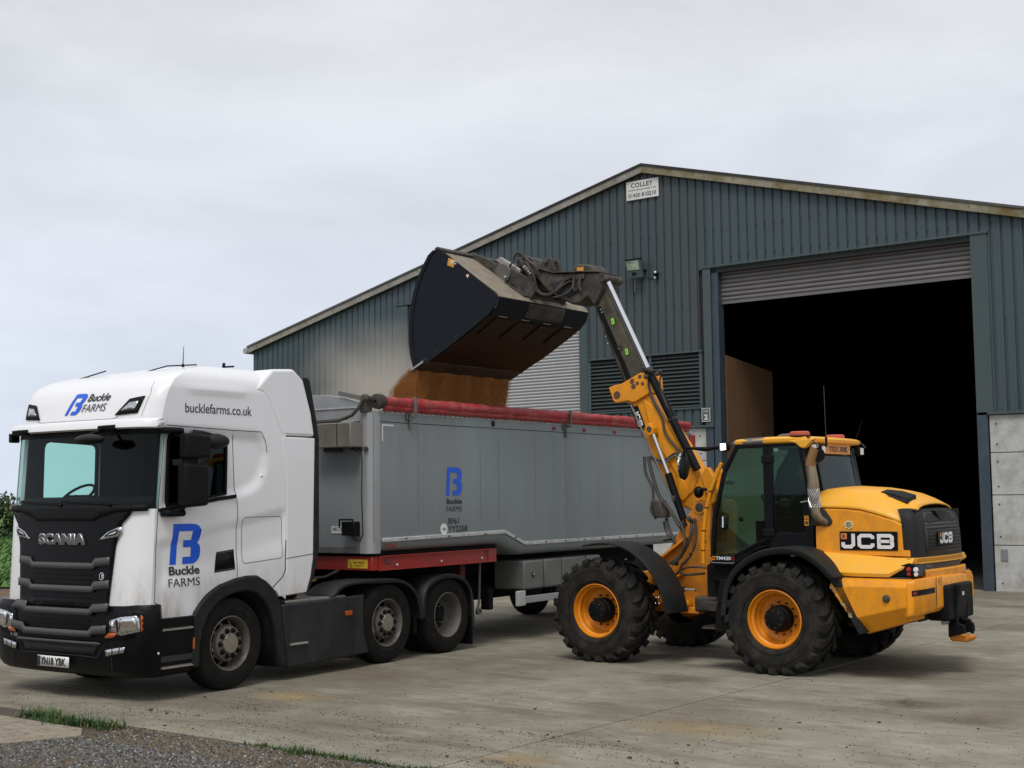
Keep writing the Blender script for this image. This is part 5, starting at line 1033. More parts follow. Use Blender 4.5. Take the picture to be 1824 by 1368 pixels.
mb = MB(); mb.add([cwp(3.0, .80, .004), cwp(3.05, .80, .004), cwp(3.05, 1.13, .004), cwp(3.0, 1.13, .004)], [(0, 1, 2, 3)]); part(mb, 'seam', M['seam'], cwt, fin=False)
# body band between hood and tank
mb = MB(); rows = []
for x, zt, zb, yt, yb in ((2.80, 1.39, 1.36, .20, .17), (2.92, 1.385, 1.22, .19, .08), (3.05, 1.378, 1.135, .185, .03), (3.35, 1.36, 1.13, .18, .0), (3.70, 1.335, 1.13, .18, .0)):
    rows.append([(x, .5, zt + .01), (x, yt, zt), (x, yt - .03, zt - .03), (x, yb, zb + .04), (x, yb + .01, zb), (x, .5, zb)])
rows.append([(3.93, .5, 1.345), (3.93, .19, 1.335), (3.93, .16, 1.305), (3.93, .12, 1.285), (3.93, .13, 1.27), (3.93, .5, 1.27)])
mb.loft(rows); bb = part(mb, 'body_band', M['yellit'], ld, bev=.006, sharp=25)
m2 = MB(); m2.v = [(p[0], 2 * Y0 - p[1], p[2]) for p in mb.v]; m2.f = mb.f; m2.m = mb.m; part(m2, 'body_band', M['yellit'], ld, bev=.006, sharp=25)
mb = MB(); mb.prism([(3.05, 1.105), (3.9, 1.105), (3.9, 1.13), (3.05, 1.13)], 'y', .03, 2.13); part(mb, 'shadow_gap', M['seam'], ld)
rb = [(3.86, .165), (3.95, .20), (3.99, .34), (4.01, .7), (4.018, 1.02), (4.01, 1.36), (3.985, 1.62), (3.93, 1.79), (3.84, 1.86)]
mb = MB(); mb.loft([[(x, y, z) for x, y in rb] for z in (1.272, 1.285, 1.325, 1.34)], closed=False); mb.prism([p for p in rb], 'z', 1.28, 1.335); part(mb, 'rear_ledge', M['yellit'], ld, bev=.006, sharp=30)
mb = MB(); mb.prism([(3.66, 1.125), (4.0, 1.14), (3.98, 1.272), (3.90, 1.285), (3.82, 1.26)], 'y', .085, .5); lr = part(mb, 'tail_recess', M['gblack'], ld, bev=.01)
rc = [(x - .03, y) for x, y in rb]; mb = MB(); mb.prism(rc, 'z', 1.13, 1.275); part(mb, 'rear_panel', M['mesh'], ld)
mb = MB(); mb.prism([(x + .035, y) for x, y in rb if .3 < y < 1.8] + [(3.85, 1.78), (3.85, .34)], 'z', 1.11, 1.20); part(mb, 'rear_bar', M['yel'], ld, bev=.012)
mb = MB(); put(mb, text2('TM420S', .028, .008, .17), lambda u, v: (3.988, .40 + u * 1.0, 1.225 + v)); part(mb, 'rear_lettering', pm('grey lettering', (.2, .2, .2), .5), ld, fin=False)
for y_, m_, nm, x_ in ((.078, M['redlens'], 'tail_light', 3.905), (.078, M['plate'], 'reversing_light', 3.985)):
    mb = MB(); mb.lathe([(.001, -.018), (.022, -.016), (.030, -.004), (.030, .0)], (x_, y_ + .004, 1.215), 'y', 16)
    mb.lathe([(.001, -.014), (.018, -.012), (.024, -.003), (.024, .0)], (x_, y_ + .004, 1.165), 'y', 16); part(mb, nm, m_, ld)
# ---- hood
hood_t = [(2.70, 2.09), (2.80, 2.11), (3.0, 2.12), (3.3, 2.10), (3.55, 2.06), (3.75, 1.985), (3.87, 1.925), (3.93, 1.89), (4.02, 1.85)]
def shz(x): return tab([(2.7, 1.88), (2.86, 1.90), (3.1, 1.895), (3.3, 1.875), (3.5, 1.825), (3.7, 1.76), (3.85, 1.68), (3.93, 1.62), (4.02, 1.55)], x)
def hsec(x, top=True):
    zt = tab(hood_t, x); sz = shz(x); q = tab([(3.6, 0), (3.95, .05), (4.02, .10)], x)
    L_ = [(.245 + q, sz), (.262 + q, sz + .03), (.33 + q, sz + (zt - sz) * .45), (.43 + q, zt - .055), (.50 + q, zt - .018), (.62 + q, zt + .004), (.85, zt + .018), (Y0, zt + .022)]
    return L_
mb = MB(); rows = []
for x in (2.70, 2.76, 2.86, 3.0, 3.15, 3.3, 3.45, 3.6, 3.75, 3.83, 3.89):
    h_ = hsec(x); rows.append([(x, y, z) for y, z in h_] + [(x, 2 * Y0 - y, z) for y, z in h_[-2::-1]])
mb.loft(rows, closed=False); hd = part(mb, 'bonnet', M['yellit'], ld, sharp=40); s = hd.modifiers.new('t', 'SOLIDIFY'); s.thickness = .02; s.offset = -1
mb = MB(); rows = []
for x in (2.76, 2.9, 3.1, 3.3, 3.5, 3.7, 3.82, 3.875):
    sz = shz(x); rows.append([(x, .5, sz - .012), (x, .262, sz - .012), (x, .248, sz - .03), (x, .235, 1.42), (x, .225, 1.37 - .02 * (x - 2.76)), (x, .5, 1.35)])
mb.loft(rows); sp_ = part(mb, 'side_panel', M['yel'], ld, bev=.006, sharp=30)
m2 = MB(); m2.v = [(p[0], 2 * Y0 - p[1], p[2]) for p in mb.v]; m2.f = mb.f; m2.m = mb.m; part(m2, 'side_panel', M['yel'], ld, bev=.006, sharp=30)
mb = MB(); mb.box(2.78, 3.9, .35, 1.81, 1.3, 1.86); part(mb, 'engine_block', M['under'], ld)
# badge
mb = MB(); mb.box(3.055, 3.735, .222, .240, 1.412, 1.625); bd = part(mb, 'badge_panel', M['gblack'], sp_, bev=.006)
mb = MB(); mb.v = []; mb.f = []; mb.m = []
mb = MB(); lg = MB(); jcb(lg, lambda u, v: (3.082 + u * .178, .2175, 1.432 + v * .166)); part(lg, 'badge_letters', M['inkw'], sp_, fin=False)
mb = MB(); mb.box(3.072, 3.145, .2160, .2225, 1.535, 1.602); bsq = part(mb, 'badge_square', pm('orange square', (.62, .20, .05), .5), sp_, bev=.002)
mb = MB(); put(mb, ([(0, 0), (.6, 0), (1, .5), (.6, 1), (0, 1), (0, .7), (.45, .7), (.45, .3), (0, .3)], [tuple(range(9))]), lambda u, v: (3.09 + u * .035, .2140, 1.552 + v * .035)); part(mb, 'badge_mark', M['ink'], bsq, fin=False)
mb = MB(); n_ = 32
mb.add([(3.165 + (.062 if k % 4 < 2 else .05) * math.cos(2 * math.pi * k / n_), .233, 1.70 + (.050 if k % 4 < 2 else .042) * math.sin(2 * math.pi * k / n_)) for k in range(n_)], [tuple(range(n_))]); st_ = part(mb, 'gear_sticker', pm('cream sticker', (.75, .62, .35), .5), sp_, fin=False)
mb = MB(); [stroke(mb, [(3.165 + r_ * math.cos(a * .3927), 1.70 + r_ * .8 * math.sin(a * .3927)) for a in range(16)], .006, lambda u, v: (u, .2315, v), True) for r_ in (.038, .022)]; put(mb, text2('420', .022, .005, .04), lambda u, v: (3.145 + u, .231, 1.69 + v)); part(mb, 'sticker_print', M['ink'], st_, fin=False)
# scoop on the bonnet
mb = MB(); mb.loft([[(3.44, .52, 2.070), (3.44, .72, 2.098), (3.44, .72, 2.07), (3.44, .52, 2.045)], [(3.62, .46, 2.040), (3.62, .74, 2.078), (3.62, .74, 2.0), (3.62, .46, 1.985)], [(3.78, .455, 1.990), (3.78, .74, 2.03), (3.78, .74, 1.95), (3.78, .455, 1.93)]]); sc_ = part(mb, 'bonnet_scoop', M['black'], hd, bev=.008)
mb = MB(); mb.loft([[(3.54, .462, 2.043), (3.775, .450, 1.978), (3.775, .450, 1.945), (3.58, .455, 1.998)], [(3.54, .49, 2.043), (3.775, .49, 1.978), (3.775, .49, 1.945), (3.58, .49, 1.998)]]); part(mb, 'scoop_mouth', M['seam'], sc_)
# exhaust opening and stack
plate([(2.70, 1.685), (2.93, 1.685), (2.965, 1.715), (2.965, 1.75), (2.88, 1.875), (2.74, 1.90)], .225, .262, 'exhaust_recess', M['seam'], .012)
EX = pm('heat stained exhaust', (.30, .24, .16), .28, .95, .3, 5, (.16, .12, .08), .6, 3.5, bump=.05, bscale=30)
mb = MB(); mb.tube([(2.90, .32, 1.74), (2.87, .25, 1.73), (2.82, .215, 1.76), (2.785, .205, 1.83), (2.778, .205, 1.90)], [.055, .058, .062, .063, .063], 18); ex = part(mb, 'exhaust', EX, ld)
mb = MB(); mb.tube([(2.778, .205, 1.90), (2.762, .205, 2.13)], [.060, .058], 18); part(mb, 'exhaust_pipe', EX, ex)
GRM = pm('perforated guard', (.62, .62, .62), .3, .9, .3, 60)
mb = MB()
for k in range(14):
    for s_ in (-1, 1):
        mb.tube([(2.777 - .015 * t + .066 * math.cos(k * .449 + s_ * t * 1.9), .205 + .066 * math.sin(k * .449 + s_ * t * 1.9), 1.895 + .22 * t) for t in [q / 8 for q in range(9)]], .004, 4)
part(mb, 'heat_guard', GRM, ex)
mb = MB(); mb.tube([(2.762, .205, 2.12), (2.762, .205, 2.15), (2.758, .205, 2.22), (2.735, .205, 2.37), (2.73, .205, 2.38)], [.068, .068, .062, .060, .062], 18); part(mb, 'exhaust_pipe', EX, ex)
mb = MB(); mb.tube([(2.73, .205, 2.37), (2.77, .205, 2.50), (2.80, .21, 2.58)], [.060, .062, .06], 18); part(mb, 'exhaust_tip', pm('rusty exhaust tip', (.30, .16, .06), .5, .6, .2, 6, (.1, .07, .05), .6), ex)
mb = MB(); mb.lathe([(.001, .185), (.085, .185), (.085, .20), (.001, .20)], (2.835, 0, 2.50), 'y', 22); part(mb, 'round_mirror_back', M['black'], ld)
# ---- rear grille box
YG = 1.015
gr = [(3.885, .235), (3.93, .26), (3.962, .36), (3.982, .62), (3.987, YG), (3.982, 1.41), (3.962, 1.65), (3.93, 1.77), (3.875, 1.80)]
mb = MB(); rows = []
for z, o, xo in ((1.335, 0, 0), (1.6, .0, -.01), (1.74, .015, -.025), (1.82, .04, -.05), (1.865, .09, -.085), (1.88, .15, -.13)):
    rows.append([(3.80 + xo, .235 + o, z)] + [(x + xo, YG + (y - YG) * (1 - o / .8), z) for x, y in gr] + [(3.78 + xo, 1.81 - o, z)])
mb.loft(rows, closed=False); mb.add(rows[-1], [tuple(range(len(rows[-1])))]); g_ = part(mb, 'rear_grille_surround', M['greyplastic'], ld, sharp=50)
mb = MB(); mb.loft([[(3.978, .47, 1.37), (3.994, YG, 1.37), (3.978, 1.56, 1.37)], [(3.968, .47, 1.66), (3.984, YG, 1.66), (3.968, 1.56, 1.66)], [(3.925, .55, 1.83), (3.935, YG, 1.83), (3.925, 1.48, 1.83)]], closed=False); o = part(mb, 'rear_grille', M['mesh'], ld); s = o.modifiers.new('t', 'SOLIDIFY'); s.thickness = .012
mb = MB()
for i in range(9): z = 1.41 + i * .04; mb.tube([(3.982 - max(0, z - 1.62) * .3, .50, z), (3.998 - max(0, z - 1.62) * .3, YG, z), (3.982 - max(0, z - 1.62) * .3, 1.54, z)], .005, 4)
part(mb, 'grille_ribs', M['black'], o)
mb = MB(); mb.prism([(.80, 1.85), (1.22, 1.85), (1.05, 1.74), (.97, 1.74)], 'x', 3.86, 3.965); part(mb, 'grille_crest', M['greyplastic'], g_, bev=.006)
mb = MB(); mb.box(3.995, 4.006, .77, 1.25, 1.46, 1.615); q_ = part(mb, 'rear_badge', M['gblack'], g_, bev=.004)
mb = MB(); jcb(mb, lambda u, v: (4.0085, .825 + u * .118, 1.478 + v * .12), .26); part(mb, 'rear_badge_letters', M['inkw'], g_, fin=False)
mb = MB(); mb.box(4.0065, 4.0095, .815, .865, 1.55, 1.592); part(mb, 'badge_square', M['orange'], g_)
# ---- hitch
H_ = M['black']
mb = MB(); mb.box(3.9, 4.14, .62, 1.50, .62, 1.02); part(mb, 'hitch_mount', M['under'], ld, bev=.03)
mb = MB(); mb.loft([[(4.12, y, 1.04) for y in ()] or [(4.10, .86, 1.02), (4.10, 1.34, 1.02), (4.26, 1.34, 1.03), (4.28, .86, 1.03)], [(4.08, .86, .62), (4.08, 1.34, .62), (4.20, 1.34, .62), (4.20, .86, .62)]]); hk = part(mb, 'hitch_frame', H_, ld, bev=.02)
for y in (.92, 1.24): mb = MB(); mb.prism([(4.10, .98), (4.25, .99), (4.21, .58), (4.28, .56), (4.29, .47), (4.10, .42)], 'y', y, y + .05); part(mb, 'hitch_plate', H_, hk, bev=.008)
mb = MB(); mb.prism([(4.09, .46), (4.19, .46), (4.23, .43), (4.29, .43), (4.33, .45), (4.335, .41), (4.30, .37), (4.12, .37), (4.09, .39)], 'y', .98, 1.2); part(mb, 'hitch_hook', M['orange'], hk, bev=.015)
mb = MB(); mb.tube([(4.20, 1.1, .62), (4.29, 1.1, .60), (4.32, 1.1, .54), (4.31, 1.1, .46)], .022, 8); part(mb, 'hitch_latch', H_, hk)
for z, x in ((.93, 4.06), (.70, 4.06), (.60, 4.12)):
    mb = MB(); mb.tube([(x, .70, z), (x, .85, z)], .025, 10); part(mb, 'coupling', M['steel'], hk)
mb = MB(); mb.box(4.285, 4.29, .9, .94, .90, .94); part(mb, 'lamp_dot', M['inkw'], hk)
for q in (((4.02, .8, .98), (4.10, .72, .90), (4.09, .72, .75), (4.02, .8, .65)), ((4.0, .68, .95), (4.06, .60, .85), (4.04, .62, .72))): hose(q, .014, root=hk)
hk.location = hk.location + Vector((-.06, -.04, 0))
# ---- cab
CY0, CY1 = .30, 1.86
BLK = M['gblack']
def bar(a, b, wd, y0, y1, name='cab_post', m=BLK, root=ld, bev=.01):
    mb = MB(); a, b = Vector(a), Vector(b); d = (b - a).normalized(); n = Vector((-d.y, d.x)) * wd / 2; mb.prism([a + n, b + n, b - n, a - n], 'y', y0, y1); return part(mb, name, m, root, bev=bev)
for y in (CY0, CY1 - .06):
    s_ = 1 if y < 1 else -1
    for a, b, wd in (((1.37, 1.30), (1.41, 1.80), .05), ((1.41, 1.78), (1.56, 2.34), .05), ((1.56, 2.33), (1.74, 2.64), .05), ((1.72, 2.635), (2.55, 2.655), .06), ((2.14, 2.62), (2.14, 1.45), .12), ((2.56, 2.62), (2.645, 2.15), .05), ((2.645, 2.16), (2.69, 1.65), .06), ((1.66, 1.29), (2.0, 1.46), .06), ((2.0, 1.46), (2.3, 1.54), .08)):
        bar(a, b, wd, y, y + .06)
# lower cab body
plate([(1.33, 1.20), (1.66, 1.20), (1.95, 1.38), (2.2, 1.46), (2.2, 1.56), (2.0, 1.50), (1.66, 1.33), (1.37, 1.33)], CY0, CY1, 'cab_floor', BLK, .01)
plate([(2.12, 1.40), (2.71, 1.38), (2.72, 1.72), (2.68, 2.02), (2.60, 2.02), (2.60, 1.60), (2.2, 1.60)], CY0 - .005, CY1 + .005, 'rear_cab_panel', BLK, .01)
plate([(1.27, 1.00), (1.85, 1.00), (2.0, 1.25), (1.66, 1.25), (1.33, 1.24)], .42, 1.74, 'cab_base', M['under'], .02)
# glass
G1 = [(1.40, 1.34), (1.43, 1.80), (1.575, 2.34), (1.75, 2.61), (2.08, 2.615), (2.08, 1.50), (1.98, 1.46), (1.66, 1.33)]
G2 = [(2.20, 1.58), (2.20, 2.62), (2.55, 2.615), (2.62, 2.18), (2.66, 1.72), (2.62, 1.58)]
for y in (CY0 + .012, CY1 - .02):
    plate(G1, y, y + .006, 'door_glass', M['jglass'], 0); plate(G2, y, y + .006, 'side_glass', M['jglass'], 0)
mb = MB(); mb.loft([[(1.385, CY0 + .03, 1.34), (1.37, 1.08, 1.34), (1.385, CY1 - .03, 1.34)], [(1.42, CY0 + .03, 1.80), (1.40, 1.08, 1.80), (1.42, CY1 - .03, 1.80)], [(1.565, CY0 + .03, 2.34), (1.54, 1.08, 2.34), (1.565, CY1 - .03, 2.34)], [(1.74, CY0 + .03, 2.62), (1.72, 1.08, 2.62), (1.74, CY1 - .03, 2.62)]], closed=False); part(mb, 'front_glass', M['jglass'], ld)
mb = MB(); mb.loft([[(2.70, CY0 + .04, 1.95), (2.73, 1.08, 1.95), (2.70, CY1 - .04, 1.95)], [(2.66, CY0 + .03, 2.2), (2.69, 1.08, 2.2), (2.66, CY1 - .03, 2.2)], [(2.58, CY0 + .03, 2.60), (2.62, 1.08, 2.60), (2.58, CY1 - .03, 2.60)]], closed=False); rgl = part(mb, 'rear_glass', glass('rear screen', (.30, .36, .30), .09, .25), ld)
mb = MB(); n_ = 24
mb.loft([[(2.700 - .008 * math.cos(a) ** 2 - .0 + .03 * (1 - ((y_ - 1.08) / .78) ** 2) - (z_ - 2.2) * .19, y_, z_) for a, y_, z_ in [(q, 1.08 + .52 * max(-1, min(1, 1.25 * math.cos(q))) , 2.25 + .30 * max(-1, min(1, 1.2 * math.sin(q)))) for q in [2 * math.pi * k / n_ for k in range(n_)]]] ], closed=False, caps=False)
mb.f = [tuple(range(n_))]; mb.m = [0]; part(mb, 'rear_wiped_glass', glass('clear rear glass', (.18, .30, .26), .08), rgl, fin=False)
# handle, hinges, decals on the cab
mb = MB(); mb.ball((1.56, CY0 - .015, 1.72), .10, 14, (.55, .2, 1.0)); dh = part(mb, 'door_handle', BLK, ld); mb = MB(); mb.tube([(1.56, CY0 - .05, 1.79), (1.56, CY0 - .06, 1.66)], .016, 8); part(mb, 'handle_grip', M['chrome'], dh)
mb = MB(); mb.ball((1.78, CY0 - .005, 1.765), .034, 12, (1, .4, 1)); part(mb, 'window_latch', BLK, ld)
for z in (2.47, 1.60): mb = MB(); mb.box(2.07, 2.22, CY0 - .02, CY0 + .01, z - .045, z + .045); part(mb, 'door_hinge', M['black'], ld, bev=.01)
plate([(2.72, 1.99), (2.56, 1.965), (2.56, 1.95), (2.72, 1.97)], CY0 - .03, CY0 - .015, 'grab_handle', M['steel'], .003)
mb = MB(); mb.box(2.60, 2.655, CY0 - .012, CY0 - .006, 1.685, 1.80); wl2 = part(mb, 'warning_label', M['yplate'], ld); mb = MB(); stroke(mb, [(2.61, 1.755), (2.6275, 1.79), (2.645, 1.755)], .006, lambda x, z: (x, CY0 - .0135, z), True); mb.box(2.61, 2.645, CY0 - .0135, CY0 - .0125, 1.70, 1.735); part(mb, 'label_print', M['ink'], wl2, fin=False)
mb = MB(); put(mb, text2('TM420', .042, .020, .205), lambda u, v: (1.425 + u, CY0 - .009, 1.268 + v)); part(mb, 'model_lettering', M['inkw'], ld, fin=False)
mb = MB(); stroke(mb, [(1.385, 1.27), (1.412, 1.27), (1.412, 1.308), (1.385, 1.308)], .010, lambda x, z: (x, CY0 - .009, z), True); part(mb, 'lettering_mark', M['orange'], ld, fin=False)
mb = MB(); stroke(mb, [(1.645, 1.27), (1.672, 1.27), (1.672, 1.308), (1.645, 1.308)], .009, lambda x, z: (x, CY0 - .009, z), True); part(mb, 'lettering_mark', M['redlens'], ld, fin=False)
mb = MB(); stroke(mb, [(1.365, 1.30), (1.37, 1.235), (1.65, 1.232), (1.67, 1.245)], .006, lambda x, z: (x, CY0 - .008, z)); part(mb, 'glass_edge_line', pm('pale glass edge', (.35, .36, .36), .4), ld, fin=False)
# roof
mb = MB(); rows = []
for z, o in ((2.650, .02), (2.665, .0), (2.705, -.005), (2.725, .03), (2.735, .10)):
    rows.append([(1.72 + o, CY0 + o, z - .006), (2.1, CY0 - .02 + o, z + .004), (2.5, CY0 - .03 + o, z + .004), (2.66 - o, CY0 - .02 + o, z), (2.70 - o, CY0 + .2, z), (2.72 - o, 1.08, z + .002), (2.70 - o, CY1 - .2, z), (2.66 - o, CY1 + .02 - o, z), (2.1, CY1 + .02 - o, z + .004), (1.72 + o, CY1 - o, z - .006), (1.68 + o, 1.08, z - .006)])
mb.loft(rows); rfp = part(mb, 'cab_roof', M['yellit'], ld, bev=.006, sharp=40)
mb = MB(); rows = []
for z, o in ((2.645, .03), (2.68, .0), (2.728, .035)):
    rows.append([(1.66 + o, CY0 + .02 + o, z - .01), (1.9, CY0 - .03 + o, z), (2.1, CY0 - .035 + o, z + .008), (2.1, CY1 + .035 - o, z + .008), (1.9, CY1 + .03 - o, z), (1.66 + o, CY1 - .02 - o, z - .01), (1.62 + o, 1.08, z - .012)])
mb.loft(rows); part(mb, 'roof_front', pm('dusty grey roof', (.10, .10, .10), .5, 0, .1, 5, (.3, .28, .24), .6, 5), ld, bev=.01)
plate([(2.42, 2.68), (2.78, 2.70), (2.72, 2.655), (2.67, 2.60), (2.63, 2.585), (2.58, 2.60), (2.53, 2.645)], CY0 - .045, CY0 + .02, 'roof_corner', M['yellit'], .012)
for x, y in ((2.53, .38), (2.42, 1.66)):
    mb = MB(); mb.lathe([(.12, 0), (.125, .02), (.12, .045), (.10, .055), (.001, .058)], (0, 0, 0), 'z', 20); mb.v = [(x + p[0] * 1.0, y + p[1] * .8, 2.735 + p[2]) for p in mb.v]; b_ = part(mb, 'beacon', pm('red beacon', (.50, .085, .045), .35, 0, .1, 30), ld, sharp=40)
    mb = MB(); mb.lathe([(.13, -.01), (.13, .005), (.12, .006)], (0, 0, 0), 'z', 20); mb.v = [(x + p[0], y + p[1] * .8, 2.735 + p[2]) for p in mb.v]; part(mb, 'beacon_base', M['black'], b_)
mb = MB(); mb.tube([(2.06, .4, 2.72), (2.06, .4, 2.79)], .015, 8); part(mb, 'roof_sensor', M['black'], ld)
mb = MB(); mb.tube([(2.24, .4, 2.73), (2.28, .4, 2.75), (2.40, .4, 2.755)], .018, 8); part(mb, 'roof_cable', M['aludark'], ld)
rod((2.83, .45, 2.66), (2.82, .45, 3.32), .004, 'aerial', M['dusty']); rod((2.60, 1.86, 2.70), (2.71, 1.86, 2.97), .005, 'aerial', M['black']); rod((2.83, .45, 2.60), (2.83, .45, 2.72), .014, 'aerial_base', M['black'])
hose([(2.60, .35, 2.72), (2.70, .28, 2.70), (2.80, .25, 2.62), (2.83, .24, 2.52)], .009, 'lamp_cable'); hose([(2.58, 1.80, 2.70), (2.66, 1.88, 2.69), (2.72, 1.9, 2.62)], .009, 'lamp_cable')
mb = MB(); mb.box(2.655, 2.675, .80, 1.52, 2.53, 2.65); yp = part(mb, 'number_plate', M['yplate'], ld, bev=.004)
mb = MB(); put(mb, text2('YX21 XNK', .07, .02, .56), lambda u, v: (2.679, .88 + u, 2.555 + v)); part(mb, 'plate_lettering', M['ink'], yp, fin=False)
for y in (.62, 1.78):
    mb = MB(); mb.box(2.64, 2.72, y - .06, y + .06, 2.52, 2.63); q_ = part(mb, 'rear_work_lamp', M['black'], ld, bev=.015); mb = MB(); mb.box(2.72, 2.726, y - .045, y + .045, 2.535, 2.615); part(mb, 'lamp_glass', M['inkw'], q_)
mb = MB(); mb.box(2.66, 2.74, .40, .44, 2.56, 2.63); part(mb, 'marker_lamp', M['inkw'], ld, bev=.01)
for y in (.34, 1.80):
    mb = MB(); mb.lathe([(.001, -.03), (.055, -.025), (.062, .0), (.05, .04), (.02, .06)], (0, 0, 0), 'x', 16); mb.v = [(1.57 + p[0], y + p[1], 2.635 + p[2]) for p in mb.v]; q_ = part(mb, 'front_work_lamp', M['black'], ld)
    mb = MB(); mb.box(1.525, 1.535, y - .05, y + .05, 2.60, 2.675); mb.box(1.545, 1.60, y - .062, y - .052, 2.60, 2.675); part(mb, 'lit_lens', M['lamp'] if y < 1 else M['inkw'], q_, bev=.004)
mb = MB(); mb.tube([(1.52, .32, 2.635), (1.30, .33, 2.615), (1.03, .36, 2.64)], [.022, .030, .014], 8); ms = part(mb, 'mirror_stay', M['black'], ld)
mb = MB(); mb.ball((.87, .55, 2.42), .18, 14, (.28, .6, 1)); part(mb, 'door_mirror', M['greyplastic'], ld)
mb = MB(); mb.ball((.855, .50, 2.42), .165, 14, (.16, .5, 1)); part(mb, 'mirror_glass', M['chrome'], ld)
mb = MB(); mb.tube([(1.03, .36, 2.64), (.93, .45, 2.60), (.87, .55, 2.50)], .014, 6); part(mb, 'mirror_stay', M['black'], ld)
mb = MB(); mb.tube([(1.24, .32, 1.22), (1.245, .32, 1.52), (1.29, .32, 1.84), (1.36, .32, 2.10), (1.52, .32, 2.44)], .024, 8); part(mb, 'grab_rail', M['yel'], ld)
for z, x in ((1.38, 1.24), (1.62, 1.26), (1.9, 1.305), (2.1, 1.36)): mb = MB(); mb.tube([(x, .32, z - .006), (x, .32, z + .006)], .029, 8); part(mb, 'rail_band', M['black'], ld)
# interior of the cab
mb = MB(); mb.box(1.62, 1.72, 1.0, 1.16, 1.4, 1.72); mb.tube([(1.68, 1.08, 1.66), (1.84, 1.08, 1.90)], .03, 8); part(mb, 'steering_column', M['int'], ld)
mb = MB(); Cw = Vector((1.85, 1.08, 1.93)); a1 = Vector((0, 1, 0)); a2 = Vector((.8, 0, -.6)); mb.tube([Cw + a1 * .19 * math.cos(k * .3142) + a2 * .19 * math.sin(k * .3142) for k in range(21)], .014, 6, caps=False); mb.tube([Cw - a1 * .18, Cw + a1 * .18], .012, 6); part(mb, 'steering_wheel', M['greyplastic'], ld)
mb = MB(); mb.box(2.12, 2.55, .83, 1.33, 1.48, 1.66); mb.prism([(2.46, 1.6), (2.60, 1.6), (2.66, 2.25), (2.56, 2.27)], 'y', .86, 1.30); part(mb, 'seat', M['int'], ld, bev=.03)
mb = MB(); mb.box(2.1, 2.5, .55, .75, 1.5, 1.78); part(mb, 'arm_console', M['int'], ld, bev=.03)
# ---- front frame
OR = M['orange']
TW = [(.22, 1.12), (.26, 1.205), (.47, 1.285), (.54, 1.36), (.80, 1.76), (.86, 1.84), (.89, 1.90), (.93, 1.955), (1.0, 1.995), (1.07, 1.99), (1.13, 1.95), (1.15, 1.88), (1.13, 1.5), (1.15, 1.05), (1.15, .62), (.40, .58), (.36, .98)]
plate(TW, .70, .76, 'mast_plate', OR); plate(TW, 1.40, 1.46, 'mast_plate', OR)
plate([(.22, 1.18), (.26, 1.20), (.48, 1.28), (.50, 1.26), (.27, 1.17)], .62, .70, 'mast_flange', M['yel'], .003)
plate([(.38, .90), (.40, .92), (.78, 1.08), (.78, 1.06)], .62, .70, 'mast_flange', M['yel'], .003)
plate([(.47, 1.285), (.50, 1.27), (.86, 1.52), (.85, 1.55)], .60, .70, 'mast_flange', OR, .003)
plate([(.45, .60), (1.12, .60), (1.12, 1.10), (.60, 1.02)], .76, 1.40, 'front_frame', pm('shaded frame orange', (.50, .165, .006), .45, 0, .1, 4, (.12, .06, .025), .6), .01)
plate([(-.35, .80), (.5, .62), (1.05, .58), (1.05, .9), (.4, 1.12), (-.3, 1.02)], .84, 1.32, 'front_frame', M['orange'], .02)
plate([(.35, .70), (.80, .715), (.86, .66), (1.05, .66), (1.05, .58), (.35, .60)], .52, .70, 'steer_bracket', OR, .01)
mb = MB(); mb.tube([(.66, .50, .73), (.84, .50, .705)], [.02, .035], 10); mb.lathe([(.025, .45), (.062, .45), (.062, .60), (.025, .60)], (.86, 0, .69), 'y', 20); part(mb, 'steering_eye', M['yel'], ld)
rod((.30, .50, .90), (.86, .50, .88), .035, 'steering_ram', M['black']); rod((.86, .50, .88), (1.02, .50, .878), .018, 'ram_rod', M['chrome'])
mb = MB(); mb.cyl(.03, .495, .55, (.60, .66), 'y', 14); part(mb, 'frame_hole', M['seam'], ld)
pin_(1.0, 1.90, .055, .675, .71); mb = MB(); mb.lathe([(.055, .685), (.085, .685), (.085, .70)], (1.0, 0, 1.90), 'y', 24); part(mb, 'pivot_boss', OR, ld)
mb = MB(); mb.box(1.10, 1.35, .75, 1.40, .5, .95); part(mb, 'articulation_joint', M['under'], ld, bev=.03)
mb = MB(); mb.box(1.0, 1.3, .5, .85, .62, .80); part(mb, 'valve_block', M['dusty'], ld, bev=.02)
hose([(.90, .64, 1.74), (.93, .60, 1.60), (.87, .58, 1.42), (.74, .6, 1.27), (.60, .6, 1.20)], .020)
hose([(.75, .62, 1.72), (.86, .55, 1.55), (.86, .52, 1.40), (.80, .55, 1.28), (.66, .56, 1.18)], .016)
hose([(.98, .60, 1.75), (1.0, .58, 1.5), (.93, .56, 1.3), (.78, .58, 1.16), (.80, .6, 1.06), (1.1, .6, 1.08)], .016)
hose([(.60, .66, 1.01), (.80, .6, 1.13), (1.0, .55, 1.16), (1.15, .55, 1.15)], .012)
hose([(.62, .62, 1.18), (.66, .60, 1.24)], .010, m=M['chrome']); hose([(.92, .56, 1.30), (.96, .54, 1.34)], .012, m=M['chrome'])
for p in ((.96, .62, 1.73), (.90, .60, 1.755), (.70, .6, 1.20)): mb = MB(); mb.ball(p, .038, 8, (1, .8, 1)); part(mb, 'hose_union', M['dusty'], ld)
for p in ((1.215, .42, 1.66), (1.22, .42, 1.46), (1.20, .42, 1.30)): mb = MB(); mb.tube([p, (p[0] + .03, p[1] - .05, p[2] + .05)], .008, 6); part(mb, 'fitting', M['chrome'], ld)
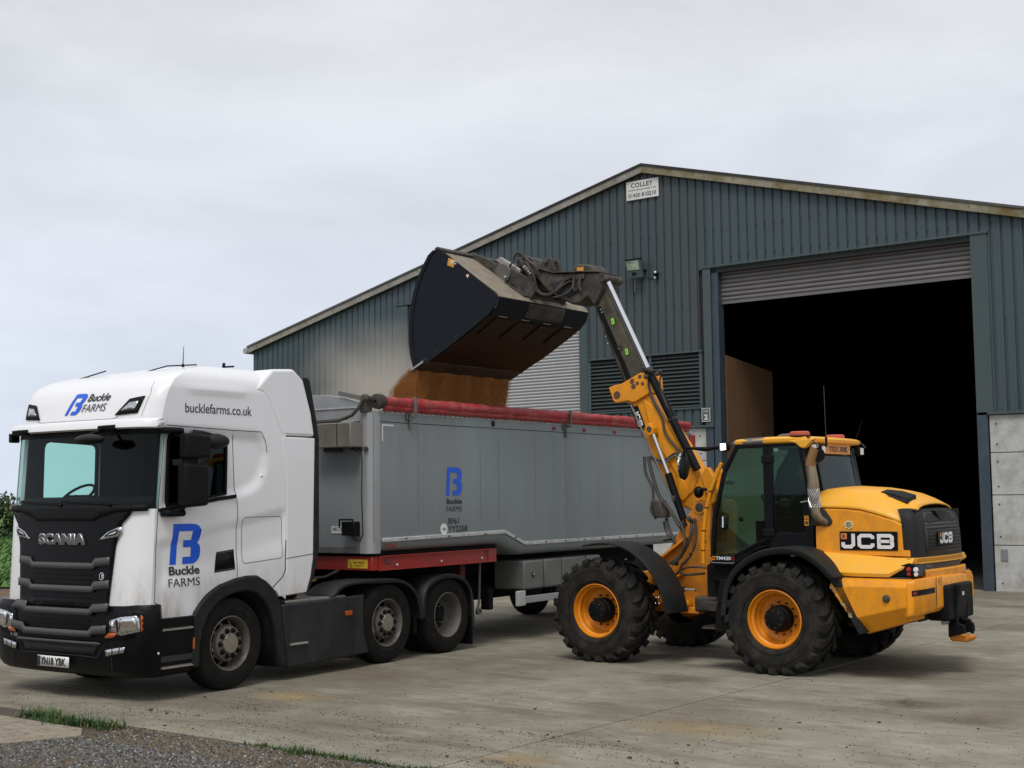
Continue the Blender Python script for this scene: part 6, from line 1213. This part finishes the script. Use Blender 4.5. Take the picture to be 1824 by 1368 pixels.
# ---- telescopic boom
BN, BF = .84, 1.14                                                 # near and far faces
OB = [(-.05, 3.30), (.20, 3.40), (.31, 3.25), (.62, 2.80), (.87, 2.42), (1.02, 2.25), (1.13, 2.10), (1.12, 1.95), (1.0, 1.82), (.86, 1.82), (.62, 1.93), (.50, 2.08), (.22, 2.54), (-.05, 3.24)]
boom = plate(OB, BN, BF, 'outer_boom', M['yel'], .03, seg=3)
plate([(.12, 3.33), (.15, 3.2), (.20, 3.02), (.34, 2.83), (.34, 2.72), (.42, 2.58), (.50, 2.48), (.62, 2.3), (.60, 2.05), (.72, 2.0), (.84, 2.1), (.90, 2.25), (.80, 2.48), (.60, 2.77), (.30, 3.2)], BN - .02, BN + .01, 'boom_pressing', M['yel'], .012, root=boom)
plate([(.62, 2.03), (.70, 1.98), (.80, 2.08), (.70, 2.25), (.66, 2.27), (.64, 2.22)], BN - .03, BN - .018, 'boom_pressing', M['yel'], .006, root=boom)
HB = [(-.39, 3.50), (-.30, 3.525), (-.20, 3.535), (.10, 3.665), (.175, 3.665), (.215, 3.615), (.235, 3.39), (.02, 3.285), (-.04, 3.285), (-.08, 3.305), (-.27, 3.285), (-.32, 3.31)]
hb_ = plate(HB, BN - .045, BN + .02, 'boom_head', M['yel'], .012); plate(HB, BF - .02, BF + .045, 'boom_head', M['yel'], .012)
plate([(-.15, 3.35), (.22, 3.40), (.17, 3.62), (.10, 3.64), (-.2, 3.52)], BN + .02, BF - .02, 'boom_collar', M['yel'], .01)
for x, z, r_ in ((-.26, 3.39, .038), (-.02, 3.56, .02), (.0, 3.49, .02), (.06, 3.53, .011), (.14, 3.52, .011), (.10, 3.615, .012)): mb = MB(); mb.lathe([(r_, BN - .048), (r_ + .012, BN - .05), (r_ + .016, BN - .045)], (x, 0, z), 'y', 16); mb.cyl(r_, BN - .05, BN - .044, (x, z), 'y', 14); part(mb, 'boom_hole', pm('dark bore', (.12, .05, .03), .7), hb_)
lt = MB(); d1 = Vector((.37, -.93)).normalized(); n1_ = Vector((d1.y, -d1.x)); n1_ = Vector((.93, .37)).normalized()
P0 = Vector((-.035, 3.18))
mb = MB(); jcb(mb, lambda u, v: (P0.x + d1.x * u * .072 + n1_.x * v * .075, BN - .024, P0.y + d1.y * u * .072 + n1_.y * v * .075), .28)
bq = MB(); bq.add([(P0.x + d1.x * u + n1_.x * v, BN - .0215, P0.y + d1.y * u + n1_.y * v) for u, v in ((-.03, -.02), (.275, -.02), (.275, .095), (-.03, .095))], [(0, 1, 2, 3)]); part(bq, 'boom_badge', M['gblack'], boom, fin=False); part(mb, 'boom_letters', M['inkw'], boom, fin=False)
inb = [(-.705, 4.75), (-.48, 4.98), (-.43, 4.80), (.13, 3.68), (.05, 3.45), (-.19, 3.50)]
ib = plate(inb, BN + .03, BF - .03, 'inner_boom', M['boomdark'], .045, seg=3)
plate([(-.60, 4.60), (-.54, 4.62), (-.26, 4.02), (-.16, 3.80), (-.05, 3.52), (-.11, 3.50), (-.24, 3.80), (-.36, 4.05)], BN + .022, BN + .034, 'wear_strip', M['black'], .004, root=ib)
for x, z in ((-.565, 4.57), (-.545, 4.53), (-.49, 4.20), (-.46, 4.10)): mb = MB(); mb.ball((x + .03, BN + .02, z), .008, 6); part(mb, 'boom_rivet', M['inkw'], ib)
for x, z in ((-.345, 4.39), (-.135, 3.965)): 
    mb = MB(); mb.add([(x - .028 + a * .02, BN + .018, z + b) for a, b in ((0, .035), (2.2, .05), (3.0, -.03), (.8, -.045))], [(0, 1, 2, 3)]); gs = part(mb, 'green_marker', M['green'], ib, fin=False)
    mb = MB(); stroke(mb, [(x - .005, z + .025), (x + .005, z - .02)], .008, lambda a, b: (a, BN + .0165, b)); part(mb, 'marker_print', M['ink'], gs, fin=False)
mb = MB(); mb.lathe([(.018, BN + .018), (.035, BN + .015), (.04, BN + .03)], (-.24, 0, 4.03), 'y', 16); part(mb, 'boom_eye', M['dusty'], ib)
# gooseneck head
HN = [(-.46, 4.84), (-.43, 4.97), (-.50, 5.06), (-.58, 5.075), (-1.25, 5.13), (-1.45, 5.20), (-1.56, 5.23), (-1.60, 5.16), (-1.52, 5.06), (-1.36, 4.90), (-1.18, 4.78), (-.96, 4.675), (-.84, 4.68), (-.71, 4.76), (-.60, 4.62)]
hn = plate(HN, .80, 1.20, 'boom_nose', M['dusty'], .02)
plate([(-1.30, 5.00), (-1.05, 5.04), (-.80, 5.02), (-.78, 4.88), (-.98, 4.78), (-1.22, 4.86)], .785, .80, 'nose_recess', M['seam'], .01, root=hn)
plate([(-1.56, 5.235), (-1.25, 5.135), (-.58, 5.08), (-.50, 5.065), (-.50, 5.085), (-.58, 5.10), (-1.25, 5.155), (-1.54, 5.25)], .77, 1.23, 'nose_flange', M['dusty'], .004, root=hn)
plate([(-1.02, 5.10), (-.93, 5.205), (-.87, 5.225), (-.66, 5.20), (-.59, 5.13), (-.56, 5.07)], .82, 1.16, 'nose_guard', M['dusty'], .03, root=hn)
mb = MB(); mb.box(-.88, -.77, .812, .82, 5.12, 5.175); part(mb, 'orange_label', M['yplate'], hn)
for y in (.88, 1.06): plate([(-1.58, 5.20), (-1.50, 5.35), (-1.46, 5.385), (-1.40, 5.39), (-1.35, 5.36), (-1.30, 5.18)], y, y + .06, 'link_lug', M['dusty'], .01, root=hn)
pin_(-1.43, 5.335, .035, .85, 1.15, root=hn)
pin_(-.44, 4.985, .055, .76, 1.22, root=hn); mb = MB(); mb.ball((-.39, .80, 4.97), .055, 10); part(mb, 'rod_eye', M['dusty'], hn)
# telescope ram above
rod((-.40, .82, 4.97), (.235, .80, 3.70), .030, 'extension_rod', M['chrome']); rod((.225, .80, 3.70), (.93, .78, 2.38), .055, 'extension_cylinder', M['black'])
for t in (0, .5): mb = MB(); mb.tube([(.22 + .7 * t, .80, 3.71 - 1.33 * t), (.235 + .7 * t, .80, 3.68 - 1.33 * t)], .066, 12); part(mb, 'cylinder_collar', M['dusty'], ld)
for p in ((.16, .80, 3.72), (.30, .74, 3.68), (.40, .74, 3.63), (.44, .74, 3.66), (.24, .72, 3.60)): mb = MB(); mb.ball(p, .035, 8, (1.1, .8, .9)); part(mb, 'hose_union', M['hose'], ld)
hose([(.20, .82, 3.60), (.27, .80, 3.35), (.42, .80, 3.06), (.47, .80, 2.85), (.66, .80, 2.62), (.80, .80, 2.42)], .018); hose([(.44, .76, 3.64), (.43, .76, 3.45), (.55, .76, 3.15), (.74, .76, 2.8)], .012)
hose([(.24, .80, 2.56), (.30, .785, 2.53), (.44, .78, 2.50), (.60, .78, 2.59), (.66, .78, 2.57), (.74, .78, 2.50)], .015); hose([(.24, .80, 2.53), (.30, .785, 2.50), (.44, .78, 2.47), (.60, .78, 2.56), (.66, .78, 2.54)], .013, m=M['aludark'])
plate([(1.03, 2.40), (1.08, 2.40), (1.17, 2.24), (1.10, 2.03), (1.02, 2.1), (.98, 2.3)], .80, .88, 'ram_lug', M['yel'], .01); plate([(1.03, 2.40), (1.08, 2.40), (1.17, 2.24), (1.10, 2.03), (1.02, 2.1), (.98, 2.3)], 1.10, 1.16, 'ram_lug', M['yel'], .01)
# compensating ram on the near side
plate([(.22, 2.98), (.28, 3.0), (.34, 2.93), (.34, 2.86), (.28, 2.82), (.23, 2.86)], .70, .84, 'ram_lug', M['yel'], .01); pin_(.285, 2.915, .035, .685, .72)
rod((.31, .745, 2.87), (.545, .74, 2.30), .026, 'lift_rod', M['chrome']); rod((.53, .74, 2.33), (.78, .72, 1.66), .048, 'lift_cylinder', M['black'])
for x, z in ((.64, 2.02), (.76, 1.70)): mb = MB(); mb.box(x - .03, x + .02, .67, .69, z - .04, z + .03); part(mb, 'cylinder_clamp', M['dusty'], ld)
rod((-.05, .80, 3.25), (.72, .70, 1.78), .012, 'hose_guide', M['aludark']); hose([(.22, .76, 2.56), (.30, .74, 2.3), (.40, .72, 2.05), (.58, .70, 1.85), (.70, .68, 1.68), (.80, .64, 1.60)], .024)
hose([(.14, .8, 2.56), (.17, .78, 2.35), (.28, .76, 2.15), (.30, .74, 2.0)], .018)
mb = MB(); mb.box(-.09, .09, -.09, .09, -.11, .11); mb.v = [(.44 + p[0] * .8 + p[2] * -.3, .68 + p[1], 1.88 + p[2]) for p in mb.v]; part(mb, 'valve_box', M['dusty'], ld, bev=.02)
hose([(.34, .70, 2.0), (.30, .68, 1.88), (.38, .66, 1.76)], .020); hose([(.50, .72, 1.76), (.55, .70, 1.62), (.62, .68, 1.50), (.66, .68, 1.40)], .022); hose([(.46, .72, 1.72), (.50, .70, 1.60), (.57, .68, 1.50)], .014)
mb = MB(); mb.ball((1.0, .68, 2.09), .085, 14, (.75, .7, .9)); bw = part(mb, 'boom_work_lamp', M['gblack'], ld); mb = MB(); mb.tube([(1.05, .66, 2.09), (1.12, .6, 2.13), (1.2, .5, 2.12)], .02, 6); part(mb, 'lamp_arm', M['black'], bw)
# ---- quick hitch and bucket
BD = M['dusty']
for y in (.66, 1.44):
    k = plate([(-2.63, 5.555), (-2.58, 5.565), (-2.18, 5.37), (-2.05, 5.33), (-1.70, 5.155), (-1.53, 5.05), (-1.49, 5.00), (-1.485, 4.88), (-1.56, 4.78), (-1.66, 4.82), (-1.83, 5.00), (-2.13, 5.15), (-2.63, 5.46)], y, y + .05, 'bucket_bracket', BD, .01)
    for x, z, r_ in ((-2.24, 5.29, .018), (-1.69, 4.95, .022), (-1.99, 5.21, .018)): mb = MB(); mb.cyl(r_, y - .003, y + .001, (x, z), 'y', 12); part(mb, 'bracket_hole', M['seam'], k)
mb = MB(); mb.lathe([(.001, .635), (.13, .635), (.14, .645), (.14, .66)], (-2.03, 0, 5.20), 'y', 28); part(mb, 'round_boss', pm('scuffed boss', (.12, .115, .10), .55, .2, .3, 8), ld)
mb = MB(); mb.ball((-1.96, .625, 5.135), .022, 8); part(mb, 'boss_nut', M['chrome'], ld)
mb = MB(); mb.box(-2.0, -1.6, .72, 1.44, 4.95, 5.12); part(mb, 'carriage', BD, ld, bev=.03)
plate([(-2.22, 5.42), (-2.14, 5.46), (-1.78, 5.24), (-1.80, 5.17), (-2.12, 5.33)], .74, .80, 'carriage_arm', M['steel'], .01)
plate([(-1.98, 5.28), (-1.88, 5.42), (-1.80, 5.46), (-1.66, 5.40), (-1.56, 5.22), (-1.60, 5.10), (-1.86, 5.16)], .86, 1.22, 'tilt_link', BD, .02)
mb = MB(); mb.box(-1.88, -1.68, .78, .86, 5.28, 5.42); part(mb, 'valve_block', BD, ld, bev=.015)
for q, r_ in ((((-1.90, .74, 5.36), (-1.86, .72, 5.44), (-1.80, .72, 5.48), (-1.74, .74, 5.44)), .018), (((-1.78, .72, 5.40), (-1.70, .68, 5.30), (-1.62, .66, 5.22), (-1.56, .66, 5.10), (-1.50, .68, 4.95), (-1.42, .70, 4.86), (-1.28, .72, 4.83), (-1.15, .74, 4.90), (-1.05, .76, 5.0), (-.92, .77, 5.05)), .022),
              (((-1.74, .70, 5.34), (-1.62, .67, 5.30), (-1.55, .66, 5.2), (-1.48, .66, 5.05), (-1.46, .68, 4.92), (-1.36, .71, 4.84), (-1.20, .73, 4.86), (-1.08, .75, 4.94), (-.94, .76, 4.99)), .018), (((-1.80, .74, 5.44), (-1.70, .72, 5.42), (-1.62, .70, 5.34), (-1.50, .70, 5.25), (-1.46, .72, 5.12)), .02),
              (((-1.30, .76, 4.80), (-1.15, .74, 4.79), (-1.0, .75, 4.83), (-.90, .76, 4.92)), .014), (((-1.95, .70, 5.26), (-1.9, .68, 5.32), (-1.84, .7, 5.36)), .014)): hose(q, r_, m=BD)
for k in range(4): mb = MB(); t = k / 3; mb.tube([(-1.66 + .1 * t, .672, 5.255 - .1 * t), (-1.65 + .1 * t, .672, 5.235 - .1 * t)], .034, 10); part(mb, 'hose_clip', M['steel'], ld)
for x in (-.90, -.80): mb = MB(); mb.tube([(x, .77, 5.07), (x - .01, .76, 4.90), (x + .02, .765, 4.84)], .02, 8); part(mb, 'hose_union', BD, ld)
mb = MB(); mb.box(-.95, -.74, .775, .80, 5.0, 5.07); part(mb, 'hose_clamp', BD, ld, bev=.008)
# bucket: side cheeks, wrapped shell, back edge, wear plates and lip
CH = [(-2.565, 5.515), (-2.66, 5.50), (-2.75, 5.44), (-2.85, 5.30), (-2.94, 5.15), (-3.03, 4.92), (-3.09, 4.70), (-3.115, 4.50), (-3.115, 4.25), (-3.09, 4.05), (-3.03, 3.86), (-2.98, 3.84), (-2.39, 4.13), (-1.90, 4.40), (-1.70, 4.52), (-1.60, 4.62), (-1.56, 4.74), (-1.60, 4.80)]
bk = MB(); bk.prism(CH, 'y', -.10, -.075); bucket = part(bk, 'bucket', M['bucket'], ld, bev=.004)
bk = MB(); bk.prism(CH, 'y', 2.100, 2.125); part(bk, 'bucket_side', M['bucket'], bucket, bev=.004)
RM_ = [(-2.66, 5.50), (-2.75, 5.44), (-2.85, 5.30), (-2.94, 5.15), (-3.03, 4.92), (-3.09, 4.70), (-3.115, 4.50), (-3.115, 4.25), (-3.09, 4.05), (-3.03, 3.86)]
for y0 in (-.112, 2.113): mb = MB(); mb.prism([(x - .012, z) for x, z in RM_] + [(x + .055, z - .01) for x, z in RM_[::-1]], 'y', y0, y0 + .024); part(mb, 'side_rim', M['bucket'], bucket, bev=.006)
def shell(P, th, y0, y1, name, m, bev=0):
    n = len(P); out = []
    for i, p in enumerate(P):
        a = Vector(P[max(i - 1, 0)]); b = Vector(P[min(i + 1, n - 1)]); d = (b - a).normalized(); out.append((p[0] - d.y * th, p[1] + d.x * th))
    mb = MB(); mb.prism(P + out[::-1], 'y', y0, y1); return part(mb, name, m, bucket, bev=bev, sharp=25)
bot = [(-3.06, 3.835), (-2.39, 4.125), (-1.90, 4.395), (-1.70, 4.515), (-1.60, 4.615), (-1.555, 4.74)]
shell(bot[:4], -.012, -.075, 2.10, 'bucket_floor', M['bucketin']); shell(bot[3:], -.012, -.075, 2.10, 'bucket_heel', M['bucket'])
shell([(-1.555, 4.74), (-1.60, 4.80), (-2.56, 5.455), (-2.60, 5.49)], -.012, -.075, 2.10, 'bucket_back', M['bucketdust'])
mb = MB(); mb.box(0, 0, 0, 0, 0, 0) if 0 else None; mb.prism([(-2.66, 5.52), (-2.60, 5.545), (-2.54, 5.50), (-2.57, 5.46)], 'y', -.10, 2.125); part(mb, 'bucket_top_edge', BD, bucket, bev=.008)
mb = MB(); mb.prism([(-3.075, 3.83), (-3.06, 3.815), (-2.78, 3.935), (-2.78, 3.96)], 'y', -.10, 2.125); part(mb, 'cutting_edge', M['dusty'], bucket, bev=.004)
mb = MB(); mb.prism([(-3.085, 3.825), (-3.075, 3.862), (-2.86, 3.965), (-2.86, 3.93)], 'y', -.122, -.10); part(mb, 'edge_end', M['steel'], bucket, bev=.003)
shell([(-1.60, 4.80), (-1.80, 4.93), (-1.95, 5.03)], -.03, .55, 1.60, 'bucket_pad', BD); 
mb = MB(); mb.prism([(-1.58, 4.78), (-1.54, 4.72), (-1.60, 4.56), (-1.66, 4.52), (-1.72, 4.70), (-1.80, 4.90)], 'y', .62, 1.52); part(mb, 'heel_box', BD, bucket, bev=.03)
for k in range(4):
    y = .08 + k * .52; mb = MB(); mb.prism([(-2.05, 4.29), (-1.72, 4.485), (-1.705, 4.47), (-2.04, 4.27)], 'y', y, y + .40); part(mb, 'wear_plate', M['bucketin'], bucket, bev=.006)
    mb = MB(); mb.tube([(-1.685, y + .02, 4.505), (-1.685, y + .20, 4.505)], .008, 6); part(mb, 'weld_mark', M['steel'], bucket)
mb = MB(); jq = MB(); mb.add([(-2.42 + a, -.104, 5.26 + b) for a, b in ((0, 0), (.115, -.045), (.14, .055), (.025, .10))], [(0, 1, 2, 3)]); bs_ = part(mb, 'bucket_badge', M['yplate'], bucket, fin=False)
mb = MB(); put(mb, text2('JC', .055, .03, .12), lambda u, v: (-2.375 + u * .95 + v * .2, -.106, 5.285 + v * .95 - u * .38)); part(mb, 'badge_letters', M['inkw'], bs_, fin=False)
mb = MB(); mb.add([(-2.09, -.104, 5.08), (-2.065, -.104, 5.045), (-2.035, -.104, 5.075), (-2.045, -.104, 5.10), (-2.06, -.104, 5.085), (-2.075, -.104, 5.105)], [tuple(range(6))]); part(mb, 'pale_mark', pm('pale scar', (.75, .55, .4), .6), bucket, fin=False)
mb = MB(); rnd = random.Random(12)
for i in range(16):
    t = rnd.random(); x = -2.95 + 1.1 * t; z = 3.90 + .56 * t + rnd.uniform(.0, .03); s_ = rnd.uniform(.006, .02); mb.add([(x - s_, -.1035, z), (x, -.1035, z + s_ * .4), (x + s_ * 1.6, -.1035, z + s_ * .9), (x, -.1035, z - s_ * .2)], [(0, 1, 2, 3)])
part(mb, 'scratches', pm('bare scratches', (.10, .11, .12), .4, .5), bucket, fin=False)
# ================================================================= GRAIN, DUST, DRIVER
rnd = random.Random(21)
mb = MB()                                                        # grain still in the bucket, sliding over the lip
mb.prism([(-3.05, 3.86), (-3.02, 4.02), (-2.6, 4.30), (-2.1, 4.52), (-1.75, 4.62), (-1.75, 4.52), (-2.39, 4.15)], 'y', -.07, 2.09)
solo(mb, 'grain_in_bucket', M['grain'], FJ, 'orange brown grain sliding out of the raised bucket', 'grain', kind='stuff')
# falling curtain: ragged sheet body plus loose kernels round it
mb = MB(); rows = []
for k in range(22):
    t = k / 21; z = 3.90 - 1.05 * t; row = []; x0 = -3.04 - .52 * (1 - math.exp(-t * 4.0)); th = -3.0 - .12 * t - x0; a = -.06 + .05 * math.sin(t * 19) * t; b = 2.08 - .10 * t; n = 60; q = []
    for i in range(n + 1): y = a + (b - a) * i / n; q.append((x0 - .06 * t + (.4 + 1.4 * t) * (.016 * math.sin(y * 7 + t * 3) + .014 * math.sin(y * 17.3 + 1.3 * math.sin(y * 5)) + .010 * math.sin(y * 43 + t * 4)) + rnd.uniform(-.008, .008), y + rnd.uniform(-.008, .008), z))
    for i in range(n + 1): y = b - (b - a) * i / n; q.append((x0 + th + .012 * math.sin(y * 13 + t) + rnd.uniform(-.008, .008), y + rnd.uniform(-.008, .008), z))
    rows.append(q)
mb.loft(rows)
for i in range(42000):
    t = rnd.random() ** .8; side = rnd.random(); z = 3.88 - 1.0 * t; x0 = -3.04 - .52 * (1 - math.exp(-t * 4.0)); th = -3.0 - .12 * t - x0
    if side < .25: y = -.08 - .02 * t - abs(rnd.gauss(0, .05)) * (.3 + t); x = x0 + rnd.uniform(-.06, th + .05)
    elif side < .4: y = 2.08 - .1 * t + abs(rnd.gauss(0, .03)) * (.3 + t); x = x0 + rnd.uniform(-.06, th + .05)
    elif side < .72: y = rnd.uniform(-.08, 2.06); x = x0 - .03 - abs(rnd.gauss(0, .07)) * (.2 + 1.6 * t)
    else: y = rnd.uniform(-.08, 2.06); x = x0 + th + abs(rnd.gauss(0, .02)) * (.3 + t)
    s_ = rnd.uniform(.003, .0065); u = Vector((rnd.gauss(0, 1), rnd.gauss(0, 1), rnd.gauss(0, 1))).normalized() * s_; v = u.orthogonal().normalized() * s_ * .7; wv = Vector((0, 0, -1.6 * s_)); p = Vector((x, y, z))
    mb.add([p + u, p + v, p - u, p + wv], [(0, 1, 2), (0, 1, 3), (1, 2, 3), (2, 0, 3)])
solo(mb, 'falling_grain', M['grain'], FJ, 'curtain of orange brown grain pouring from the bucket lip into the trailer', 'grain', kind='stuff', fin=False)
mb = MB(); nx, ny = 70, 24; V_ = []                                    # heap in the trailer
for i in range(nx + 1):
    for j in range(ny + 1):
        x = 2.46 + 8.6 * i / nx; y = .08 + 2.34 * j / ny; h = 2.35 + .55 * math.exp(-((x - 3.9) / 1.1) ** 2 - ((y - 1.25) / .8) ** 2) + .35 * math.exp(-((x - 7.2) / 1.6) ** 2) + rnd.uniform(-.01, .01); V_.append((x, y, h))
mb.add(V_, [(i * (ny + 1) + j, (i + 1) * (ny + 1) + j, (i + 1) * (ny + 1) + j + 1, i * (ny + 1) + j + 1) for i in range(nx) for j in range(ny)])
solo(mb, 'grain_heap', M['grain'], FT, 'heap of grain lying inside the open trailer body', 'grain', kind='stuff')
# dust hanging round the pour
def dust(name, c, s, dens_, label):
    m = bpy.data.materials.new(name); m.use_nodes = True; nt = m.node_tree; nt.nodes.clear(); N = nt.nodes.new; L = nt.links.new
    tc = N('ShaderNodeTexCoord'); ln = N('ShaderNodeVectorMath'); ln.operation = 'LENGTH'; L(tc.outputs['Object'], ln.inputs[0])
    n = N('ShaderNodeTexNoise'); n.inputs['Scale'].default_value = 1.7; n.inputs['Detail'].default_value = 3; L(tc.outputs['Object'], n.inputs['Vector'])
    ad = N('ShaderNodeMath'); ad.operation = 'MULTIPLY_ADD'; L(n.outputs['Fac'], ad.inputs[0]); ad.inputs[1].default_value = .9; L(ln.outputs['Value'], ad.inputs[2])
    r = N('ShaderNodeMapRange'); r.inputs[1].default_value = 1.40; r.inputs[2].default_value = .25; r.inputs[3].default_value = 0; r.inputs[4].default_value = dens_; r.interpolation_type = 'SMOOTHSTEP'; L(ad.outputs[0], r.inputs[0])
    v = N('ShaderNodeVolumePrincipled'); v.inputs['Color'].default_value = (.93, .86, .76, 1); v.inputs['Anisotropy'].default_value = .2; L(r.outputs[0], v.inputs['Density']); o = N('ShaderNodeOutputMaterial'); L(v.outputs[0], o.inputs['Volume'])
    mb = MB(); mb.ball((0, 0, 0), 1.0, 24); me = bpy.data.meshes.new(name); me.from_pydata(mb.v, [], mb.f); me.materials.append(m); ob = bpy.data.objects.new(name, me); col.objects.link(ob)
    ob.location = FT.w(*c); ob.rotation_euler = (0, 0, FT.rz); ob.scale = s; return tag(ob, label, 'dust', None, 'stuff')
dust('dust_cloud', (5.25, 2.2, 3.55), (1.7, 1.5, 1.35), 1.0, 'pale dust cloud rising behind the trailer front beside the falling grain')
dust('dust_haze', (6.8, 2.2, 3.4), (2.2, 1.6, .9), .5, 'thin dust drifting in front of the closed shutter right of the grain')
# driver
def person(fr, label, seat, cloth, skin):
    root = thing('person', fr, label, 'person', seat)
    X, Y, Z = 0, 0, 0
    J = {'pel': (0, 0, .10), 'spi': (.03, 0, .32), 'che': (.02, 0, .50), 'nek': (-.01, 0, .62), 'hed': (-.03, 0, .72),
         'lsh': (.0, -.19, .55), 'lel': (-.14, -.24, .33), 'lwr': (-.36, -.16, .36), 'rsh': (.0, .19, .55), 'rel': (-.12, .25, .33), 'rwr': (-.34, .17, .38),
         'lhi': (-.02, -.10, .08), 'lkn': (-.44, -.13, .14), 'lan': (-.50, -.12, -.26), 'lto': (-.66, -.13, -.30), 'rhi': (-.02, .10, .08), 'rkn': (-.44, .14, .14), 'ran': (-.48, .13, -.26), 'rto': (-.64, .14, -.30)}
    def skinm(name, verts, edges, mat, par, root_i=0):
        me = bpy.data.meshes.new(name); me.from_pydata([tuple(v[0]) for v in verts], edges, []); me.materials.append(mat); o = bpy.data.objects.new(name, me); col.objects.link(o); o.parent = par
        o.modifiers.new('s', 'SKIN'); me.skin_vertices[0].data[root_i].use_root = True
        for i, v in enumerate(verts): q = v[1] if isinstance(v[1], tuple) else (v[1], v[1]); me.skin_vertices[0].data[i].radius = q
        s = o.modifiers.new('u', 'SUBSURF'); s.levels = 2; s.render_levels = 2; me.polygons.foreach_set('use_smooth', [True] * len(me.polygons)); OFF[o.name] = Vector(); return o
    K = ['pel', 'spi', 'che', 'nek', 'lsh', 'lel', 'lwr', 'rsh', 'rel', 'rwr', 'lhi', 'lkn', 'lan', 'lto', 'rhi', 'rkn', 'ran', 'rto']
    Rr = dict(pel=(.15, .12), spi=(.14, .11), che=(.15, .11), nek=.055, lsh=.065, lel=.045, lwr=.032, rsh=.065, rel=.045, rwr=.032, lhi=.09, lkn=.065, lan=.045, lto=.035, rhi=.09, rkn=.065, ran=.045, rto=.035)
    E_ = [('pel', 'spi'), ('spi', 'che'), ('che', 'nek'), ('che', 'lsh'), ('lsh', 'lel'), ('lel', 'lwr'), ('che', 'rsh'), ('rsh', 'rel'), ('rel', 'rwr'), ('pel', 'lhi'), ('lhi', 'lkn'), ('lkn', 'lan'), ('lan', 'lto'), ('pel', 'rhi'), ('rhi', 'rkn'), ('rkn', 'ran'), ('ran', 'rto')]
    skinm('clothed_body', [(J[k], Rr[k]) for k in K], [(K.index(a), K.index(b)) for a, b in E_], cloth, root)
    h = MB(); rows = []
    for z, rx, ry, dx in ((-.13, .055, .05, .02), (-.10, .068, .055, -.005), (-.07, .085, .065, -.01), (-.02, .095, .074, -.003), (.03, .097, .076, 0), (.07, .093, .073, .004), (.10, .075, .06, .008), (.118, .04, .035, .01)):
        rows.append([(-.03 + dx + rx * math.cos(a * .3927) * (1.0), ry * math.sin(a * .3927), .76 + z) for a in range(16)])
    h.loft(rows); hd_ = part(h, 'head', skin, None); hd_.parent = root
    h = MB(); h.add([(-.122, -.012, .765), (-.122, .012, .765), (-.150, 0, .735), (-.122, -.016, .73), (-.122, .016, .73)], [(0, 1, 2), (0, 2, 3), (1, 4, 2), (3, 2, 4)]); o = part(h, 'nose', skin, None); o.parent = hd_
    for y in (-.03, .03): h = MB(); h.ball((-.118, y, .782), .010, 8); o = part(h, 'eye', M['ink'], None); o.parent = hd_
    for y in (-.078, .078): h = MB(); h.ball((-.02, y, .765), .026, 8, (.7, .3, 1)); o = part(h, 'ear', skin, None); o.parent = hd_
    h = MB(); h.box(-.122, -.116, -.022, .022, .698, .704); o = part(h, 'mouth', M['redlens'], None); o.parent = hd_
    h = MB(); h.ball((-.018, 0, .815), .1, 14, (1.0, .8, .72)); o = part(h, 'hair', pm('dark hair', (.03, .022, .015), .8), None); o.parent = root
    for s_, wr in ((-1, 'lwr'), (1, 'rwr')):
        w0 = Vector(J[wr]); vs_ = [(w0, .028), (w0 + Vector((-.05, 0, .02)), (.034, .018)), (w0 + Vector((-.085, 0, .03)), (.034, .016))]; es = [(0, 1), (1, 2)]
        for f in range(4):
            b = len(vs_); y = (f - 1.5) * .018; l = (.026, .031, .029, .022)[f]; base = w0 + Vector((-.095, y, .03))
            vs_ += [(base, .009), (base + Vector((-l, 0, -.004)), .0085), (base + Vector((-l * 1.4, 0, -.028)), .008), (base + Vector((-l * .9, 0, -.045)), .007)]; es += [(2, b), (b, b + 1), (b + 1, b + 2), (b + 2, b + 3)]
        b = len(vs_); vs_ += [(w0 + Vector((-.05, -s_ * .03, .022)), .010), (w0 + Vector((-.085, -s_ * .042, .01)), .009), (w0 + Vector((-.105, -s_ * .035, -.01)), .008)]; es += [(1, b), (b, b + 1), (b + 1, b + 2)]
        skinm('hand', vs_, es, skin, root)
    return root
person(FJ, 'driver in dark workwear sitting at the wheel inside the loader cab', (2.32, 1.08, 1.58), M['cloth'], M['skin'])
